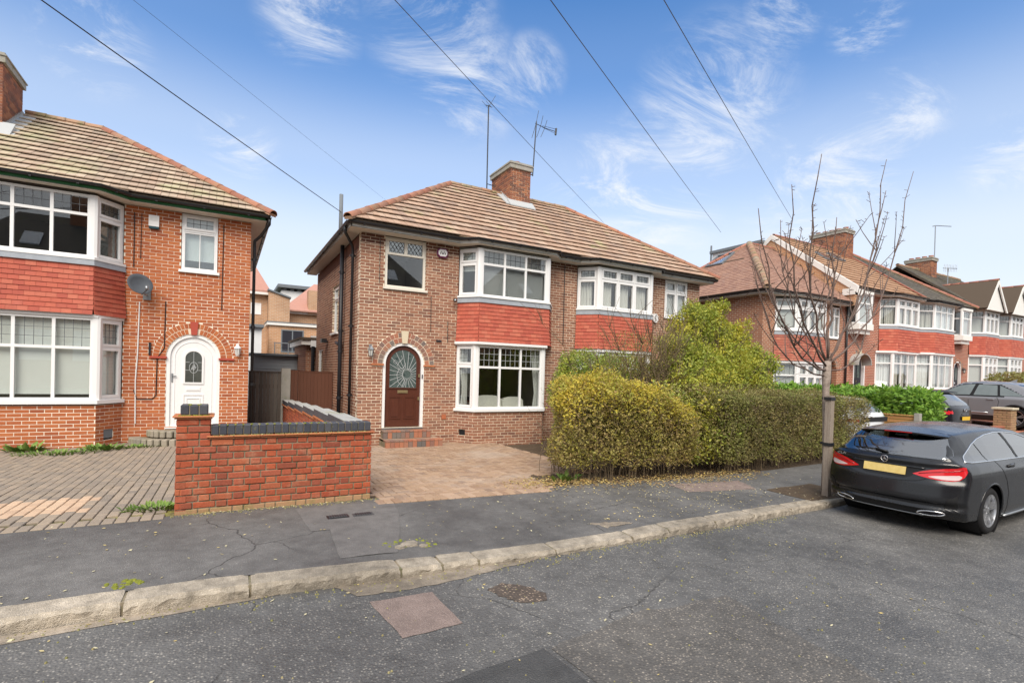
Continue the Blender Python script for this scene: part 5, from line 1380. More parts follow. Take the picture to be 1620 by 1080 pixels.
m.hexa([(.88, 21.3, RZ3-.05), (AX3, RY3, RZT3-.05), (AX3, RY3, RZT3-.05), (.88, 13.58, RZ3-.05)], [(.88, 21.3, RZ3), (AX3, RY3, RZT3), (AX3, RY3, RZT3), (.88, 13.58, RZ3)])
m.hexa([(XL, 21.3, RZ3-.05), (XL, RY3, RZT3-.05), (AX3, RY3, RZT3-.05), (.88, 21.3, RZ3-.05)], [(XL, 21.3, RZ3), (XL, RY3, RZT3), (AX3, RY3, RZT3), (.88, 21.3, RZ3)])
m.obj('rear_roof_slope', 'roof_tile_old', roof3)
ridge_line(roof3, (.93, 13.53, RZ3+.01), (AX3, RY3, RZT3+.03), 'ridge_tile'); ridge_line(roof3, (AX3, RY3, RZT3+.03), (-4.5, RY3, RZT3+.03), 'ridge_old')
chimney(roof3, -5.6, -4.52, 15.95, 17.25, 4.8, 6.92, 'chimney_brick')
m = MB(); z_ = lambda y: RZ3+(y-13.58)*(RZT3-RZ3)/(RY3-13.58)
m.hexa([(-5.7, 15.6, z_(15.6)+.02), (-4.3, 15.6, z_(15.6)+.02), (-4.3, 15.97, z_(15.97)+.02), (-5.7, 15.97, z_(15.97)+.02)], [(-5.7, 15.6, z_(15.6)+.06), (-4.3, 15.6, z_(15.6)+.06), (-4.3, 15.97, z_(15.97)+.20), (-5.7, 15.97, z_(15.97)+.20)])
for i in range(13): y = 15.95+i*.1; m.box(-4.53, -4.49, y, y+.1, min(z_(y), 6.1)+.02, min(z_(y), 6.1)+.17)
m.hexa([(-4.52, 15.6, z_(15.6)+.02), (-4.25, 15.6, z_(15.6)+.02), (-4.25, 17.3, z_(17.3)+.02), (-4.52, 17.3, z_(17.3)+.02)], [(-4.52, 15.6, z_(15.6)+.06), (-4.25, 15.6, z_(15.6)+.05), (-4.25, 17.3, z_(17.3)+.05), (-4.52, 17.3, z_(17.3)+.06)])
m.obj('lead_flashing', 'lead_bright', roof3)
downpipe(H3, [(.86, 13.62, 3.52), (.86, 13.66, 3.40), (.70, 13.95, 3.16), (.575, 14.12, 3.05), (.575, 14.15, 2.9), (.575, 14.15, -1.85)], .036, 'black_plastic', [(.575, 14.15, z) for z in (2.6, .95, -.45)])
# fixtures
alarm('alarm_box', 'white alarm box with dark green base under the left house eaves', -1.445, 13.995, 3.14, 'box')
lantern('wall_lantern', 'ornate white lantern on orange brick right of the white door', .25, 13.995, .40, 'white_plain')
ds = thing('satellite_dish', 'grey satellite dish on orange brick by the red bay', 'satellite dish', (-1.55, 13.99, 1.62))
dv = Vector((.50, -.86, .28)).normalized(); du = dv.cross(Vector((0, 0, 1))).normalized(); dw = du.cross(dv)
dc = Vector((-1.63, 13.62, 1.70))
MB().lathe([(.0, .0), (.09, .008), (.17, .03), (.245, .062), (.25, .058), (.17, .02), (.0, -.012)], lambda a, b, h: tuple(dc+du*a+dw*b*.92+dv*(h-.06)), 28).obj('dish', 'dish_grey', ds, True)
m = MB(); tip = dc+dv*.26-dw*.22
m.tube([tuple(dc-dw*.24), tuple(tip)], .014, 6); m.obj('feed_arm', 'dish_grey', ds); MB().tube([tuple(tip-dv*.02), tuple(tip-dv*.02+dw*.09)], .03, 8).obj('receiver', 'steel', ds, True)
m = MB(); m.tube([tuple(dc-dv*.07), tuple(dc-dv*.15-Vector((0, 0, .1))), (-1.55, 13.93, 1.50), (-1.55, 13.99, 1.50)], .02, 6); m.box(-1.62, -1.48, 13.97, 14.0, 1.40, 1.62); m.obj('bracket', 'steel', ds)
for a, b in (((-1.62, 13.9, 1.50), (-1.42, 13.98, 1.36)), ((-1.66, 13.88, 1.45), (-1.5, 13.96, 1.33))): pass
cable(H3, [(-1.68, 13.985, 1.35), (-1.70, 13.985, .2), (-1.73, 13.985, -.4), (-1.72, 13.985, -1.35)], .012, 'white_plain')
cable(H3, [(-1.20, 13.985, 1.4), (-1.21, 13.985, .35), (-1.34, 13.985, .12), (-1.35, 13.985, -.72), (-1.42, 13.985, -.80), (-1.7, 13.985, -.80), (-1.76, 13.985, -.6)], .010)
cable(H3, [(-1.80, 13.985, 3.3), (-1.80, 13.985, 2.1)], .009); cable(H3, [(-.09, 13.985, 3.3), (-.10, 13.985, 1.3)], .009); cable(H3, [(-1.67, 13.985, 3.3), (-1.68, 13.985, 2.3)], .006)
MB().obox(OL, FU, FN, W3(-1.50), W3(-1.46), 0, .04, .18, .46).obj('cable_bracket', 'black_iron', H3)
# ================================================================ front garden wall
GW = thing('garden_wall', 'low red brick wall with blue brick coping facing the pavement', 'wall', (.6, 6.8, -1.67))
WX0, WX1, WY = -.455, 1.67, 6.66
OG = (WX0, WY, 0.0); WL = WX1-WX0; zb, zt = -1.68, -.835
bl, bk = wall_blocks(OG, FU, FN, WL, zb, zt, [], course=.0768, flemish=True, depth=.11, jit=.004)
O_, u_, n_ = (WX1, WY, 0.0), (0, 1), (1, 0)
b2, k2 = wall_blocks(O_, u_, n_, .22, zb, zt, [], course=.0768, start=.111, jit=.003)
O4, u4, n4 = (WX1, WY+.22, 0.0), (-1, 0), (0, 1)
b3, k3 = wall_blocks(O4, u4, n4, WL-.33, zb, zt, [], course=.0768, flemish=True, depth=.1, jit=.003)
O6, u6, n6 = (WX0, WY+.33, 0.0), (0, -1), (-1, 0)
b4, k4 = wall_blocks(O6, u6, n6, .33, zb, -.605, [], course=.0768, depth=.1, jit=.003)
lo = [b for b in bl if b[3].translation.z < zb+.09]; hi = [b for b in bl if b[3].translation.z >= zb+.09]
bp, kp = wall_blocks(OG, FU, FN, .325, zt, -.605, [], course=.0768, depth=.11, jit=.003)
bq, kq = wall_blocks((WX0+.325, WY, 0), (0, 1), (1, 0), .33, zt, -.605, [], course=.0768, depth=.1, start=.111)
MB().box(WX0+.313, WX1-.012, WY+.012, WY+.208, zb-.1, zt).box(WX0+.012, WX0+.313, WY+.012, WY+.318, zb-.1, -.606).obj('wall_core', 'mortar_grey', GW)
lay_blocks(lo, 'brick', 'pale_brick', GW, 40, .006, 'pale_bricks')
lay_blocks(hi+b2+bp+bq, 'brick', 'wall_brick', GW, 255, .006, 'further_bricks'); stuff_join(b3+b4, 'rear_bricks', 'wall_brick', GW)
# tile creasing, then blue bricks on edge
def creasing(x0, x1, y0, y1, z, parent, mat='creasing'):
    for lay, (e, dz) in enumerate(((.018, 0), (.036, .019))):
        n = max(1, round((x1-x0)/.265)); w = (x1-x0+2*e)/n
        for k in range(n):
            a = x0-e+k*w; m = Matrix.Translation((a+w/2, (y0+y1)/2, z+dz+.009+random.uniform(-.001, .001))) @ Matrix.Rotation(random.uniform(-.004, .004), 4, 'Y')
            key = ('cr', round(w, 3), round(y1-y0+2*e, 3), mat)
            place(BLOCKMESH.setdefault(key, unit_block('creasing_tile', w-.004, y1-y0+2*e, .016, .003, mat)), 'creasing_tile', parent, m)
def coping(x0, x1, y0, y1, z0, z1, parent, w=.082):
    n = max(1, round((x1-x0)/w)); ww = (x1-x0)/n
    for k in range(n):
        key = ('cp', round(ww, 3), round(y1-y0, 3), round(z1-z0, 3))
        me = BLOCKMESH.setdefault(key, unit_block('coping_brick', ww-.009, y1-y0, z1-z0, .008, 'blue_brick'))
        place(me, 'coping_brick', parent, Matrix.Translation((x0+(k+.5)*ww, (y0+y1)/2+random.uniform(-.003, .003), (z0+z1)/2+random.uniform(-.003, .003))) @ Matrix.Rotation(random.uniform(-.01, .01), 4, 'Y'))
creasing(WX0+.325, WX1, WY, WY+.22, zt+.002, GW); creasing(WX0, WX0+.325, WY, WY+.33, -.605, GW)
coping(WX0+.33, WX1-.01, WY+.005, WY+.215, -.792, -.680, GW); coping(WX0+.03, WX0+.30, WY+.04, WY+.27, -.563, -.455, GW, .09)
m = MB(); m.box(WX0+.33, WX1-.015, WY+.02, WY+.20, -.785, -.684); m.box(WX0+.04, WX0+.29, WY+.05, WY+.26, -.565, -.46); m.obj('coping_mortar', 'mortar_grey', GW)
def crumbs(pts, mat, name, parent, s0=.004, s1=.012):
    m = MB()
    for x, y, z in pts:
        s = random.uniform(s0, s1); a = random.uniform(0, 6); k = 5
        m.hexa([(x+s*cos(a+2*pi*i/k), y+s*sin(a+2*pi*i/k), z-.003) for i in range(k)], [(x+s*.6*cos(a+2*pi*i/k), y+s*.6*sin(a+2*pi*i/k), z+s*.7) for i in range(k)])
    return m.obj(name, mat, parent, kind='stuff')
crumbs([(random.uniform(WX0+.34, WX1), WY-.022+random.uniform(-.008, .022), zt+.04) for _ in range(190)], 'debris', 'crumbled_mortar', GW)
crumbs([(random.uniform(WX0+.02, WX0+.31), WY+random.uniform(-.02, .035), -.566) for _ in range(40)]+[(random.choice([WX0+.12, WX0+.21])+random.gauss(0, .012), WY+.05+random.uniform(0, .1), -.452) for _ in range(30)]+[(WX0+.33+.082*random.randint(1, 15)+random.gauss(0, .008), WY+random.uniform(0, .06), -.678) for _ in range(60)], 'moss', 'moss', GW)
# stepped wall between the two drives
SW = thing('garden_wall', 'stepped side wall with grey coping running back to the fence', 'wall', (1.53, 11, -1.8))
ys = [6.90, 8.35, 9.8, 11.25, 12.7, 14.1, 15.55]; zs_ = [-.70, -.735, -.775, -.82, -.865, -.91]
bl = []
for i in range(6):
    y0, y1, z1 = ys[i], ys[i+1], zs_[i]
    O_, u_, n_ = (1.42, y1, 0.0), (0, -1), (-1, 0)
    b, k = wall_blocks(O_, u_, n_, y1-y0, -1.86, z1-.16, [], flip=i, depth=.1); bl += b
    MB().box(1.432, 1.63, y0, y1, -1.95, z1-.16).obj('wall_core', 'mortar_grey', SW)
    O_, u_, n_ = (1.645, y0, 0.0), (0, 1), (1, 0); b, k = wall_blocks(O_, u_, n_, y1-y0, -1.86, z1-.16, [], flip=i, depth=.1); bl += b
    for lay in range(2):
        MB().box(1.40-.012*lay, 1.665+.012*lay, y0-.004*lay, y1-.005, z1-.158+.019*lay, z1-.141+.019*lay).obj('creasing_tile', 'creasing', SW)
    n = max(1, round((y1-y0)/.48)); w = (y1-y0)/n
    for k in range(n): 
        MB().box(1.405, 1.66, y0+k*w+.004, y0+(k+1)*w-.004, z1-.118, z1-.006).obj('coping_slab', 'blue_brick', SW)
        MB().box(1.407, 1.658, y0+k*w+.005, y0+(k+1)*w-.005, z1-.0055, z1).obj('coping_top', 'coping_top', SW)
lay_blocks(bl, 'brick', 'wall_brick', SW, 160, .004, 'further_bricks', lambda p: p.x < 1.5 and p.y > 9)
# ================================================================ fence between the houses
FY = 15.7
F1 = thing('wooden_fence', 'dark weathered upright board fence beside the orange brick house', 'fence', (.95, FY, -1.8))
x = .56
while x < 1.36:
    w = random.uniform(.085, .10); MB().box(x, x+w-.006, FY-random.uniform(0, .012), FY+.02, -1.85, -.165+random.uniform(-.006, .006)).obj('fence_board', 'fence_grey', F1); x += w
m = MB(); m.box(.54, 1.37, FY-.03, FY+.04, -.165, -.13); m.obj('capping_rail', 'fence_grey', F1)
MB().box(.56, 1.36, FY+.02, FY+.07, -.6, -.5).box(.56, 1.36, FY+.02, FY+.07, -1.5, -1.4).obj('fence_rail', 'fence_grey', F1)
P1 = thing('fence_post', 'mossy concrete post between the grey and brown fences', 'post', (1.49, FY, -1.8)); 
tag(MB().box(1.375, 1.61, FY-.05, FY+.10, -1.9, -.04).obj('shaft', 'concrete', P1))
G1 = thing('side_gate', 'brown stained timber gate and panel against the dark brick side wall', 'gate', (2.2, FY, -1.8))
x = 1.615
for w in (.095, .095): MB().box(x, x+w-.004, FY-.015, FY+.02, -1.85, -.085).obj('gate_board', 'fence_brown', G1); x += w
MB().box(1.815, 1.85, FY-.05, FY+.05, -1.85, -.10).obj('gate_post', 'fence_brown', G1)
x = 1.852
while x < 2.74: MB().box(x, min(2.755, x+.098)-.003, FY-.02-random.uniform(0, .004), FY+.02, -1.85, -.14).obj('gate_board', 'fence_brown', G1); x += .098
m = MB(); m.box(1.85, 2.757, FY-.032, FY+.02, -.14, -.105); m.obj('top_rail', 'fence_brown', G1)
# ================================================================ block paved drives
D1 = thing('driveway', None, None, (-2, 10, -1.75)); D1['kind'] = 'structure'
sheet('paving_bed', 'joint_moss', lin(-6.2, 1.42, 20), lin(6.50, 14.0, 14), lambda x, y: z_yard(x, max(y, PV))-.012 if y > PV else z_pave(x, y)-.012+.006, D1)
bl = []; bl2 = []; edge = []
i = 0; x = -6.1
def paver_block(w, d, h, x, y, rot=0.0):
    z = (z_yard(x, y) if y > PV else z_pave(x, PV))+.008
    sl = (z_yard(x, y+.1)-z_yard(x, y-.1))/.2 if y > PV else 0
    m = Matrix.Translation((x, y, z-h/2+random.uniform(-.0025, .0025))) @ Matrix.Rotation(atan2(sl, 1)+random.uniform(-.008, .008), 4, 'X') @ Matrix.Rotation(random.uniform(-.012, .012), 4, 'Y') @ Matrix.Rotation(rot+random.uniform(-.012, .012), 4, 'Z')
    return (w, d, h, m)
while x < 1.40:
    y = 6.76+(.104 if i % 2 else 0)
    while y < 13.98:
        if not (x > WX0-.06 and y < WY+.38):
            pale = -2.6 < x < -1.35+.1*sin(y*9) and 7.15 < y < 7.95
            (bl2 if pale else bl).append(paver_block(.098, .198, .06, x, y+.1))
        y += .208
    x += .108; i += 1
for k in range(60):
    xx = -6.1+k*.108
    if xx < WX0-.05: edge.append(paver_block(.098, .198, .06, xx, 6.64))
lay_blocks(bl+edge, 'paver', 'paver_grey', D1, 260, .006, 'further_pavers'); lay_blocks(bl2, 'paver', 'paver_clean', D1, 40, .006, 'further_clean_pavers')
D2 = thing('driveway', None, None, (3.5, 9, -1.75)); D2['kind'] = 'structure'
sheet('paving_bed', 'joint_sand', lin(1.62, 6.3, 18), lin(6.40, 12.6, 14), lambda x, y: (z_yard(x, y) if y > PV else z_pave(x, PV))-.010, D2)
bl = []; c = .104
for a in range(-10, 70):
    for b in range(-10, 75):
        k = (a-b) % 4
        if k == 0: w, d, xx, yy = .196, .094, 1.66+(a+1)*c, 6.42+(b+.5)*c
        elif k == 3: w, d, xx, yy = .094, .196, 1.66+(a+.5)*c, 6.42+(b+1)*c
        else: continue
        lim = 5.0 if yy < 6.9 else 6.25
        if 1.72 < xx < 6.2 and 6.52 < yy < 12.5 and not (yy < 7.6 and xx > 4.55-(7.6-yy)*.12):
            bl.append(paver_block(w, d, .06, xx, yy))
for k in range(30):
    xx = 1.74+k*.104
    if xx < 4.3: bl.append(paver_block(.098, .198, .06, xx, 6.44))
lay_blocks(bl, 'paver', 'paver_brown', D2, 300, .006, 'further_pavers')
# ================================================================ plants: leaves and stems
def leaf_quads(name, P, size, mat, parent, up=.35, aspect=.5, fold=True, kind='stuff', nrm=None):
    n = len(P); P = np.asarray(P)
    d = RNG.normal(size=(n, 3)); d[:, 2] = d[:, 2]*.7+up; d /= np.linalg.norm(d, axis=1)[:, None]
    nn = RNG.normal(size=(n, 3)) if nrm is None else nrm+RNG.normal(size=(n, 3))*.55
    w = np.cross(d, nn); w /= np.linalg.norm(w, axis=1)[:, None]+1e-9
    s = size*RNG.uniform(.6, 1.35, n)[:, None]
    V = np.zeros((n, 4, 3)); V[:, 0] = P; V[:, 1] = P+d*s*.5+w*s*aspect*.5; V[:, 2] = P+d*s; V[:, 3] = P+d*s*.5-w*s*aspect*.5
    hn = np.cross(d, w); V[:, 2] -= hn*s*.12
    F = np.arange(n*4).reshape(n, 4)
    return np_mesh(name, V.reshape(-1, 3), F, mat, parent, kind)
def twig_net(name, paths, mat, parent, kind='stuff', n=4):
    m = MB()
    for p, r in paths: m.tube(p, r, n, r*.35, cap=False)
    return m.obj(name, mat, parent, kind=kind)
def box_shell(n, lo, hi, rnd, depth, lump=.10, sc=2.2, zbias=0.0, skip_bottom=True):
    """points near the surface of a rounded box: hedge outline with bulges"""
    lo, hi = np.array(lo), np.array(hi); c = (lo+hi)/2; h = (hi-lo)/2
    out = []
    faces = np.array([h[1]*h[2], h[1]*h[2], h[0]*h[2], h[0]*h[2], h[0]*h[1], 0 if skip_bottom else h[0]*h[1]]); faces = faces/faces.sum()
    fidx = RNG.choice(6, n, p=faces); q = RNG.uniform(-1, 1, (n, 3)); ax = fidx//2; sg = np.where(fidx % 2 == 0, -1.0, 1.0)
    sg = np.where(ax == 2, 1.0, sg); q[np.arange(n), ax] = sg
    nr = np.zeros((n, 3)); nr[np.arange(n), ax] = sg
    p = q*h
    # round the corners
    inner = np.clip(p, -(h-rnd), h-rnd); dv = p-inner; ln = np.linalg.norm(dv, axis=1)[:, None]+1e-9
    p = inner+dv/ln*np.minimum(ln, rnd); nr = np.where(ln > 1e-6, dv/ln, nr)
    lumpv = lump*(np.sin(p[:, 0]*sc*1.7+1.3)*np.sin(p[:, 2]*sc*2.1+.7)+.6*np.sin(p[:, 0]*sc*3.9+p[:, 1]*3+2)*np.sin(p[:, 2]*sc*3.3)+.5*np.sin(p[:, 1]*sc*3+p[:, 0]*2))
    dep = RNG.exponential(depth, n)
    p = p+nr*(lumpv-dep+RNG.normal(0, .018, n))[:, None]
    return p+c, nr
def stems_for(x0, x1, y0, y1, zf, h, n, r=.008, spread=.25, wig=.05):
    paths = []
    for _ in range(n):
        x, y = random.uniform(x0, x1), random.uniform(y0, y1); z = zf(x, y)-.05; dx, dy = random.gauss(0, spread), random.gauss(0, spread*.6)
        hh = h*random.uniform(.55, 1.0); p = []
        for k in range(7):
            t = k/6; p.append((x+dx*t*t+random.gauss(0, wig)*t, y+dy*t*t+random.gauss(0, wig)*t, z+hh*t))
        paths.append((p, r*random.uniform(.6, 1.4)))
    return paths
def side_twigs(P, N, n, ln, r):
    idx = RNG.choice(len(P), n); out = []
    for i in idx:
        d = Vector(N[i])*random.uniform(.1, .6)+Vector((random.gauss(0, .7), random.gauss(0, .5), random.uniform(-.1, 1.1))); d.normalize()
        a = Vector(P[i])-d*ln*random.uniform(.6, .9); l = ln*random.uniform(.5, 1.2); b = a+d*l*.5+Vector((random.gauss(0, .02), random.gauss(0, .02), random.gauss(0, .02))); c = a+d*l
        out.append(([tuple(a), tuple(b), tuple(c)], r))
    return out
# front hedge, left mass: gold on top, bare brown below
HG1 = thing('hedge', 'rounded golden yellow hedge with bare twiggy base beside the brown drive', 'hedge', (5.9, 7.3, -1.72))
P, N = box_shell(60000, (4.50, 6.66, -1.70), (8.0, 8.1, -.08), .42, .13, .10, 3.0)
P[:, 0] += (P[:, 1]-6.66)*.66*np.clip((7.6-P[:, 0])/2.6, 0, 1)
top = np.interp(P[:, 0], (4.4, 5.2, 6.4, 7.6, 8.2), (-.22, .0, -.06, -.42, -.56)); zz = -1.70+(P[:, 2]+1.70)*(top+1.70)/(1.62); P[:, 2] = zz
rel = (P[:, 2]+1.70)/(top+1.70)
keep = RNG.uniform(size=len(P)) < np.interp(rel, (0, .12, .3, .55, .8, 1), (.42, .55, .62, .75, 1, 1)); P, N, rel = P[keep], N[keep], rel[keep]
k_ = RNG.integers(0, len(P), 520); sp_ = np.repeat(P[k_]+N[k_]*RNG.uniform(.02, .12, (520, 1)), 9, 0)+RNG.normal(0, .035, (4680, 3)); P = np.concatenate([P, sp_]); N = np.concatenate([N, np.repeat(N[k_], 9, 0)]); rel = np.concatenate([rel, np.repeat(rel[k_], 9)])
g = rel+RNG.normal(0, .13, len(rel))+np.where(P[:, 0] < 4.9, .18, 0) > .74
leaf_quads('golden_foliage', P[g], .047, 'hedge_gold', HG1, nrm=N[g]); leaf_quads('brown_foliage', P[~g], .044, 'hedge_leaf', HG1, nrm=N[~g])
tw = side_twigs(P, N, 2600, .20, .0032)+stems_for(5.0, 7.9, 6.95, 7.9, z_yard, 1.35, 150, .007, .42, .10)
twig_net('stems', tw, 'stem_brown', HG1)
# right run of the clipped hedge
HG2 = thing('hedge', 'long clipped brownish hedge behind the tree stake', 'hedge', (10.9, 7.2, -1.75))
P, N = box_shell(56000, (8.7, 6.68, -1.80), (13.95, 8.0, -.26), .22, .10, .06)
topz = np.interp(P[:, 0], (7.4, 8.5, 12.5, 13.9), (-.30, -.28, -.26, -.40)); P[:, 2] = -1.72+(P[:, 2]+1.72)*(topz+1.72)/1.46
rel = (P[:, 2]+1.72)/(topz+1.72)
keep = RNG.uniform(size=len(P)) < np.interp(rel, (0, .08, .3, 1), (.5, .7, .85, 1)); P, N, rel = P[keep], N[keep], rel[keep]
leaf_quads('foliage', P, .043, 'hedge_dark', HG2, nrm=N)
twig_net('stems', side_twigs(P, N, 4200, .24, .0034)+stems_for(8.9, 13.8, 6.9, 7.8, z_yard, 1.35, 200, .007, .35, .09), 'stem_brown', HG2)
# dark core so that the far side does not show through: a mass of inner twigs
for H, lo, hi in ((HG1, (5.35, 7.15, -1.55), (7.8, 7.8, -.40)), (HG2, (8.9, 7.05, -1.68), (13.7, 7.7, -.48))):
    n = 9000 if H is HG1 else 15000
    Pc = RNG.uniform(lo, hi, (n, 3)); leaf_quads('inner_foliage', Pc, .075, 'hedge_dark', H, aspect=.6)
# green hedge behind, beside the bay
HG3 = thing('hedge', 'green rounded hedge under the red bay of the middle pair', 'hedge', (7.6, 10, -1.8))
P, N = box_shell(26000, (6.15, 9.2, -1.75), (9.4, 11.0, .52), .55, .13, .11)
P[:, 0] += (P[:, 1]-9.2)*.68*np.clip((9.0-P[:, 0])/2.4, 0, 1)
leaf_quads('foliage', P, .052, 'rear_leaf', HG3, nrm=N); Pc = RNG.uniform((7.5, 9.5, -1.7), (9.2, 10.6, .12), (7000, 3)); leaf_quads('inner_foliage', Pc, .10, 'rear_leaf', HG3, aspect=.6)
twig_net('stems', side_twigs(P, N, 1500, .26, .004)+stems_for(7.4, 9.3, 9.5, 10.6, z_yard, 2.0, 70, .010, .2), 'stem_brown', HG3)
# tall evergreen bush
def blob_points(blobs, n, depth=.16):
    w = np.array([b[3]*b[4]*b[5] for b in blobs])**.67; k = RNG.choice(len(blobs), n, p=w/w.sum()); B = np.array(blobs)[k]
    d = RNG.normal(size=(n, 3)); d /= np.linalg.norm(d, axis=1)[:, None]; s = (1-RNG.exponential(depth, n)+RNG.normal(0, .06, n))[:, None]
    return B[:, :3]+d*B[:, 3:6]*s, d
BU = thing('bush', 'tall loose green and yellow bush in front of the pair right end', 'bush', (10.9, 9.0, -1.8))
blobs = [(10.0, 8.9, .95, .45, .5, .5), (10.7, 9.1, 1.45, .50, .5, .45), (11.2, 9.2, 1.05, .65, .6, .55), (11.9, 9.1, .70, .60, .5, .45), (9.9, 8.6, .35, .7, .6, .5), (10.9, 8.7, .45, .8, .7, .6), (11.8, 8.8, .15, .85, .6, .5), (12.4, 9.0, .42, .5, .45, .42), (10.2, 8.4, -.35, .9, .6, .7), (11.4, 8.5, -.5, 1.1, .7, .7), (9.45, 8.5, -.2, .6, .6, .7), (12.3, 8.7, -.4, .6, .5, .5)]
blobs += [(7.75, 7.35, -.85, .55, .5, .6), (8.3, 7.3, -.55, .55, .5, .55), (8.95, 7.3, -.65, .6, .5, .55), (8.2, 7.15, -1.25, .6, .45, .5), (9.0, 7.15, -1.25, .65, .45, .5), (9.5, 7.3, -.75, .5, .45, .6), (8.8, 7.8, -.1, .6, .5, .5), (9.6, 8.0, .0, .7, .5, .6), (7.9, 7.7, -.45, .5, .4, .4)]
blobs += [(9.35, 8.6, .45, .5, .5, .55), (10.3, 8.8, 1.35, .45, .4, .4), (11.5, 9.0, .95, .6, .5, .5), (12.5, 8.9, .0, .6, .5, .6), (9.0, 8.4, .0, .5, .5, .6)]
for _ in range(110):      # sprays standing out of the mass
    b0 = random.choice(blobs[:8]+blobs[21:26]); d = Vector((random.gauss(0, 1), random.gauss(0, .7), random.uniform(-.1, 1.2))).normalized(); s_ = random.uniform(.9, 1.25)
    blobs.append((b0[0]+d.x*b0[3]*s_, b0[1]+d.y*b0[4]*s_, b0[2]+d.z*b0[5]*s_, random.uniform(.10, .22), random.uniform(.10, .2), random.uniform(.12, .26)))
P, N = blob_points(blobs, 62000, .26)
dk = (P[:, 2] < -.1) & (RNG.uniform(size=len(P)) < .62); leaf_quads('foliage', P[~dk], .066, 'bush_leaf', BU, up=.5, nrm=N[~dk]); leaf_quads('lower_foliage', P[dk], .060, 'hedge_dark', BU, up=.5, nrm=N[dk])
def branching(base, tips, r0, mat, name, parent, wob=.10, sub=3, subl=.5):
    paths = []
    for tp in tips:
        b, t = Vector(base)+Vector((random.gauss(0, .08), random.gauss(0, .08), 0)), Vector(tp); p = []
        for k in range(8):
            s = k/7; q = b.lerp(t, s)+Vector((random.gauss(0, wob), random.gauss(0, wob), 0))*s*(1-s)*2; q.z += .12*sin(s*pi); p.append(tuple(q))
        paths.append((p, r0*random.uniform(.6, 1.1)))
        for _ in range(sub):
            k = random.randint(3, 6); o = Vector(p[k]); d = (Vector(p[k+1])-o).normalized()+Vector((random.gauss(0, .6), random.gauss(0, .6), random.uniform(0, .8))); l = subl*random.uniform(.5, 1.2)
            paths.append(([tuple(o), tuple(o+d*l*.5+Vector((0, 0, .02))), tuple(o+d*l)], r0*.4))
    return twig_net(name, paths, mat, parent, None, 5)
branching((10.8, 8.9, -1.8), [(b[0]+random.gauss(0, .2), b[1], b[2]+random.uniform(0, .4)) for b in blobs[:26] for _ in (0, 1)]+[(b[0], b[1], b[2]+b[5]) for b in blobs[26:]], .020, 'bark_twig', 'branches', BU)
# bare twiggy shrub before it
SH = thing('shrub', 'bare brown twiggy shrub between the golden hedge and the green bush', 'shrub', (8.2, 8.5, -1.8))
tips = [(8.1+random.gauss(0, .75), 8.4+random.gauss(0, .40), random.uniform(.0, 1.5)) for _ in range(60)]
branching((8.25, 8.5, -1.75), tips, .014, 'stem_brown', 'branches', SH, .22, 10, .42)
P = np.array([(8.15+RNG.normal(0, .6), 8.45+RNG.normal(0, .35), RNG.uniform(-.5, .95)) for _ in range(5200)]); leaf_quads('foliage', P, .036, 'hedge_leaf', SH)
# laurel along the neighbour's drive, and a low fence
LA = thing('laurel_hedge', 'bright glossy green laurel behind the grey estate car', 'hedge', (17.5, 8.8, -1.6))
P, N = box_shell(9500, (16.95, 6.85, -1.45), (18.25, 12.0, -.15), .35, .10, .10)
leaf_quads('foliage', P, .15, 'laurel_leaf', LA, aspect=.46, nrm=N); Pc = RNG.uniform((17.2, 7.1, -1.4), (18, 11.7, -.5), (2500, 3)); leaf_quads('inner_foliage', Pc, .17, 'laurel_leaf', LA, aspect=.5)
twig_net('stems', stems_for(17.1, 18.1, 7, 11.8, z_yard, 1.2, 60, .014, .15), 'stem_brown', LA)
FO = thing('wooden_fence', 'low orange timber fence under the laurel', 'fence', (16.85, 8, -1.6))
for k in range(7): MB().box(16.83, 16.86, 7.02, 9.4, -1.62+k*.105, -1.53+k*.105).obj('fence_board', 'fence_orange', FO)
MB().box(16.80, 16.90, 7.02, 9.4, -.885, -.86).obj('capping_rail', 'fence_orange', FO)
tag(MB().box(16.78, 16.92, 6.88, 7.01, -1.75, -.80).obj('shaft', 'concrete', thing('fence_post', 'short grey concrete post ending the low orange fence', 'post', (16.85, 6.95, -1.7))))
# fallen leaves and litter
L1_ = []
for _ in range(2600):
    x = random.uniform(4.0, 9.5); y = PV+.05+random.gauss(0, .22)
    if x < 5.4: y += .25*random.random()
    L1_.append((x, y, gz(x, y)+.006+random.uniform(0, .012)))
for _ in range(700):
    x = random.gauss(4.7, .45); y = random.gauss(6.95, .22); L1_.append((x, y, gz(x, y)+.012))
def flat_leaves(name, pts, size, mat):
    P = np.array(pts); n = len(P); a = RNG.uniform(0, 2*pi, n); s = size*RNG.uniform(.5, 1.3, n)[:, None]
    d = np.stack([np.cos(a), np.sin(a), RNG.normal(0, .18, n)], 1); w = np.stack([-np.sin(a), np.cos(a), RNG.normal(0, .18, n)], 1)
    V = np.zeros((n, 4, 3)); V[:, 0] = P-d*s*.5; V[:, 1] = P+w*s*.26; V[:, 2] = P+d*s*.5; V[:, 3] = P-w*s*.26
    o = np_mesh(name, V.reshape(-1, 3), np.arange(n*4).reshape(n, 4), mat, None, 'stuff'); return o
flat_leaves('fallen_leaves', L1_, .045, 'litter_leaf')
L2_ = []
for _ in range(900):
    x = random.gauss(6.2, 1.5); y = random.uniform(4.7, 6.7); L2_.append((x, y, z_pave(x, y)+.007))
for _ in range(160): x = random.uniform(-1.5, 5); y = random.uniform(4.7, 6.6); L2_.append((x, y, z_pave(x, y)+.007))
for _ in range(90): x = random.uniform(-1.5, 6.5); y = KF-abs(random.gauss(0, .10))-.02; L2_.append((x, y, z_road(x, y)+.008))
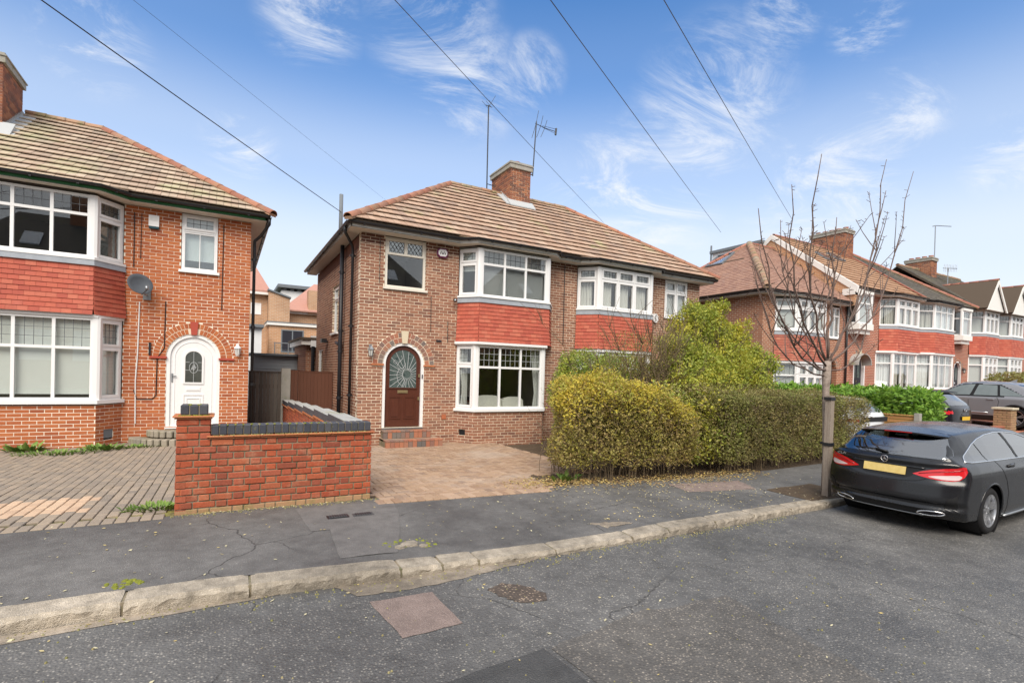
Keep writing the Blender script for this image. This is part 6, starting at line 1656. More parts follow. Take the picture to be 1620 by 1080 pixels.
for _ in range(150): x = random.uniform(-1, 6); y = random.uniform(1.2, 4.2); L2_.append((x, y, z_road(x, y)+.008))
for _ in range(120): x = random.uniform(-.3, 1.7); y = WY-abs(random.gauss(0, .05))-.02; L2_.append((x, y, z_pave(x, y)+.007))
L2_ = [p for p in L2_ if not (p[1] < 4.6 and p[0] > 7)]
flat_leaves('fallen_petals', L2_, .030, 'pale_leaf')
# weeds
def weed(name, lab, cx, cy, r, n, size, cat='weed'):
    t = thing(name, lab, cat, (cx, cy, gz(cx, cy))); m = MB()
    for _ in range(n):
        a = random.uniform(0, 2*pi); rr = r*sqrt(random.random()); x, y = cx+rr*cos(a)*1.6, cy+rr*sin(a)*.7; z = gz(x, y)
        d = Vector((cos(a)*random.uniform(.3, 1), sin(a)*random.uniform(.3, 1), random.uniform(.35, 1.1))).normalized(); s = size*random.uniform(.5, 1.2); w = d.cross(Vector((0, 0, 1))).normalized()*s*.17
        p = Vector((x, y, z)); m.poly([tuple(p-w*.3), tuple(p+d*s*.5+w), tuple(p+d*s+Vector((0, 0, -.18*s))), tuple(p+d*s*.5-w)])
    m.obj('leaf_tuft', 'weed_leaf', t, kind='stuff'); return t
weed('weed', 'broad leaved dock weed against the red bay at the left edge', -3.35, 13.15, .14, 60, .26)
weed('weed', 'leafy weed clump under the right end of the red bay', -2.1, 12.95, .22, 90, .20)
weed('weed', 'low spreading weeds along the paving below the red bay', -2.75, 12.65, .40, 260, .10)
weed('weed', 'small weeds left of the grey curved steps', -1.55, 13.2, .25, 120, .10)
weed('weed', 'ragged weeds on the pavers beside the brick pier', -.62, 7.05, .22, 190, .10)
weed('weed', 'thin strap leaves at the foot of the golden hedge', 4.95, 7.0, .20, 14, .25)

gp = []
for _ in range(420):
    x = random.uniform(-1.6, 7.2); y = KFx(x)-abs(random.gauss(0, .09))-.01; gp.append((x, y, z_road(x, y)+.002))
for _ in range(220):
    x = random.uniform(-1.0, 6.5); y = random.uniform(1.4, 4.2); gp.append((x, y, z_road(x, y)+.002))
for _ in range(260):
    x = random.uniform(-.5, 1.8); y = WY-abs(random.gauss(0, .06))-.01; gp.append((x, y, z_pave(x, y)+.002))
crumbs(gp, 'debris', 'road_grit', None, .004, .011)
# ================================================================ cars: one shell cast from its side, plan and end profiles
def smax(*a, k=.03):
    r = a[0]
    for b in a[1:]:
        h = np.clip(.5+.5*(r-b)/k, 0, 1); r = b*(1-h)+r*h+k*h*(1-h)
    return r
class CarShape:
    def __init__(s, p): s.p = p
    def T(s, S, H):
        p = s.p
        gh = np.interp(S, *p['green'])               # how far the cabin is pulled in along the car
        base = np.interp(S, *p['plan'])*p['hw']
        prof = np.interp(H, *p['prof'])
        t = base*prof
        up = np.clip((H-p['belt'])/.12, 0, 1)
        return t-up*gh
    def top(s, S, t): return np.interp(S, *s.p['top'])-.055*(np.abs(t)/.6)**2.2
    def rear(s, H, t):
        return np.interp(H, *s.p['rear'])+s.p['rc']*(np.abs(t)/s.p['hw'])**3.2
    def front(s, H, t): return np.interp(H, *s.p['front'])-s.p['fc']*(np.abs(t)/s.p['hw'])**2.6
    def f(s, S, t, H):
        return smax(np.abs(t)-s.T(S, H), H-s.top(S, t), np.interp(S, *s.p['sill'])-H, s.rear(H, t)-S, S-s.front(H, t), k=.035)
    def cast(s, o, d, far=3.2):
        lo = np.zeros(len(o)); hi = np.full(len(o), far)
        for _ in range(34):
            m = (lo+hi)/2; q = o+d*m[:, None]; ins = s.f(q[:, 0], q[:, 1], q[:, 2]) < 0
            lo = np.where(ins, m, lo); hi = np.where(ins, hi, m)
        return o+d*lo[:, None]
    def side(s, S, H, sg):
        """half-width point on the flank"""
        o = np.array([[S, 0, H]]); d = np.array([[0., sg, 0.]]); return s.cast(o, d)[0]
    def rearpt(s, t, H):
        o = np.array([[1.6, t, H]]); d = np.array([[-1., 0, 0.]]); return s.cast(o, d)[0]
    def sides(s, SH, sg):
        SH = np.array(SH, float); o = np.stack([SH[:, 0], SH[:, 0]*0, SH[:, 1]], 1); return s.cast(o, np.tile([0., sg, 0.], (len(o), 1)))
    def rears(s, TH):
        TH = np.array(TH, float); o = np.stack([TH[:, 0]*0+1.6, TH[:, 0], TH[:, 1]], 1); return s.cast(o, np.tile([-1., 0, 0.], (len(o), 1)))
    def grid(s, n_mid, n_cap, n_ang):
        p = s.p; a, b, hc = p['spine']
        O, Dv = [], []
        ang = np.linspace(0, 2*pi, n_ang, endpoint=False)
        for k in range(n_cap):
            la = (k+.02)/n_cap*pi/2
            for t in ang: O.append((a, 0, hc)); Dv.append((-cos(la), sin(la)*cos(t), sin(la)*sin(t)))
        for k in range(n_mid+1):
            S = a+(b-a)*k/n_mid
            for t in ang: O.append((S, 0, hc)); Dv.append((0, cos(t), sin(t)))
        for k in range(n_cap):
            la = pi/2-(k+1)/n_cap*pi/2*.995
            for t in ang: O.append((b, 0, hc)); Dv.append((cos(la), sin(la)*cos(t), sin(la)*sin(t)))
        P = s.cast(np.array(O, float), np.array(Dv, float)); nr = n_cap*2+n_mid+1
        idx = np.arange(nr*n_ang).reshape(nr, n_ang); nx = np.roll(idx, -1, axis=1)
        F = np.stack([idx[:-1], nx[:-1], nx[1:], idx[1:]], -1).reshape(-1, 4)
        return P, F
def in_poly(x, y, poly):
    x, y = np.asarray(x), np.asarray(y)
    c = np.zeros(len(x), bool); n = len(poly)
    for i in range(n):
        (x0, y0), (x1, y1) = poly[i], poly[(i+1) % n]
        m = ((y0 > y) != (y1 > y)) & (x < (x1-x0)*(y-y0)/(y1-y0+1e-12)+x0); c ^= m
    return c
def build_car(label, pose, p, paint, mats, res, group=None, name='parked_car', glass='car_glass'):
    x, y, z, h = pose; cs = CarShape(p); P, F = cs.grid(*res)
    c_, s_ = cos(h), sin(h)
    def w(q):
        q = np.atleast_2d(q); return np.stack([x+q[:, 0]*c_-q[:, 1]*s_, y+q[:, 0]*s_+q[:, 1]*c_, z+q[:, 2]], 1)
    def wp(q): return tuple(w(np.array(q))[0])
    car = thing(name, label, 'car', (x, y, z), group)
    C = P[F].mean(1); S, t, H = C[:, 0], C[:, 1], C[:, 2]; at = np.abs(t)
    N = np.cross(P[F[:, 1]]-P[F[:, 0]], P[F[:, 3]]-P[F[:, 0]]); N /= np.linalg.norm(N, axis=1)[:, None]+1e-12
    lab = np.zeros(len(F), int)          # 0 paint
    names = {0: ('body', paint)}
    # wheel arches are left open
    cut = np.zeros(len(F), bool)
    for ws in p['wheels']: cut |= ((S-ws)**2+(H-p['wr'])**2 < (p['wr']+.045)**2) & (at > p['hw']*.55)
    k = 1
    for nm, mat, fn in mats:
        m = fn(S, t, H, N); lab[m & ~cut] = k; names[k] = (nm, mat); k += 1
    parts = {}
    for q, (nm, mat) in names.items():
        f = F[(lab == q) & ~cut]
        if not len(f): continue
        groups = [f]
        if nm in ('tail_light', 'reversing_light', 'bumper_slot', 'side_window', 'window_pillar'):
            sg = C[(lab == q) & ~cut][:, 1] > 0; groups = [f[sg], f[~sg]]
        for g in groups:
            if not len(g): continue
            u, inv = np.unique(g.ravel(), return_inverse=True)
            V = P[u]
            o = np_mesh(nm, w(V), inv.reshape(-1, 4), mat, car, None, True); parts.setdefault(nm, []).append(o)
    # wheels
    for ws in p['wheels']:
        for sg in (1, -1):
            yo = sg*(p['hw']-.03); r = p['wr']; wd = .215
            def f3(a, b, q): return wp((ws+a, yo-sg*q, r+b))
            wh = MB().lathe([(r*.66, .02), (r*.70, .0), (r*.90, .0), (r*.985, .03), (r, .06), (r, wd-.05), (r*.985, wd-.02), (r*.9, wd), (r*.68, wd-.01)], f3, 40).obj('wheel', 'tyre', car, True)
            rim = MB().lathe([(r*.655, wd-.02), (r*.64, .10), (r*.63, .03), (r*.655, .006), (r*.70, .003), (r*.70, .012)], f3, 36); hub = []
            rim.lathe([(.0, .020), (r*.10, .020), (r*.17, .03), (r*.20, .06)], f3, 16)
            for q in range(5):
                a0 = 2*pi*q/5+.3
                for da in (-.13, .13):
                    ca, sa = cos(a0), sin(a0)
                    def sp(rr, tt, dd): return f3(rr*cos(a0+da*rr/(r*.62)*1.15)-tt*sin(a0), rr*sin(a0+da*rr/(r*.62)*1.15)+tt*cos(a0), dd)
                    lo = [sp(r*.14, -.018, .055), sp(r*.645, -.020, .055), sp(r*.645, .020, .055), sp(r*.14, .018, .055)]
                    hi = [sp(r*.14, -.014, .024), sp(r*.645, -.015, .008), sp(r*.645, .015, .008), sp(r*.14, .014, .024)]
                    rim.hexa(lo, hi)
            o = rim.obj('rim', 'alloy', wh); smooth_by_angle(o, 30)
            MB().lathe([(.0, .13), (r*.46, .13), (r*.46, .15)], f3, 20).obj('brake_disc', 'trim_black', wh)
            # dark wheel housing and arch lip
            MB().lathe([(r+.05, -.02 if False else .012), (r+.05, .36), (.0, .36)], f3, 28).obj('wheel_housing', 'trim_black', car)
    # underside
    return car, cs, wp, parts
def surf_curve(cs, pts, sg, off=.002):
    out = []
    for q in cs.sides(pts, sg): out.append((q[0], q[1]+sg*off, q[2]))
    return out
def grid_obj(rows, name, mat, parent, wpf):
    n = len(rows[0]); V = np.array([wpf(q) for r in rows for q in r]); m = len(rows)
    F = np.array([(j*n+i, j*n+i+1, (j+1)*n+i+1, (j+1)*n+i) for j in range(m-1) for i in range(n-1)])
    return np_mesh(name, V, F, mat, parent, None, True)
def poly_span(poly, x):
    ys = []
    for (x0, y0), (x1, y1) in zip(poly, poly[1:]+poly[:1]):
        if (x0 <= x < x1) or (x1 <= x < x0): ys.append(y0+(y1-y0)*(x-x0)/(x1-x0))
    return (min(ys), max(ys)) if len(ys) >= 2 else None
def side_patch(cs, wpf, poly, sg, name, mat, parent, off=.004, nx=60, ny=10, gap=None):
    x0, x1 = min(q[0] for q in poly), max(q[0] for q in poly); rows = []
    for i in range(nx+1):
        x = x0+(x1-x0)*(i/nx*.998+.001); sp = poly_span(poly, x)
        if sp is None: continue
        rows.append([(x, sp[0]+(sp[1]-sp[0])*j/ny) for j in range(ny+1)])
    Q = cs.sides([q for r in rows for q in r], sg)+np.array([0, sg*off, off*.3]); return grid_obj(Q.reshape(len(rows), ny+1, 3), name, mat, parent, wpf)
def split_poly(poly, cuts):
    """cut a window outline by sloping pillars: each (x at h0, h0, slope, half width)"""
    parts = [poly]
    for x, h, sl, hw in cuts:
        out = []
        for pl in parts:
            L_ = (x-hw, h); R_ = (x+hw, h)
            up = lambda a: [(a[0]-sl*9, h-9), (a[0]+sl*9, h+9)]
            a, b = up(L_); left = [b, a, (a[0]-50, a[1]), (b[0]-50, b[1])]
            c, d = up(R_); right = [c, d, (d[0]+50, d[1]), (c[0]+50, c[1])]
            for q in (left, right):
                if sum(q[i][0]*q[(i+1) % 4][1]-q[(i+1) % 4][0]*q[i][1] for i in range(4)) < 0: q = q[::-1]
                r = clip_poly(pl, q)
                if len(r) > 2 and area(r) > .004: out.append(r)
        parts = out
    return parts
# ---------------------------------------------------------------- the dark estate car
PE = dict(hw=.885, belt=.93, rc=.30, fc=.55, wr=.318, wheels=(.98, 3.68), spine=(1.05, 3.5, .62),
    plan=((-.1, .0, .25, .6, 1.0, 3.2, 3.9, 4.3, 4.65), (.915, .935, .972, .995, 1.0, 1.0, .985, .94, .85)),
    prof=((.12, .2, .32, .5, .66, .78, .86, .93, 1.0, 1.1, 1.2, 1.3, 1.36, 1.42, 1.5), (.90, .945, .975, .99, 1.0, .999, .985, .945, .895, .845, .785, .715, .66, .57, .42)),
    green=((0, .30, .7, 1.2, 1.9, 2.9, 3.4, 4.7), (.135, .105, .05, .02, .0, .0, .03, .1)),
    top=((-.1, .10, .20, .34, .50, .62, .8, 1.2, 1.7, 2.1, 2.5, 2.8, 3.1, 3.35, 3.5, 3.8, 4.2, 4.5, 4.65), (.93, 1.0, 1.085, 1.20, 1.305, 1.35, 1.368, 1.395, 1.41, 1.405, 1.375, 1.31, 1.19, 1.05, 1.0, .96, .88, .78, .62)),
    rear=((.1, .20, .27, .285, .325, .34, .365, .38, .43, .445, .47, .52, .60, .68, .72, .735, .80, .90, .945, .96, 1.0, 1.08), (.17, .13, .085, .05, .045, .012, .008, .035, .032, .004, -.018, -.016, -.008, .0, .016, .03, .05, .066, .045, .055, .11, .06)),
    front=((.1, .3, .6, .8, 1.0), (4.50, 4.60, 4.63, 4.55, 4.4)), sill=((-.1, .3, .6, 1.4, 3.2, 4.0, 4.6), (.235, .22, .20, .17, .17, .20, .22)))
EX, EY, EZ, EH = 8.02, 3.70, -1.982, rad(0)
sidewin = [(.44, .985), (.52, 1.04), (.66, 1.11), (.86, 1.19), (1.08, 1.25), (1.35, 1.295), (1.70, 1.32), (2.05, 1.318), (2.4, 1.29), (2.75, 1.21), (3.02, 1.10), (3.18, 1.005), (2.9, .985), (2.2, .972), (1.4, .972), (.85, .975), (.55, .975)]
def shrink(poly, k, kz=None):
    cx_, cz_ = sum(q[0] for q in poly)/len(poly), sum(q[1] for q in poly)/len(poly); return [(cx_+(a-cx_)*k, cz_+(b-cz_)*(kz or k)) for a, b in poly]
sidein = shrink(sidewin, .93, .86)
def m_sidewin(S, t, H, N): return in_poly(S, H, sidein) & (np.abs(N[:, 1]) > .3) & (np.abs(t) > .45)
def m_rearwin(S, t, H, N):
    a = np.abs(t); return (S < .70) & (H > 1.035) & (H < 1.285) & (a < np.interp(H, (1.035, 1.10, 1.29), (.60, .575, .47))) & (S < np.interp(H, (1.0, 1.36), (.40, .80))+.10*a**2)
def m_screen(S, t, H, N): return (S > 2.72) & (H > 1.03) & (H < 1.36) & (np.abs(t) < np.interp(H, (1.03, 1.36), (.70, .56))) & (N[:, 2] > .2)
car, cs, wp, parts = build_car('dark grey estate car with red tail lamps parked at the kerb', (EX, EY, EZ, EH), PE, 'car_dark',
    [('window_hole', 'car_glass', m_sidewin), ('window_hole', 'car_glass', m_rearwin), ('windscreen', 'car_glass', m_screen)], (170, 110, 240))
for o in parts.pop('window_hole', []):
    WORLD.pop(o.name, None); me_ = o.data; bpy.data.objects.remove(o); bpy.data.meshes.remove(me_)
# glass laid over the openings, wider than them: its edge lies on dark paint
for sg in (1, -1):
    for pl_ in split_poly(sidewin, [(1.98, .98, -.30, .040), (1.02, .98, -.42, .012)]):
        side_patch(cs, wp, pl_, sg, 'side_window', 'car_glass', car, .002)
    side_patch(cs, wp, [(1.945, .975), (2.015, .975), (1.93, 1.316), (1.86, 1.317)], sg, 'window_pillar', 'trim_black', car, .005, 10, 8)
rows = []
for j in range(15):
    h = 1.008+(1.318-1.008)*j/14; w_ = np.interp(h, (1.008, 1.02, 1.05, 1.12, 1.30, 1.318), (.625, .655, .66, .635, .515, .49)); rows.append([])
    rows[-1] = [(-w_+2*w_*i/32, h) for i in range(33)]
grid_obj((cs.rears([q for r in rows for q in r])+np.array([-.004, 0, .001])).reshape(15, 33, 3), 'rear_window', 'car_glass', car, wp)
# tail lamps: from a thin point beside the plate, wrapping round the corner
def lamp_pts(GH, sg, off):
    GH = np.array(GH, float); g, h = GH[:, 0], GH[:, 1]; z0 = h*0
    A = cs.rears(np.stack([sg*np.minimum(g, .74), h], 1)); B_ = cs.sides(np.stack([z0+.31, h], 1), sg); k = np.clip((g-.74)/.26, 0, 1)[:, None]
    mid = A*(1-k)+B_*k; d = mid-np.stack([z0+1.05, z0, h], 1); d[:, 2] = 0; d /= np.linalg.norm(d, axis=1)[:, None]
    C_ = cs.cast(np.stack([z0+1.05, z0, h], 1), d)+d*off; A = A+np.array([-off, 0, 0])
    return np.where((g < .74)[:, None], A, C_)
def lamp_grid(gs, lo, hi, ni, nj, sg, off):
    GH = []
    for i in range(ni+1):
        g = gs[0]+(gs[-1]-gs[0])*i/ni; a_, b_ = np.interp(g, gs, lo), np.interp(g, gs, hi); GH += [(g, a_+(b_-a_)*j/nj) for j in range(nj+1)]
    return lamp_pts(GH, sg, off).reshape(ni+1, nj+1, 3)
lampo = ((.335, .42, .52, .62, .72, .82, .92, 1.0), (.792, .772, .755, .745, .745, .765, .81, .875), (.797, .835, .868, .892, .910, .925, .938, .930))
clearo = ((.50, .56, .64, .72, .80, .86), (.778, .766, .758, .758, .768, .800), (.782, .796, .808, .820, .828, .815))
for sg in (1, -1):
    for (gs, lo, hi), nm, mt, off, par in ((lampo, 'tail_light', 'tail_red', .006, car), (clearo, 'reversing_light', 'tail_clear', .009, car)):
        grid_obj(lamp_grid(gs, lo, hi, 40, 8, sg, off), nm, mt, par, wp)
    MB().tube([wp(q) for q in lamp_pts([(.40, .805), (.50, .832), (.60, .852), (.70, .868), (.80, .885), (.90, .898)], sg, .009)], .006, 5).obj('lamp_ridge', 'tail_dark', car, True)
def rear_patch(fw_, h0, h1, name, mat, off, nj=10, ni=30):
    rows = []
    for j in range(nj+1):
        h = h0+(h1-h0)*j/nj; w_ = fw_(h); rows.append([])
        rows[-1] = [(-w_+2*w_*i/ni, h) for i in range(ni+1)]
    return grid_obj((cs.rears([q for r in rows for q in r])-np.array([off, 0, 0])).reshape(nj+1, ni+1, 3), name, mat, car, wp)
rear_patch(lambda h: np.interp(h, (.725, .75, .80, .872), (.22, .31, .36, .455)), .725, .872, 'plate_recess', 'trim_black', .003)
rear_patch(lambda h: np.interp(h, (.20, .30, .345), (.66, .52, .40)), .20, .345, 'diffuser', 'trim_black', .003)
for sg in (1, -1):
    grid_obj(lamp_grid((.66, .70, .81), (.385, .39, .405), (.42, .52, .575), 12, 6, sg, .004), 'bumper_slot', 'trim_black', car, wp)
def ptube(pts, r, mat, nm, parent, n=6): return MB().tube([wp(q) for q in pts], r, n).obj(nm, mat, parent, True)
body = parts['body'][0]
for sg in (1, -1):
    ring = sidewin+[sidewin[0]]
    dense = []
    for (a, b), (c, d) in zip(ring, ring[1:]):
        for k in range(4): dense.append((a+(c-a)*k/4, b+(d-b)*k/4))
    dense.append(dense[0]); ptube(surf_curve(cs, dense, sg, .003), .009, 'chrome', 'chrome_trim', car)
    # door shut lines, flank crease, handles, sill
    for ln in ([(1.18, .985), (1.28, .86), (1.40, .70), (1.50, .52), (1.50, .33), (1.48, .22)], [(2.30, .975), (2.34, .7), (2.33, .22)], [(.98-.38, .985), (.70, .75), (.66, .66)][:0] or [(.47, .60), (.55, .63), (.64, .66)]):
        dd = []
        for (a, b), (c, d) in zip(ln, ln[1:]):
            for k in range(5): dd.append((a+(c-a)*k/5, b+(d-b)*k/5))
        dd.append(ln[-1]); ptube(surf_curve(cs, dd, sg, -.001), .0045, 'trim_black', 'shut_line', body, 5)
    for hx in (1.50, 2.55):
        q = surf_curve(cs, [(hx+k*.05, .895+.004*k) for k in range(5)], sg, .018); ptube(q, .013, 'car_dark', 'door_handle', car); 
        q = surf_curve(cs, [(hx-.02+k*.05, .885) for k in range(5)], sg, .0); ptube(q, .022, 'trim_black', 'handle_recess', car)
    q = surf_curve(cs, [(1.42+k*.2, .205+.004*k) for k in range(10)], sg, .012); ptube(q, .018, 'steel', 'sill_trim', car)
    # arch lips
    for ws in PE['wheels']:
        pts = []
        for k in range(25):
            a = pi*(-.10+1.2*k/24); S_, H_ = ws+(.368)*cos(a), .318+.368*sin(a)
            if H_ > .20: pts.append((S_, H_))
        ptube(surf_curve(cs, pts, sg, -.006), .014, 'car_dark', 'arch_lip', body)
    m_ = np.array(cs.side(3.05, .98, sg)); MB().lathe([(.0, -.10), (.06, -.09), (.085, .0), (.07, .09), (.0, .11)], lambda a, b, q: wp((m_[0]+.02+a*.7, m_[1]+sg*(.10+q), m_[2]+.06+b*.9)), 14).obj('door_mirror', 'car_dark', car, True)
# rear details, each set on the surface
def rear_strip(pts, r, mat, nm, parent, off=.004):
    q = []
    for a in cs.rears(pts): q.append((a[0]-off, a[1], a[2]))
    return ptube(q, r, mat, nm, parent)
def rear_panel(t0, t1, h0, h1, mat, nm, parent, off=.006, th=.006, n=8):
    m = MB()
    for k in range(n):
        a, b = t0+(t1-t0)*k/n, t0+(t1-t0)*(k+1)/n
        A = [cs.rearpt(a, h0), cs.rearpt(b, h0), cs.rearpt(b, h1), cs.rearpt(a, h1)]
        m.hexa([wp((q[0]-off, q[1], q[2])) for q in A], [wp((q[0]-off-th, q[1], q[2])) for q in A])
    return m.obj(nm, mat, parent)
pl = rear_panel(.26, -.26, .762, .868, 'plate_yellow', 'number_plate', car, .012, .006, 1)
rear_strip([(.46-.92*k/20, .880-.004*abs(k-10)/10) for k in range(21)], .013, 'car_dark', 'plate_ledge', body, .006)
rear_strip([(-.52+1.04*k/24, .715-.035*(1-((k-12)/12)**2)+.06*((k-12)/12)**6) for k in range(25)], .005, 'trim_black', 'shut_line', body, .0)
for sg in (1, -1): rear_strip([(sg*.335, .80), (sg*.40, .90), (sg*.50, .975), (sg*.60, 1.0)], .0045, 'trim_black', 'shut_line', body, -.001)
rear_strip([(-.45+.9*k/20, .255) for k in range(21)], .009, 'steel', 'diffuser_trim', car, .010)
for sg in (1, -1):   # flattened exhaust tips
    oval = []
    for k in range(29):
        t_ = sg*.53+.135*cos(2*pi*k/28); h_ = .300+.032*sin(2*pi*k/28)+.012*cos(2*pi*k/28)*sg*(1); q = cs.rearpt(t_, h_); oval.append((q[0]-.012, t_, h_))
    ex = ptube(oval, .009, 'chrome', 'exhaust_tip', car)
    MB().hexa([wp((q[0]+.03, sg*.53+(q[1]-sg*.53)*.95, .300+(q[2]-.300)*.9)) for q in oval[:28]], [wp((q[0]+.004, sg*.53+(q[1]-sg*.53)*.95, .300+(q[2]-.300)*.9)) for q in oval[:28]]).obj('exhaust_opening', 'ink', ex)
# roof spoiler over the glass, third brake light, wiper
m = MB(); n = 16
for k in range(n):
    def ps(i, q):
        t_ = -.54+1.08*i/n; e = abs(t_)/.54; return [(.39+.12*e**3, t_, 1.300-.034*e**2), (.39+.12*e**3, t_, 1.320-.034*e**2), (.76, t_, 1.373-.055*e**2), (.66, t_, 1.326-.050*e**2)][q]
    m.hexa([wp(ps(k, q)) for q in range(4)], [wp(ps(k+1, q)) for q in range(4)])
smooth_by_angle(m.obj('roof_spoiler', 'car_dark', car), 40)
MB().hexa([wp((.384, -.17, 1.302)), wp((.384, .17, 1.302)), wp((.40, .17, 1.302)), wp((.40, -.17, 1.302))], [wp((.382, -.17, 1.314)), wp((.382, .17, 1.314)), wp((.40, .17, 1.314)), wp((.40, -.17, 1.314))]).obj('brake_light', 'tail_red', car)
q0, q1, q2 = cs.rearpt(.02, 1.035), cs.rearpt(.16, 1.055), cs.rearpt(.44, 1.045)
wi = ptube([(q0[0]-.02, q0[1]-.02, q0[2]), (q0[0]-.03, q0[1]+.04, q0[2]+.01), (q1[0]-.025, q1[1], q1[2])], .016, 'trim_black', 'wiper', car); ptube([(q1[0]-.02, q1[1], q1[2]), (q2[0]-.012, q2[1], q2[2])], .008, 'trim_black', 'wiper_blade', wi)
# three-pointed badge and model lettering
b0 = cs.rearpt(0, .945); bxo = b0[0]-.008
em = MB()
em.tube([wp((bxo, .042*cos(2*pi*k/28), .945+.042*sin(2*pi*k/28))) for k in range(29)], .0055, 6)
for k in range(3):
    a = pi/2+2*pi*k/3; em.hexa([wp((bxo, .008*cos(a+1.57), .945+.008*sin(a+1.57))), wp((bxo, .040*cos(a), .945+.040*sin(a))), wp((bxo, .008*cos(a-1.57), .945+.008*sin(a-1.57)))], [wp((bxo-.006, .004*cos(a+1.57), .945+.004*sin(a+1.57))), wp((bxo-.004, .040*cos(a), .945+.040*sin(a))), wp((bxo-.006, .004*cos(a-1.57), .945+.004*sin(a-1.57)))])
em.obj('badge', 'chrome', car)
l0 = cs.rearpt(.55, .93)
text_mesh('model_lettering', 'CLA 200', .048, 'chrome', car, Matrix.Translation(wp((l0[0]-.006+.0, .55, .935))) @ Matrix.Rotation(EH-pi/2, 4, 'Z') @ Matrix.Rotation(rad(8), 4, 'Z') @ Matrix.Rotation(pi/2, 4, 'X') @ Matrix.Scale(1.25, 4, (1, 0, 0)))
MB().hexa([wp((.50, .08, 1.25)), wp((.50, -.08, 1.25)), wp((.52, -.08, 1.275)), wp((.52, .08, 1.275))], [wp((.49, .08, 1.25)), wp((.49, -.08, 1.25)), wp((.51, -.08, 1.275)), wp((.51, .08, 1.275))]).obj('parking_sticker', 'white_plain', car)
# inside: seats, parcel shelf, dash
ins = MB()
for s0, t0 in ((1.35, .38), (1.35, -.38), (1.35, 0), (2.35, .38), (2.35, -.38)):
    ins.hexa([wp((s0, t0-.22, .55)), wp((s0+.12, t0-.22, .55)), wp((s0+.12, t0+.22, .55)), wp((s0, t0+.22, .55))], [wp((s0-.12, t0-.20, 1.08)), wp((s0-.02, t0-.20, 1.08)), wp((s0-.02, t0+.20, 1.08)), wp((s0-.12, t0+.20, 1.08))])
    ins.hexa([wp((s0-.12, t0-.12, 1.12)), wp((s0-.04, t0-.12, 1.12)), wp((s0-.04, t0+.12, 1.12)), wp((s0-.12, t0+.12, 1.12))], [wp((s0-.14, t0-.10, 1.26)), wp((s0-.07, t0-.10, 1.26)), wp((s0-.07, t0+.10, 1.26)), wp((s0-.14, t0+.10, 1.26))])
ins.hexa([wp((.3, -.6, .88)), wp((3.5, -.6, .88)), wp((3.5, .6, .88)), wp((.3, .6, .88))], [wp((.3, -.6, .92)), wp((3.5, -.6, .92)), wp((3.5, .6, .92)), wp((.3, .6, .92))])
ins.obj('seats', 'trim_black', car)
fl = MB(); fl.hexa([wp((.25, -.72, .24)), wp((4.4, -.72, .24)), wp((4.4, .72, .24)), wp((.25, .72, .24))], [wp((.25, -.72, .30)), wp((4.4, -.72, .30)), wp((4.4, .72, .30)), wp((.25, .72, .30))]); fl.obj('underbody', 'trim_black', car)
# ---------------------------------------------------------------- cars nosed into the drives
def small_suv(label, pose, paint, hw, L, H, rear_slope, gl=True, wr=.335, clad=True):
    r = rear_slope
    P_ = dict(hw=hw, belt=.62*H, rc=.20, fc=.5, wr=wr, wheels=(.80, .80+L*.60), spine=(1.0, L-1.1, H*.45),
        plan=((0, .2, .6, L-.8, L-.3, L), (.93, .965, 1, 1, .95, .86)),
        prof=((.1, .25, .45, .62*H, .70*H, .80*H, .90*H, .96*H, H), (.92, .965, .995, .985, .92, .86, .78, .68, .5)),
        green=((0, .5, 1.2, L), (.07, .03, 0, 0)),
        top=((-.1, .08, r*.35, r*.75, r, r+.35, L*.42, L*.55, L*.66, L*.74, L*.90, L), (.60*H, .66*H, .78*H, .92*H, .965*H, .985*H, H, .965*H, .80*H, .66*H, .60*H, .46*H)),
        rear=((.1, .3, .5, .62*H, .70*H), (.10, .02, .0, .03, .05)), front=((.1, .4, .7, 1.0), (L-.12, L, L-.02, L-.2)), sill=((-.1, .5, 1.4, L-1.4, L), (.30, .26, .21, .21, .27)))
    pw = [(r*.62, .66*H), (r*1.05, .80*H), (r*1.45, .915*H), (L*.45, .935*H), (L*.54, .90*H), (L*.66, .70*H), (L*.67, .655*H)]
    def pill(S, t, Hh, N): return in_poly(S, Hh, pw) & (np.abs(N[:, 1]) > .4)
    cxp, czp = sum(q[0] for q in pw)/len(pw), sum(q[1] for q in pw)/len(pw); pwi = [(cxp+(a-cxp)*.955, czp+(b-czp)*.88) for a, b in pw]
    def win(S, t, Hh, N): return pill(S, t, Hh, N) & in_poly(S, Hh, pwi) & ~(np.abs(S-L*.455+(Hh-.65*H)*.25) < .06) & ~(np.abs(S-r*1.35-(Hh-.65*H)*.15) < .05)
    def rwin(S, t, Hh, N): return (S < r+.1) & (Hh > .70*H) & (Hh < .92*H) & (np.abs(t) < hw*.72) & (N[:, 0] < -.3)
    def scr(S, t, Hh, N): return (S > L*.5) & (Hh > .69*H) & (Hh < .95*H) & (np.abs(t) < hw*.72) & (N[:, 2] > .25)
    def lamp(S, t, Hh, N): return (S < .28) & (np.abs(t) > hw*.70) & (np.abs(Hh-.56*H) < .045)
    def low(S, t, Hh, N): return (Hh < .40) if clad else (Hh < .28)
    ms = [('lower_cladding', 'trim_black', low), ('window_pillar', 'trim_black', pill), ('rear_window', 'car_glass', rwin), ('windscreen', 'car_glass', scr), ('tail_light', 'tail_red', lamp)]
    R = build_car(label, pose, P_, paint, ms, (80, 50, 130))
    c4, s4, w4, _ = R
    for sg in (1, -1):
        for pl_ in split_poly(shrink(pw, .955, .86), [(L*.455, .65*H, -.25, .05), (r*1.45, .66*H, .15, .035)]): side_patch(s4, w4, pl_, sg, 'side_window', 'glass_tint', c4, .006, 26, 6)
    return R, P_
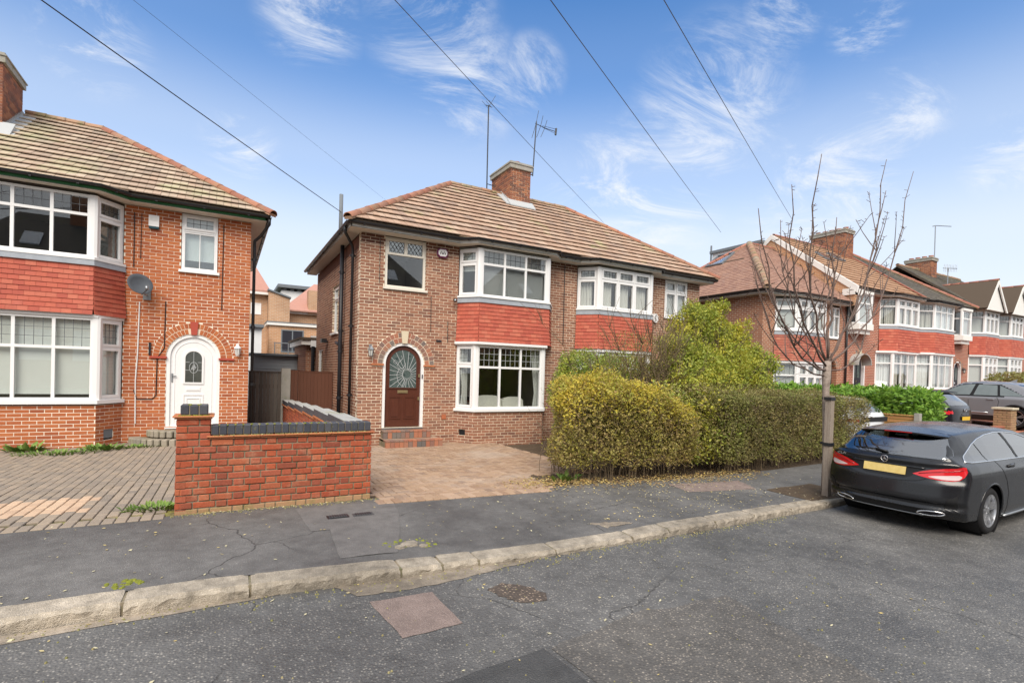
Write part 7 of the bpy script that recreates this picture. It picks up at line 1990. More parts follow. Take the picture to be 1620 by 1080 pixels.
(blk, cs2, wp2, _), P2 = small_suv('black hatchback with yellow rear plate nosed into the next drive', (19.62, 6.86, gz(19.6, 7.6), pi/2), 'car_black', .88, 4.2, 1.52, .62)
def on_rear(cs_, t_, h_, off=.008): a = cs_.rearpt(t_, h_); return (a[0]-off, a[1], a[2])
def flat_rear(cs_, wp_, t0, t1, h0, h1, mat, nm, parent, off=.01):
    a = cs_.rearpt((t0+t1)/2, (h0+h1)/2)[0]-off
    return MB().hexa([wp_((a, t0, h0)), wp_((a, t1, h0)), wp_((a, t1, h1)), wp_((a, t0, h1))], [wp_((a-.008, t0, h0)), wp_((a-.008, t1, h0)), wp_((a-.008, t1, h1)), wp_((a-.008, t0, h1))]).obj(nm, mat, parent)
flat_rear(cs2, wp2, -.26, .26, .62, .73, 'plate_bright', 'number_plate', blk, .02)
a = cs2.rearpt(0, .82)
text_mesh('model_lettering', 'KONA', .085, 'chrome', blk, Matrix.Translation(wp2((a[0]-.02, 0, .80))) @ Matrix.Rotation(0, 4, 'Z') @ Matrix.Rotation(pi/2, 4, 'X') @ Matrix.Scale(1.6, 4, (1, 0, 0)))
e = MB(); a = cs2.rearpt(0, .92); e.tube([wp2((a[0]-.02, .075*cos(2*pi*k/20), .92+.045*sin(2*pi*k/20))) for k in range(21)], .008, 5); e.tube([wp2((a[0]-.02, .03, .89)), wp2((a[0]-.02, .02, .95))], .008, 4); e.tube([wp2((a[0]-.02, -.02, .89)), wp2((a[0]-.02, -.03, .95))], .008, 4); e.tube([wp2((a[0]-.02, .025, .92)), wp2((a[0]-.02, -.025, .92))], .007, 4); e.obj('badge', 'chrome', blk)
m = MB(); m.hexa([wp2((.45, -.62, 1.43)), wp2((.45, .62, 1.43)), wp2((.75, .60, 1.47)), wp2((.75, -.60, 1.47))], [wp2((.45, -.62, 1.45)), wp2((.45, .62, 1.45)), wp2((.75, .60, 1.50)), wp2((.75, -.60, 1.50))]); m.obj('roof_spoiler', 'trim_black', blk)
(suv, cs3, wp3, _), P3 = small_suv('silver grey crossover seen side on behind the low brick pier', (24.75, 6.2, gz(24.4, 7.3)+.0, pi/2), 'car_grey', .95, 4.4, 1.64, .85, wr=.365)
for hx in (1.35, 2.35): q = surf_curve(cs3, [(hx+k*.05, .97) for k in range(5)], 1, .015); MB().tube([wp3(i) for i in q], .015, 6).obj('door_handle', 'car_grey', suv, True)
for ln in ([(1.28, 1.05), (1.22, .9), (1.30, .45)], [(2.08, 1.05), (2.05, .40)]):
    dd = [(a+(c-a)*k/5, b+(d-b)*k/5) for (a, b), (c, d) in zip(ln, ln[1:]) for k in range(6)]; MB().tube([wp3(i) for i in surf_curve(cs3, dd, 1, 0)], .006, 5).obj('shut_line', 'trim_black', suv)
q = surf_curve(cs3, [(1.5+k*.16, .50) for k in range(9)], 1, .01); MB().tube([wp3(i) for i in q], .022, 6).obj('side_trim', 'alloy', suv, True)
q = cs3.side(2.95, 1.08, 1); MB().lathe([(.0, -.10), (.07, -.08), (.09, .0), (.07, .10), (.0, .12)], lambda a, b, h_: wp3((q[0]+a*.7, q[1]+.10+h_, q[2]+.06+b*.8)), 12).obj('door_mirror', 'car_grey', suv, True)
pts = []
for k in range(25):
    a = pi*k/24; pts.append((.80+.43*cos(a), .365+.43*sin(a)))
MB().tube([wp3(i) for i in surf_curve(cs3, pts, 1, .0)], .03, 6).obj('arch_cladding', 'trim_black', suv, True)
MB().hexa([wp3((1.05, -.02, 1.60)), wp3((1.25, -.02, 1.61)), wp3((1.25, .02, 1.61)), wp3((1.05, .02, 1.60))], [wp3((1.02, -.005, 1.70)), wp3((1.08, -.005, 1.69)), wp3((1.08, .005, 1.69)), wp3((1.02, .005, 1.70))]).obj('roof_fin', 'car_grey', suv)
(wht, cs4, wp4, _), P4 = small_suv('white car mostly hidden behind the clipped brown hedge', (15.05, 7.15, gz(15.0, 8.2)-.02, pi/2), 'car_white', .87, 4.15, 1.44, .60, clad=False)
flat_rear(cs4, wp4, -.62, .62, .78, .90, 'trim_black', 'tailgate_panel', wht, .012)
e = MB(); a = cs4.rearpt(-.5, .86); e.tube([wp4((a[0]-.03, -.50+.05*cos(2*pi*k/18), .86+.05*sin(2*pi*k/18))) for k in range(19)], .010, 5); e.obj('badge', 'chrome', wht)
# ================================================================ the houses further along the street
def plain_wall(H, x0, x1, z0, z1, ops, mat, y=12.5, nm='front_wall'):
    _, bk = wall_blocks((x0, y, 0.0), FU, FN, x1-x0, z0, z1, ops, course=.15)
    return mortar_mesh((x0, y, 0.0), FU, FN, bk, -.2, 0.0).obj(nm, mat, H)
def bay_set(H, pu, pg, z, upper, lower, tile, hung_limit, apron=(.80, 1.80), flash='lead', tw=.165, gauge=.10, gz0=-.95):
    bay_windows(H, pg, z+gz0, z+.70, lower)
    m = MB(); bay_ring(m, pg, -.13, .055, z+gz0-.07, z+gz0); m.obj('bay_sill', 'white_upvc', H); m = MB(); bay_ring(m, pg, -.13, .06, z+.70, z+.785); m.obj('bay_head', 'white_upvc', H)
    hung_tiles(H, pu, z+apron[0], z+apron[1], tile, hung_limit, tw, gauge)
    m = MB(); bay_ring(m, pu, -.1, .03, z+apron[1], z+1.935); m.obj('lead_flashing', flash, H)
    bay_windows(H, pu, z+1.97, z+3.20, upper)
    m = MB(); bay_ring(m, pu, -.13, .06, z+1.935, z+1.98); m.obj('bay_sill', 'white_upvc', H)
    room(H, pu, 15.0, z+1.8, z+3.24); room(H, pg, 15.0, z-1.1, z+.76)
    m = MB(); bay_ring(m, pg, -.15, -.0, z-1.9, z+gz0-.07); m.obj('bay_wall', 'brick_a_x', H)
full = lambda lead=(4, 2), **k: dict(cols=1, top=.27, lead=lead, **k)
def lattice(cols, **k): return dict(cols=cols, top=k.pop('top', .27), lead=k.pop('lead', (3, 2)), **k)
crt = ('curtain', 'curtain', [(-.02, .34), (.40, .62), (.70, 1.02)])
net = ('curtain', 'blind_white', [(-.02, 1.02)])
# --- the end house with a brown tiled hip roof
HA = thing('terraced_house', 'house with brown hipped roof, roof window and weathered red tiled bay', 'house', (20.5, 12.5, -1.85))
opA = [rect_op(.75, 3.75, 1.8, 9), rect_op(.75, 3.72, -1.0, 1.8), arch_op(4.65, .45, -1.9, .55), rect_op(4.45, 5.25, 1.85, 9)]
plain_wall(HA, 17.87, 23.3, -1.95, 3.28, opA, 'brick_a_x')
MB().box(17.87, 18.07, 12.702, 19.1, -1.95, 3.28).obj('side_wall', 'brick_a_y', HA); MB().box(17.87, 23.3, 18.9, 19.1, -1.95, 3.28).obj('rear_wall', 'brick_a_x', HA)
puA = [(18.58, 12.5), (19.36, 12.0), (21.18, 12.0), (21.65, 12.5)]; pgA = [(18.60, 12.5), (19.40, 12.0), (21.18, 12.0), (21.62, 12.5)]
bay_set(HA, puA, pgA, 0, [full((3, 2), sash=('low', 'top'), fill=('blind', 'drape_grey')), lattice(3, sash=('low', 'top'), fill=crt), full(sash=('low', 'top'), fill=net)], [full((4, 1), fill=('slats', 'blind')), lattice(3, sash=('low', 'top'), lead=None, fill=crt), full(fill=net)], 'hung_tile_rough', 150, gauge=.105)
grid_window(HA, (17.87, 12.5, 0), FU, FN, 4.47, 5.23, 1.9, 3.2, cols=2, top=.27, fill=('slats', 'blind_white'), d=-.02, sill=.05); opening_room(HA, 22.2, 23.2, 12.7, 1.8, 3.2)
MB().box(22.05, 23.0, 12.95, 13.0, -1.9, 1.1).obj('porch_door', 'ink', HA); voussoirs(HA, (17.87, 12.5, 0), FU, FN, 4.65, .55, [(.46, .58, 13), (.585, .70, 15)], 'step_red')
eaves(HA, [(17.52, 19.4), (17.52, 12.16), (18.45, 12.16), (19.2, 11.82), (21.35, 11.82), (21.8, 12.16), (23.3, 12.16)], [(17.87, 19.4), (17.87, 12.5), (18.58, 12.5), (19.34, 12.02), (21.2, 12.02), (21.65, 12.5), (23.3, 12.5)], ZE+.02, 'white_paint')
rA = MB().box(20, 23, 15, 16.6, 3.6, 5.4).obj('roof', 'roof_mortar', HA)
RYA, RZA = 15.8, 6.38; vA = Vector((0, RYA-12.08, RZA-3.44)); VA = vA.length; vA.normalize(); AXA = 21.4
tile_slope(rA, (0, 12.08, 3.44), (1, 0, 0), vA, [(17.46, 0), (23.25, 0), (23.25, VA), (AXA, VA)], 'roof_tile_brown', 0, tw=.19, gauge=.16, half=False, thick=.018)
vS = Vector((AXA-17.46, 0, RZA-3.44)); VS = vS.length; vS.normalize()
tile_slope(rA, (17.46, 19.52, 3.44), (0, -1, 0), vS, [(0, 0), (7.44, 0), (3.72, VS)], 'roof_tile_brown', 0, tw=.19, gauge=.16, half=False, thick=.018)
m = MB(); m.hexa([(17.46, 19.52, 3.38), (AXA, 15.8, 6.32), (23.25, 15.8, 6.32), (23.25, 19.52, 3.38)], [(17.46, 19.52, 3.43), (AXA, 15.8, 6.37), (23.25, 15.8, 6.37), (23.25, 19.52, 3.43)]); m.obj('rear_roof_slope', 'roof_tile_brown', rA)
ridge_line(rA, (17.42, 12.04, 3.46), (AXA, 15.8, 6.41), 'ridge_old', .14); ridge_line(rA, (17.42, 19.5, 3.46), (AXA, 15.8, 6.41), 'roof_tile_red', .10); ridge_line(rA, (AXA, 15.8, 6.40), (23.2, 15.8, 6.40), 'roof_tile_red', .10)
# roof window lying in the side slope
def slope_pt(y, s, h): p = Vector((17.46, y, 3.44))+vS*s; nS = Vector((-vS.z, 0, vS.x)); return tuple(p+nS*h)
rw = MB()
for a, b, c, d in ((16.05, 17.0, 3.05, 3.12), (16.05, 17.0, 4.06, 4.13), (16.05, 16.12, 3.12, 4.06), (16.93, 17.0, 3.12, 4.06)): rw.hexa([slope_pt(a, c, 0), slope_pt(b, c, 0), slope_pt(b, d, 0), slope_pt(a, d, 0)], [slope_pt(a, c, .10), slope_pt(b, c, .10), slope_pt(b, d, .10), slope_pt(a, d, .10)])
ro = rw.obj('roof_window', 'slate_grey', rA); MB().hexa([slope_pt(16.12, 3.12, .04), slope_pt(16.93, 3.12, .04), slope_pt(16.93, 4.06, .04), slope_pt(16.12, 4.06, .04)], [slope_pt(16.12, 3.12, .05), slope_pt(16.93, 3.12, .05), slope_pt(16.93, 4.06, .05), slope_pt(16.12, 4.06, .05)]).obj('pane', 'glass_mirror', ro)
MB().hexa([slope_pt(16.12, 3.12, .02), slope_pt(16.93, 3.12, .02), slope_pt(16.93, 4.06, .02), slope_pt(16.12, 4.06, .02)], [slope_pt(16.12, 3.12, .025), slope_pt(16.93, 3.12, .025), slope_pt(16.93, 4.06, .025), slope_pt(16.12, 4.06, .025)]).obj('blind', 'blind_white', ro)
# --- orange roofed house: the gable stands above its neighbour
HB = thing('terraced_house', 'house with bright orange tiled roof and white gable edge', 'house', (26.4, 12.5, -1.15))
ZBH = .72; zEB = 4.0
opB = [rect_op(3.04, 6.02, 1.45, 9), rect_op(2.79, 6.06, -1.3, 1.45), arch_op(1.45, .48, -1.2, .78), rect_op(.35, 1.9, 2.5, 9)]
plain_wall(HB, 23.3, 29.5, -1.35, zEB, opB, 'brick_b_x')
# gable wall over the lower roof
g = MB(); g.hexa([(23.27, 12.0, 3.3), (23.27, 19.8, 3.3), (23.27, 19.8, 4.0), (23.27, 15.95, 6.98), (23.27, 12.0, 3.96)], [(23.45, 12.0, 3.3), (23.45, 19.8, 3.3), (23.45, 19.8, 4.0), (23.45, 15.95, 6.98), (23.45, 12.0, 3.96)]); g.obj('gable_wall', 'brick_orange_y', HB)
puB = [(26.30, 12.5), (26.88, 12.0), (28.90, 12.0), (29.35, 12.5)]; pgB = [(26.05, 12.5), (26.62, 12.0), (28.78, 12.0), (29.40, 12.5)]
bay_set(HB, puB, pgB, ZBH, [full((4, 2), fill=('curtain', 'curtain', [(-.02, .3), (.35, 1.0)])), lattice(3, sash=('low', 'top'), fill=crt), full()], [full((4, 3), fill=net), lattice(3, fill=crt), full((4, 3), fill=net)], 'hung_tile', 130, gauge=.12, tw=.2)
# boxed bay window over the door
puO = [(23.62, 12.5), (23.74, 12.08), (24.85, 12.08), (25.15, 12.5)]
def oriel(H, pu, z):
    bay_windows(H, pu, z+1.86, z+3.15, [dict(cols=1, top=.3), dict(cols=1, top=.3, lead=(4, 3), fill=('blind', 'drape_grey')), dict(cols=1, top=.3, sash=('top',), lead=(3, 2))])
    m = MB(); bay_ring(m, pu, -.2, .05, z+1.60, z+1.86); bay_ring(m, pu, -.2, -.06, z+1.42, z+1.60); bay_ring(m, pu, -.2, .04, z+3.15, z+3.27); m.obj('oriel_base', 'white_paint', H)
    room(H, pu, 14.5, z+1.8, z+3.24)
oriel(HB, puO, ZBH)
# front door under a curved hood
def hood_door(H, cx, z0, zs, dcol):
    d = MB(); arch_slab(d, (cx-1, 12.5, 0), FU, FN, 1.0, .46, z0, zs, -.20, -.12, 14); do = d.obj('front_door', dcol, H)
    m = MB(); arch_ring(m, (cx-1, 12.5, 0), FU, FN, 1.0, .40, .48, z0, zs, -.14, .0, 14); m.obj('door_frame', 'white_upvc', H)
    m = MB(); m.obox((cx-1, 12.5, 0), FU, FN, .72, .93, -.12, -.11, zs-.55, zs+.1); m.obox((cx-1, 12.5, 0), FU, FN, 1.05, 1.26, -.12, -.11, zs-.55, zs+.1); m.obj('door_glazing', 'glass_art', do)
    m = MB(); m.obox((cx-1, 12.5, 0), FU, FN, .94, 1.06, -.115, -.10, zs-.75, zs-.66); m.obj('number_plate', 'chrome', do)
hood_door(HB, 24.75, -1.18, .78, 'ink'); voussoirs(HB, (23.3, 12.5, 0), FU, FN, 1.45, .78, [(.49, .61, 13), (.615, .73, 15)], 'step_red', key=.2)
hd = MB(); n = 14
for k in range(n):
    a, b = pi*k/n, pi*(k+1)/n; q = lambda t, r_, y_: (24.45+r_*cos(t)*.86, y_, .78+r_*sin(t)*.80)
    hd.hexa([q(a, .60, 12.1), q(b, .60, 12.1), q(b, .60, 12.5), q(a, .60, 12.5)], [q(a, .64, 12.1), q(b, .64, 12.1), q(b, .64, 12.5), q(a, .64, 12.5)])
hd.obj('door_hood', 'coping_top', HB)
downpipe(HB, [(23.52, 12.42, 3.9), (23.52, 12.42, -1.2)], .045, 'black_plastic')
eaves(HB, [(23.3, 12.16), (26.15, 12.16), (26.72, 11.80), (29.05, 11.80), (29.5, 12.16)], [(23.3, 12.5), (26.3, 12.5), (26.86, 12.02), (28.92, 12.02), (29.5, 12.5)], zEB-.02, 'white_paint')
rB = MB().box(24, 29, 15, 16.6, 4.2, 6.0).obj('roof', 'roof_mortar', HB)
RYB, RZB = 15.95, 7.08; vB = Vector((0, RYB-12.05, RZB-4.14)); VB = vB.length; vB.normalize()
tile_slope(rB, (0, 12.05, 4.14), (1, 0, 0), vB, [(23.35, 0), (29.5, 0), (29.5, VB), (23.35, VB)], 'roof_tile_orange', 0, tw=.33, gauge=.33, half=False, thick=.04)
tile_slope(rB, (0, 11.74, 4.07), (1, 0, 0), Vector((0, .33, .10)).normalized(), [(26.6, 0), (29.2, 0), (29.5, .34), (26.1, .34)], 'roof_tile_orange', 0, tw=.33, gauge=.33, half=False, backing=None)
m = MB(); m.hexa([(23.3, 19.7, 4.08), (23.3, RYB, RZB-.05), (30.3, RYB, RZB-.05), (34.9, 19.7, 4.08)], [(23.3, 19.7, 4.14), (23.3, RYB, RZB), (30.3, RYB, RZB), (34.9, 19.7, 4.14)]); m.obj('rear_roof_slope', 'roof_tile_dark', rB)
m = MB()
for s in (1,):
    m.hexa([(23.22, 11.9, 3.80), (23.36, 11.9, 3.80), (23.36, RYB, RZB-.20), (23.22, RYB, RZB-.20)], [(23.22, 11.9, 4.10), (23.36, 11.9, 4.10), (23.36, RYB, RZB+.06), (23.22, RYB, RZB+.06)])
    m.hexa([(23.22, RYB, RZB-.20), (23.36, RYB, RZB-.20), (23.36, 19.8, 3.85), (23.22, 19.8, 3.85)], [(23.22, RYB, RZB+.06), (23.36, RYB, RZB+.06), (23.36, 19.8, 4.12), (23.22, 19.8, 4.12)])
m.obj('barge_board', 'white_paint', rB)
MB().box(23.2, 23.9, 12.0, 12.5, 3.75, 4.02).obj('eaves_box', 'white_paint', rB)
DM = MB().box(23.1, 28, 16.4, 19.3, 5.2, 6.80).obj('loft_room', 'render_white', HB); MB().box(22.98, 28.1, 16.3, 19.4, 6.80, 6.94).obj('loft_roof', 'slate_grey', DM); MB().tube([(23.05, 19.35, 6.3), (23.05, 19.35, 7.25)], .05, 6).obj('flue', 'slate_grey', DM)
ridge_line(rB, (23.4, RYB, RZB+.03), (30.3, RYB, RZB+.03), 'roof_tile_red', .11)
for yv, xv in ((14.3, 25.4), (14.6, 26.9)):
    fw_ = lambda a, s, h: tuple(Vector((a, 12.05, 4.14))+vB*s+Vector((0, -vB.z, vB.y))*h)
    s0 = (yv-12.05)/vB.y; q = [(xv-.35, s0), (xv+.35, s0), (xv+.35, s0+.75), (xv-.35, s0+.75)]
    wo = MB().hexa([fw_(a, s, 0) for a, s in q], [fw_(a, s, .10) for a, s in q]).obj('roof_window', 'slate_grey', rB); q = [(xv-.28, s0+.07), (xv+.28, s0+.07), (xv+.28, s0+.68), (xv-.28, s0+.68)]
    MB().hexa([fw_(a, s, .101) for a, s in q], [fw_(a, s, .108) for a, s in q]).obj('pane', 'glass_mirror', wo)
chB = chimney(rB, 28.25, 29.1, 15.2, 17.0, 5.5, 8.10, 'chimney_brick', 5, n_ind=0)
# --- dark roofed partner
HC = thing('terraced_house', 'dark tiled hip roofed house joined to the orange roofed one', 'house', (32.2, 12.5, -1.1)); zc_ = .80
opC = [rect_op(.26, 3.5, 1.5, 9), rect_op(.05, 3.5, -1.2, 1.5), arch_op(5.0, .45, -1.2, .85), rect_op(4.0, 5.7, 2.6, 9)]
plain_wall(HC, 29.5, 35.3, -1.35, 4.05, opC, 'brick_b_x')
puC = [(29.72, 12.5), (30.5, 12.0), (32.55, 12.0), (33.05, 12.5)]; pgC = [(29.42, 12.48), (30.35, 12.0), (32.6, 12.0), (33.05, 12.5)]
bay_set(HC, puC, pgC, zc_, [full((4, 2), fill=crt), lattice(3, fill=net), full()], [full((4, 3), fill=net), lattice(3, fill=crt), full(fill=net)], 'hung_tile', 130, gauge=.12, tw=.2)
oriel(HC, [(33.55, 12.5), (33.7, 12.05), (34.75, 12.05), (35.1, 12.5)], zc_)
hood_door(HC, 34.5, -1.1, .85, 'ink'); voussoirs(HC, (29.5, 12.5, 0), FU, FN, 5.0, .85, [(.46, .58, 13), (.585, .70, 15)], 'step_red')
lantern('wall_lantern', 'black lantern beside the arched porch of the dark roofed house', 35.05, 12.495, .86, 'black_iron')
eaves(HC, [(29.5, 12.16), (30.36, 11.80), (32.72, 11.80), (33.2, 12.16), (35.3, 12.16)], [(29.72, 12.5), (30.5, 12.02), (32.56, 12.02), (33.06, 12.5), (35.3, 12.5)], 4.02, 'black_iron')
rC = MB().box(29.6, 32, 15, 16.6, 4.3, 6.0).obj('roof', 'roof_mortar', HC)
tile_slope(rC, (0, 12.05, 4.16), (1, 0, 0), vB, [(29.5, 0), (35.2, 0), (30.4, VB), (29.5, VB)], 'roof_tile_dark', 0, tw=.25, gauge=.2, half=False, thick=.022)
m = MB(); m.hexa([(35.2, 19.6, 4.1), (30.4, RYB, RZB-.04), (30.4, RYB, RZB-.04), (35.2, 12.05, 4.1)], [(35.2, 19.6, 4.16), (30.4, RYB, RZB+.02), (30.4, RYB, RZB+.02), (35.2, 12.05, 4.16)]); m.obj('side_roof_slope', 'roof_tile_dark', rC)
ridge_line(rC, (35.25, 12.0, 4.19), (30.4, RYB, RZB+.05), 'roof_tile_red', .12); MB().hexa([(29.42, 12.0, 4.18), (29.58, 12.0, 4.18), (29.58, RYB, RZB+.04), (29.42, RYB, RZB+.04)], [(29.42, 12.0, 4.24), (29.58, 12.0, 4.24), (29.58, RYB, RZB+.10), (29.42, RYB, RZB+.10)]).obj('party_ridge', 'roof_tile_red', rC)
# --- two gabled houses
def gabled(lab, x0, x1, z, bx_, gx, chim, has_chim):
    H = thing('terraced_house', lab, 'house', ((x0+x1)/2, 12.5, -1.0))
    pu = [(bx_, 12.5), (bx_+.6, 12.0), (bx_+2.4, 12.0), (bx_+2.9, 12.5)]
    plain_wall(H, x0, x1, -1.3, z+3.3, [rect_op(bx_-x0+.05, bx_-x0+2.85, z-1.0, 9)], 'brick_b_x')
    bay_set(H, pu, pu, z, [full(fill=('blind', 'drape_grey')), lattice(3, sash=('low', 'top'), fill=crt), full()], [full(None, fill=('blind', 'drape_grey')), lattice(3, sash=('low', 'top'), lead=None, fill=crt), full(None)], 'hung_tile', 110, gauge=.12, tw=.2)
    eaves(H, [(x0, 12.16), (bx_-.1, 12.16), (bx_+.5, 11.82), (bx_+2.5, 11.82), (bx_+3.0, 12.16), (x1, 12.16)], [(x0, 12.5), (bx_, 12.5), (bx_+.6, 12.02), (bx_+2.4, 12.02), (bx_+2.9, 12.5), (x1, 12.5)], z+3.24, 'black_iron')
    R = MB().box(x0+1, x1-1, 15, 16.6, z+3.4, z+5.2).obj('roof', 'roof_mortar', H)
    v = Vector((0, 3.8, 2.85)); l = v.length; v.normalize()
    tile_slope(R, (0, 12.08, z+3.36), (1, 0, 0), v, [(x0, 0), (x1, 0), (x1, l), (x0, l)], 'roof_tile_dark', 0, tw=.25, gauge=.2, half=False, thick=.022)
    m = MB(); m.hexa([(x0, 19.7, z+3.3), (x0, 15.88, z+6.16), (x1, 15.88, z+6.16), (x1, 19.7, z+3.3)], [(x0, 19.7, z+3.36), (x0, 15.88, z+6.21), (x1, 15.88, z+6.21), (x1, 19.7, z+3.36)]); m.obj('rear_roof_slope', 'roof_tile_dark', R)
    ridge_line(R, (x0, 15.88, z+6.23), (x1, 15.88, z+6.23), 'ridge_old', .11)
    # front gable
    gw, gh, zb_ = 1.28, 1.62, z+3.20; yb = 14.6
    for s in (-1, 1):
        uu = Vector((0, 1, 0)) if s < 0 else Vector((0, -1, 0)); vv = Vector((gw*-s, 0, gh)); lv = vv.length; vv.normalize()
        o = (gx+s*gw, 11.62, zb_) if s < 0 else (gx+s*gw, yb, zb_)
        poly = [(0, 0), (1.0, 0), (yb-11.62, lv), (0, lv)] if s < 0 else [(yb-11.62-1.0, 0), (yb-11.62, 0), (yb-11.62, lv), (0, lv)]
        tile_slope(R, o, uu, vv, poly, 'roof_tile_dark', 0, tw=.25, gauge=.2, half=False, thick=.022)
    MB().hexa([(gx-gw+.1, 11.70, zb_+.0), (gx+gw-.1, 11.70, zb_+.0), (gx, 11.70, zb_+gh-.14)], [(gx-gw+.1, 11.80, zb_+.0), (gx+gw-.1, 11.80, zb_+.0), (gx, 11.80, zb_+gh-.14)]).obj('gable_panel', 'white_paint', H)
    m = MB()
    for s in (-1, 1): m.hexa([(gx+s*(gw+.05), 11.58, zb_-.05), (gx+s*(gw-.13), 11.58, zb_-.05), (gx, 11.58, zb_+gh-.2), (gx, 11.58, zb_+gh+.03)], [(gx+s*(gw+.05), 11.64, zb_-.05), (gx+s*(gw-.13), 11.64, zb_-.05), (gx, 11.64, zb_+gh-.2), (gx, 11.64, zb_+gh+.03)])
    m.obj('barge_board', 'white_paint', H)
    ridge_line(R, (gx, 11.6, zb_+gh+.04), (gx, yb, zb_+gh+.04), 'roof_tile_red', .10)
    if has_chim: chimney(R, 37.85, 38.6, 15.2, 16.6, z+4.8, 7.9, 'chimney_brick', 4, n_ind=0)
    return H
gabled('first of two dark roofed houses with white gables, chimney behind', 35.3, 38.95, .95, 35.75, 36.65, 0, True)
gabled('second white gabled house, the last one in the row', 38.95, 43.6, .98, 39.3, 40.1, 0, False)
MB().box(43.6, 60, 12.5, 19, -1.2, 4.3).obj('front_wall', 'brick_b_x', tag(thing('terraced_house', 'plain end of the row beyond the white gables', 'house', (50, 12.5, -1))))
# aerials far along
ta = thing('television_aerial', 'yagi aerial on a pole before the dark roofs at the far end', 'aerial', (38.2, 14.5, 5.6)); MB().tube([(38.25, 14.5, 5.4), (38.25, 14.5, 7.15)], .025, 5).obj('mast', 'steel', ta)
m = MB(); m.tube([(37.1, 14.3, 6.95), (40.0, 14.7, 7.35)], .022, 5)
for k in range(9): t = k/8; m.tube([(37.2+2.7*t, 14.3+.4*t, 6.75+.38*t), (37.25+2.7*t, 14.3+.4*t, 7.20+.38*t)], .012, 4)
m.obj('aerial_head', 'steel', ta)
tb = thing('television_aerial', 'tall bent aerial mast above the far chimney', 'aerial', (39.0, 15.5, 7)); MB().tube([(39.0, 15.5, 5.5), (38.95, 15.5, 10.0)], .03, 5).obj('mast', 'steel', tb)
m = MB(); m.tube([(38.6, 15.5, 9.95), (38.95, 15.5, 10.05), (41.1, 15.5, 10.35)], .028, 5); m.obj('aerial_head', 'steel', tb)
# ================================================================ forecourts, pier, low wall
D3 = sheet('forecourt', 'paver_red', lin(18.6, 36, 16), [6.7, 8, 10, 12.4], lambda x, y: z_yard(x, y)-.03)
PR = thing('brick_pier', 'short brown brick gate pier with flat stone cap', 'pier', (22.2, 6.75, -1.35))
MB().box(21.985, 22.415, 6.545, 6.955, -1.5, -.72).obj('pier_core', 'mortar_grey', PR)
bl = []
for O_, u_, n_, L_ in (((21.97, 6.53, 0), (1, 0), (0, -1), .46), ((21.97, 6.97, 0), (0, -1), (-1, 0), .44)): b, _ = wall_blocks(O_, u_, n_, L_, -1.45, -.72, [], depth=.06, flip=int(abs(u_[1]))); bl += b
lay_blocks(bl, 'brick', 'pale_brick', PR, 80, .004, 'further_bricks'); MB().box(21.93, 22.45, 6.49, 7.01, -.72, -.66).obj('cap', 'stone', PR)
LW = thing('low_wall', 'low brown edging wall in front of the silver grey crossover', 'wall', (21, 6.75, -1.4)); MB().box(20.2, 21.96, 6.68, 6.82, -1.6, -1.30).obj('wall_body', 'brick_a_x', LW); MB().box(20.2, 21.96, 6.66, 6.84, -1.30, -1.26).obj('coping', 'paver_red', LW)
HF = thing('hedge', 'small trimmed green hedge at the right edge, beyond the crossover', 'hedge', (31, 9, -.9)); P, N = box_shell(5000, (28.9, 8.4, -1.0), (34, 9.6, .62), .4, .06, .05); leaf_quads('foliage', P, .10, 'hedge_dark', HF, nrm=N); Pc = RNG.uniform((29.2, 8.6, -.9), (33.8, 9.4, .4), (3000, 3)); leaf_quads('inner_foliage', Pc, .18, 'hedge_dark', HF)
# ================================================================ what shows in the gap between the two pairs
EX1 = thing('rear_extension', 'small flat roofed brick addition behind the middle house', 'extension', (3, 21, -1.8))
MB().box(2.50, 6, 19.6, 23, -1.95, .80).obj('wall', 'brick_a_x', EX1); MB().box(2.32, 6.1, 19.35, 23.1, .80, .98).obj('fascia', 'white_paint', EX1); MB().box(2.26, 6.2, 19.28, 23.2, .98, 1.06).obj('flat_roof', 'roof_mortar', EX1)
MB().box(2.62, 2.80, 19.3, 19.42, .72, 1.12).obj('hopper', 'white_plain', EX1); MB().tube([(2.70, 19.3, .75), (2.70, 19.3, -1.9)], .06, 8).obj('downpipe', 'black_plastic', EX1)
fl = thing('floodlight', 'small dark floodlight on the side wall of the middle house', 'light', (2.7, 17, .6)); MB().box(2.56, 2.72, 16.6, 16.85, .78, .90).obj('lamp_body', 'black_plastic', fl); MB().box(2.70, 2.77, 16.7, 16.75, .80, .84).obj('bracket', 'black_plastic', fl)
SD = thing('shed', 'grey flat fronted shed roof behind the dark board fence', 'shed', (1.8, 22, -1)); MB().box(.95, 3.2, 22.0, 25, -1.8, .42).obj('wall', 'shed_grey', SD); MB().box(.80, 3.35, 21.8, 25.1, .42, .50).obj('roof', 'slate_grey', SD)
for k in range(4): MB().box(.955, 3.2, 21.985, 22.0, -.1+k*.13, .02+k*.13).obj('cladding_board', 'shed_grey', SD)
B1 = thing('rear_house', 'brick house with pink tiled roof glimpsed left in the gap', 'house', (1.2, 30, -1.8))
MB().box(-4, 1.92, 30.6, 38, -1.8, 3.95).obj('wall', 'brick_rear_x', B1)
m = MB(); m.hexa([(-4.3, 30.3, 3.9), (2.05, 30.3, 3.9), (.6, 33.8, 7.1), (-4.3, 33.8, 7.1)], [(-4.3, 30.3, 4.02), (2.05, 30.3, 4.02), (.6, 33.8, 7.22), (-4.3, 33.8, 7.22)]); m.hexa([(2.05, 30.3, 3.9), (2.05, 38, 3.9), (.6, 36, 7.1), (.6, 33.8, 7.1)], [(2.05, 30.3, 4.02), (2.05, 38, 4.02), (.6, 36, 7.22), (.6, 33.8, 7.22)]); m.obj('roof', 'roof_pink', B1)
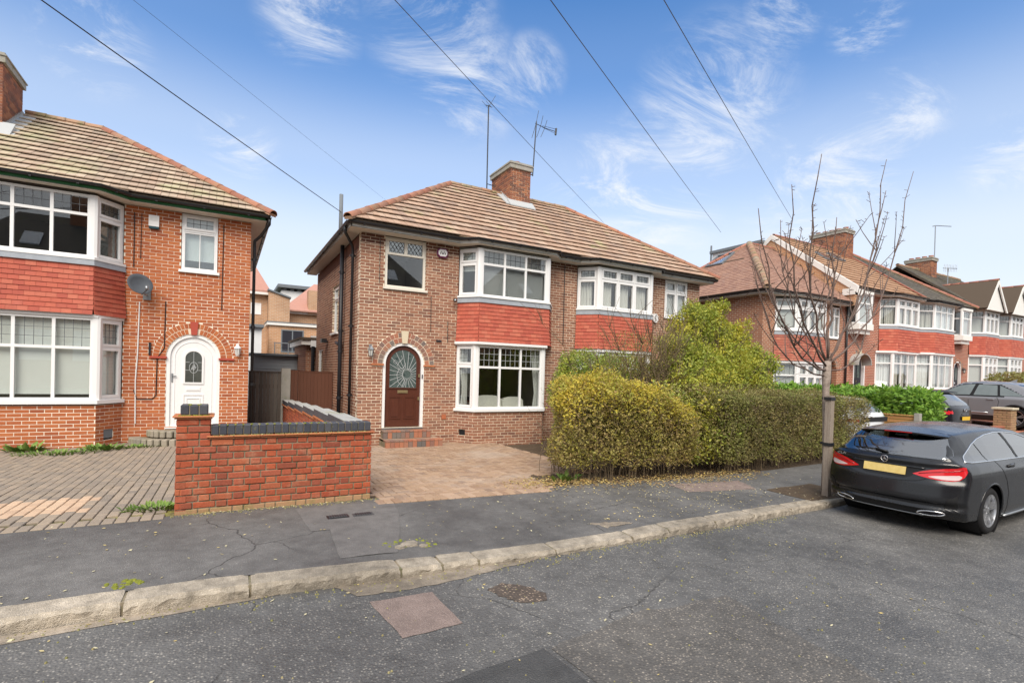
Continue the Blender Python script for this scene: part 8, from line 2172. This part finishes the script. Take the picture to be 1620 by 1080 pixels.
MB().box(-4.3, 2.0, 30.28, 30.62, 3.80, 3.92).obj('eaves_board', 'white_paint', B1)
grid_window(B1, (0, 30.6, 0), FU, FN, 1.12, 1.62, 2.75, 3.35, cols=1, top=None, d=.02); MB().box(1.15, 1.6, 30.595, 30.6, 2.78, 3.32).obj('blind', 'blind_white', B1)
B2 = thing('rear_house', 'taller brick block with sloping parapet in the gap', 'house', (2.4, 30, -1.8))
m = MB(); m.hexa([(1.93, 29.8, -1.8), (2.95, 29.8, -1.8), (2.95, 36, -1.8), (1.93, 36, -1.8)], [(1.93, 29.8, 3.98), (2.95, 29.8, 3.64), (2.95, 36, 3.64), (1.93, 36, 3.98)]); m.obj('wall', 'brick_rear_x', B2); m = MB(); m.hexa([(1.88, 29.7, 3.98), (3.0, 29.7, 3.64), (3.0, 36, 3.64), (1.88, 36, 3.98)], [(1.88, 29.7, 4.06), (3.0, 29.7, 3.72), (3.0, 36, 3.72), (1.88, 36, 4.06)]); m.obj('parapet_cap', 'slate_grey', B2)
B3 = thing('rear_extension', 'orange brick flat roofed extension with patio window and glass balcony', 'extension', (3.2, 28, -1.8))
MB().box(1.85, 6.5, 28.0, 29.7, -1.8, 2.05).obj('wall', 'brick_orange_x', B3); MB().box(1.75, 6.6, 27.9, 29.7, 2.05, 2.19).obj('fascia', 'white_paint', B3); MB().box(1.73, 6.62, 27.88, 29.7, 2.19, 2.23).obj('flat_roof', 'slate_grey', B3)
grid_window(B3, (0, 28.0, 0), FU, FN, 2.40, 3.45, .72, 1.86, cols=2, top=None, d=.03, paint='slate_grey'); MB().box(2.45, 3.4, 27.99, 28.0, .75, 1.83).obj('room_interior', 'ink', B3)
MB().box(1.98, 4.6, 26.9, 27.9, .10, .62).obj('balcony_floor', 'render_white', B3); MB().box(2.02, 4.6, 26.92, 26.94, .62, 1.12).obj('balcony_glass', 'glass', B3); MB().box(2.0, 4.6, 26.9, 26.96, 1.12, 1.16).obj('balcony_rail', 'steel', B3)
for k in range(5): MB().box(2.02+k*.6, 2.06+k*.6, 26.9, 26.95, .62, 1.12).obj('baluster', 'steel', B3)
B4 = thing('rear_house', 'small hip roofed brick house behind the balcony', 'house', (4, 33, -1.8))
MB().box(2.98, 8, 33.0, 39, -1.8, 3.25).obj('wall', 'brick_rear_x', B4); MB().box(2.9, 8.2, 32.8, 33.02, 3.15, 3.3).obj('eaves_board', 'white_paint', B4)
m = MB(); m.hexa([(2.8, 32.6, 3.28), (8.3, 32.6, 3.28), (8.3, 36, 5.4), (5.0, 36, 5.4)], [(2.8, 32.6, 3.36), (8.3, 32.6, 3.36), (8.3, 36, 5.48), (5.0, 36, 5.48)]); m.obj('roof', 'roof_pink', B4)
grid_window(B4, (0, 33.0, 0), FU, FN, 3.06, 3.62, 1.75, 2.55, cols=2, top=None, d=.03); MB().box(3.1, 3.6, 32.99, 33.0, 1.8, 2.5).obj('room_interior', 'drape_grey', B4); MB().box(4.25, 4.85, 32.7, 33.4, 3.2, 4.6).obj('side_chimney', 'brick_rear_x', B4)
B5 = thing('modern_building', 'white modern block with thin grey roof behind the gap', 'building', (5, 46, -1.8)); MB().box(3.9, 12, 46, 56, -1.8, 6.25).obj('wall', 'render_white', B5); MB().box(3.6, 12.2, 45.6, 56.2, 6.45, 6.7).obj('roof_slab', 'slate_grey', B5)
m = MB()
for k in range(8): m.box(4.0+k*.55, 4.3+k*.55, 45.98, 46.0, 6.25, 6.45)
m.obj('clerestory', 'slate_grey', B5)
B6 = thing('rear_extension', 'rendered lean-to with white framed window at the foot of the gap', 'extension', (.8, 26, -1.8)); MB().box(-3, 1.42, 26.0, 28, -1.8, 1.75).obj('wall', 'render_white', B6); MB().box(-3.1, 1.5, 25.8, 28, 1.75, 1.88).obj('roof', 'slate_grey', B6)
# ================================================================ street tree with its stake
TR = thing('street_tree', 'young bare street tree tied to a wooden stake', 'tree', (8.85, 4.95, -1.85))
def tp(*pts): return [tuple(p) for p in pts]
zg = z_pave(8.8, 4.9)
trunk = MB(); tpts = [(8.88, 4.96, zg-.1), (8.86, 4.95, zg+.6), (8.82, 4.95, -.6), (8.80, 4.95, -.1), (8.80, 4.95, .10), (8.82, 4.95, .35)]
trunk.tube(tpts, [.055, .048, .046, .055, .070, .055], 12); tro = trunk.obj('trunk', 'bark', TR, True)
forks = [
 # main limbs: start, tip, base radius, bend
 ((8.82, 4.95, .30), (7.85, 4.60, 3.46), .030, (-.12, .1)), ((8.82, 4.95, .35), (11.0, 5.2, 4.30), .032, (.10, 0)), ((8.83, 4.95, .30), (12.4, 5.35, 4.42), .030, (.15, .1)),
 ((8.80, 4.95, .25), (6.90, 4.45, 2.76), .028, (-.1, 0)), ((8.79, 4.95, .20), (5.98, 4.3, 2.22), .027, (-.1, -.1)), ((8.82, 4.95, .40), (8.85, 4.9, 2.75), .036, (0, 0)),
 ((8.83, 4.95, .30), (9.75, 4.6, 3.28), .024, (.12, 0)), ((8.80, 4.95, .15), (7.55, 5.4, 2.25), .020, (-.15, 0)), ((8.84, 4.95, .2), (11.3, 5.6, 1.95), .020, (.1, 0)), ((8.82, 4.95, .3), (9.9, 5.5, 2.9), .020, (.1, .2)), ((8.80, 4.95, .1), (6.75, 4.9, 1.72), .019, (-.15, 0)), ((8.82, 4.95, .3), (8.1, 5.4, 2.7), .018, (0, .2))]
crown = MB(); twigm = MB()
random.seed(21)
def spurs(path, r):
    for i in range(2, len(path)-1):
        a = Vector(path[i]); d = (Vector(path[i+1])-a)
        for _ in range(3):
            o = a+d*random.random(); q = Vector((random.gauss(0, 1), random.gauss(0, 1), random.uniform(.1, 1.1))).normalized(); l = random.uniform(.03, .09); twigm.tube([tuple(o), tuple(o+q*l)], .0045, 4, .0035)
for s, e, r, bd in forks:
    s, e = Vector(s), Vector(e); p = []; n = 10
    for k in range(n+1):
        t = k/n; q = s.lerp(e, t)+Vector((bd[0]*sin(pi*t)*.9+(e.x-s.x)*.10*sin(pi*t), bd[1]*sin(pi*t), -.42*sin(pi*t)*abs(e.x-s.x)/2.2)); 
        if 0 < k < n: q += Vector((random.gauss(0, .025), random.gauss(0, .025), random.gauss(0, .02)))
        p.append(tuple(q))
    crown.tube(p, [r*.48*(1-t/n)**.75+.0048 for t in range(n+1)], 7); spurs(p, r)
    for _ in range(8 if r > .025 else 5):
        k = random.randint(2, 7); o = Vector(p[k]); d = (Vector(p[min(k+1, n)])-o).normalized(); d = (d+Vector((random.gauss(0, .55), random.gauss(0, .55), random.uniform(.1, .6)))).normalized(); l = random.uniform(.35, .95)
        q = [tuple(o), tuple(o+d*l*.35+Vector((random.gauss(0, .02), 0, 0))), tuple(o+d*l*.7+Vector((0, 0, .05))), tuple(o+d*l+Vector((0, 0, .12)))]
        twigm.tube(q, .009, 5, .004); spurs(q+[q[-1]], .01)
crown.obj('limb', 'bark_twig', TR, True, label='spreading bare limbs'); twigm.obj('twigs', 'bark_twig', TR, kind='stuff')
SK = thing('tree_stake', 'grey weathered wooden stake with black ties against the young tree', 'stake', (8.70, 4.84, zg))
m = MB(); m.hexa([(8.655, 4.78, zg-.1), (8.755, 4.78, zg-.1), (8.755, 4.88, zg-.1), (8.655, 4.88, zg-.1)], [(8.665, 4.78, -.22), (8.760, 4.78, -.22), (8.760, 4.875, -.22), (8.665, 4.875, -.22)]); m.obj('post', 'stake_wood', SK)
for z in (-.27, -1.02): MB().box(8.645, 8.775, 4.77, 4.89, z-.025, z+.025).box(8.76, 8.88, 4.84, 4.99, z-.018, z+.018).obj('tie', 'black_plastic', SK)
# ================================================================ overhead wires, all from one pole top
PT = Vector((-11.5, -2.21, 5.65))
for i, (e, lab, r) in enumerate((((2.60, 14.15, 4.12), 'thick overhead wire reaching the black vent pipe', .009), ((8.2, 30.0, 9.75), 'thin faint overhead wire passing behind the left hip of the middle roof', .004), ((19.3, 24.0, 9.0), 'overhead wire passing the middle chimney aerial', .008), ((20.4, 16.6, 6.95), 'overhead wire ending at the brown hipped roof', .008), ((23.35, 15.0, 7.7), 'overhead wire ending behind the bare street tree', .008))):
    e = Vector(e); t = thing('overhead_wire', lab, 'wire', tuple(PT), 'telephone wires fanning out over the street'); p = []
    for k in range(25):
        s = k/24; q = PT.lerp(e, s); q.z -= .10*4*s*(1-s)*(.0 if i == 1 else 1); p.append(tuple(q))
    MB().tube(p, r, 5).obj('wire_strand', 'black_plastic', t)
# ================================================================ across the road, seen only in window reflections
def opposite(x0, lab, tone):
    H = thing('facing_house', lab, 'house', (x0+5, -13, -1.6)); MB().box(x0, x0+11, -21, -12.8, -1.8, 5.4).obj('wall', tone, H)
    m = MB(); zr = 9.3; y0, yr, y1 = -12.4, -16.6, -21.3
    def slab(*q): m.hexa([(a, b, c-.1) for a, b, c in q], list(q))
    slab((x0-.4, y0, 5.4), (x0+11.4, y0, 5.4), (x0+8.5, yr, zr), (x0+2.5, yr, zr)); slab((x0-.4, y1, 5.4), (x0-.4, y0, 5.4), (x0+2.5, yr, zr)); slab((x0+11.4, y0, 5.4), (x0+11.4, y1, 5.4), (x0+8.5, yr, zr)); slab((x0+11.4, y1, 5.4), (x0-.4, y1, 5.4), (x0+2.5, yr, zr), (x0+8.5, yr, zr))
    R = m.obj('roof', 'roof_tile_dark', H); MB().box(x0+5.1, x0+6.1, -17.2, -16.0, 8, 10.6).obj('chimney', 'chimney_brick', R)
    for xx in (x0+3.2, x0+7.6):
        w = lambda a, s, h: (a, y0+(yr-y0)*s, 5.4+(zr-5.4)*s+h)
        MB().hexa([w(xx, .38, .02), w(xx+.9, .38, .02), w(xx+.9, .60, .02), w(xx, .60, .02)], [w(xx, .38, .10), w(xx+.9, .38, .10), w(xx+.9, .60, .10), w(xx, .60, .10)]).obj('roof_window', 'blind_white', R)
    for k in range(4):
        xx = x0+1.2+k*2.4; MB().box(xx, xx+1.5, -12.8, -12.74, 3.2, 4.7).obj('window', 'white_upvc', H); MB().box(xx, xx+1.5, -12.8, -12.74, .0, 1.8).obj('window', 'white_upvc', H)
opposite(-14, 'dark roofed house across the road, mirrored in the orange house windows', 'brick_b_x'); opposite(3, 'dark roofed house across the road, mirrored in the middle house windows', 'brick_b_x'); opposite(19, 'dark roofed house across the road, mirrored in the right hand bays', 'brick_b_x')
sheet('far_verge', 'ground', lin(-40, 80, 13), [-12.9, -7.4], lambda x, y: z_road(x, y)+.08)
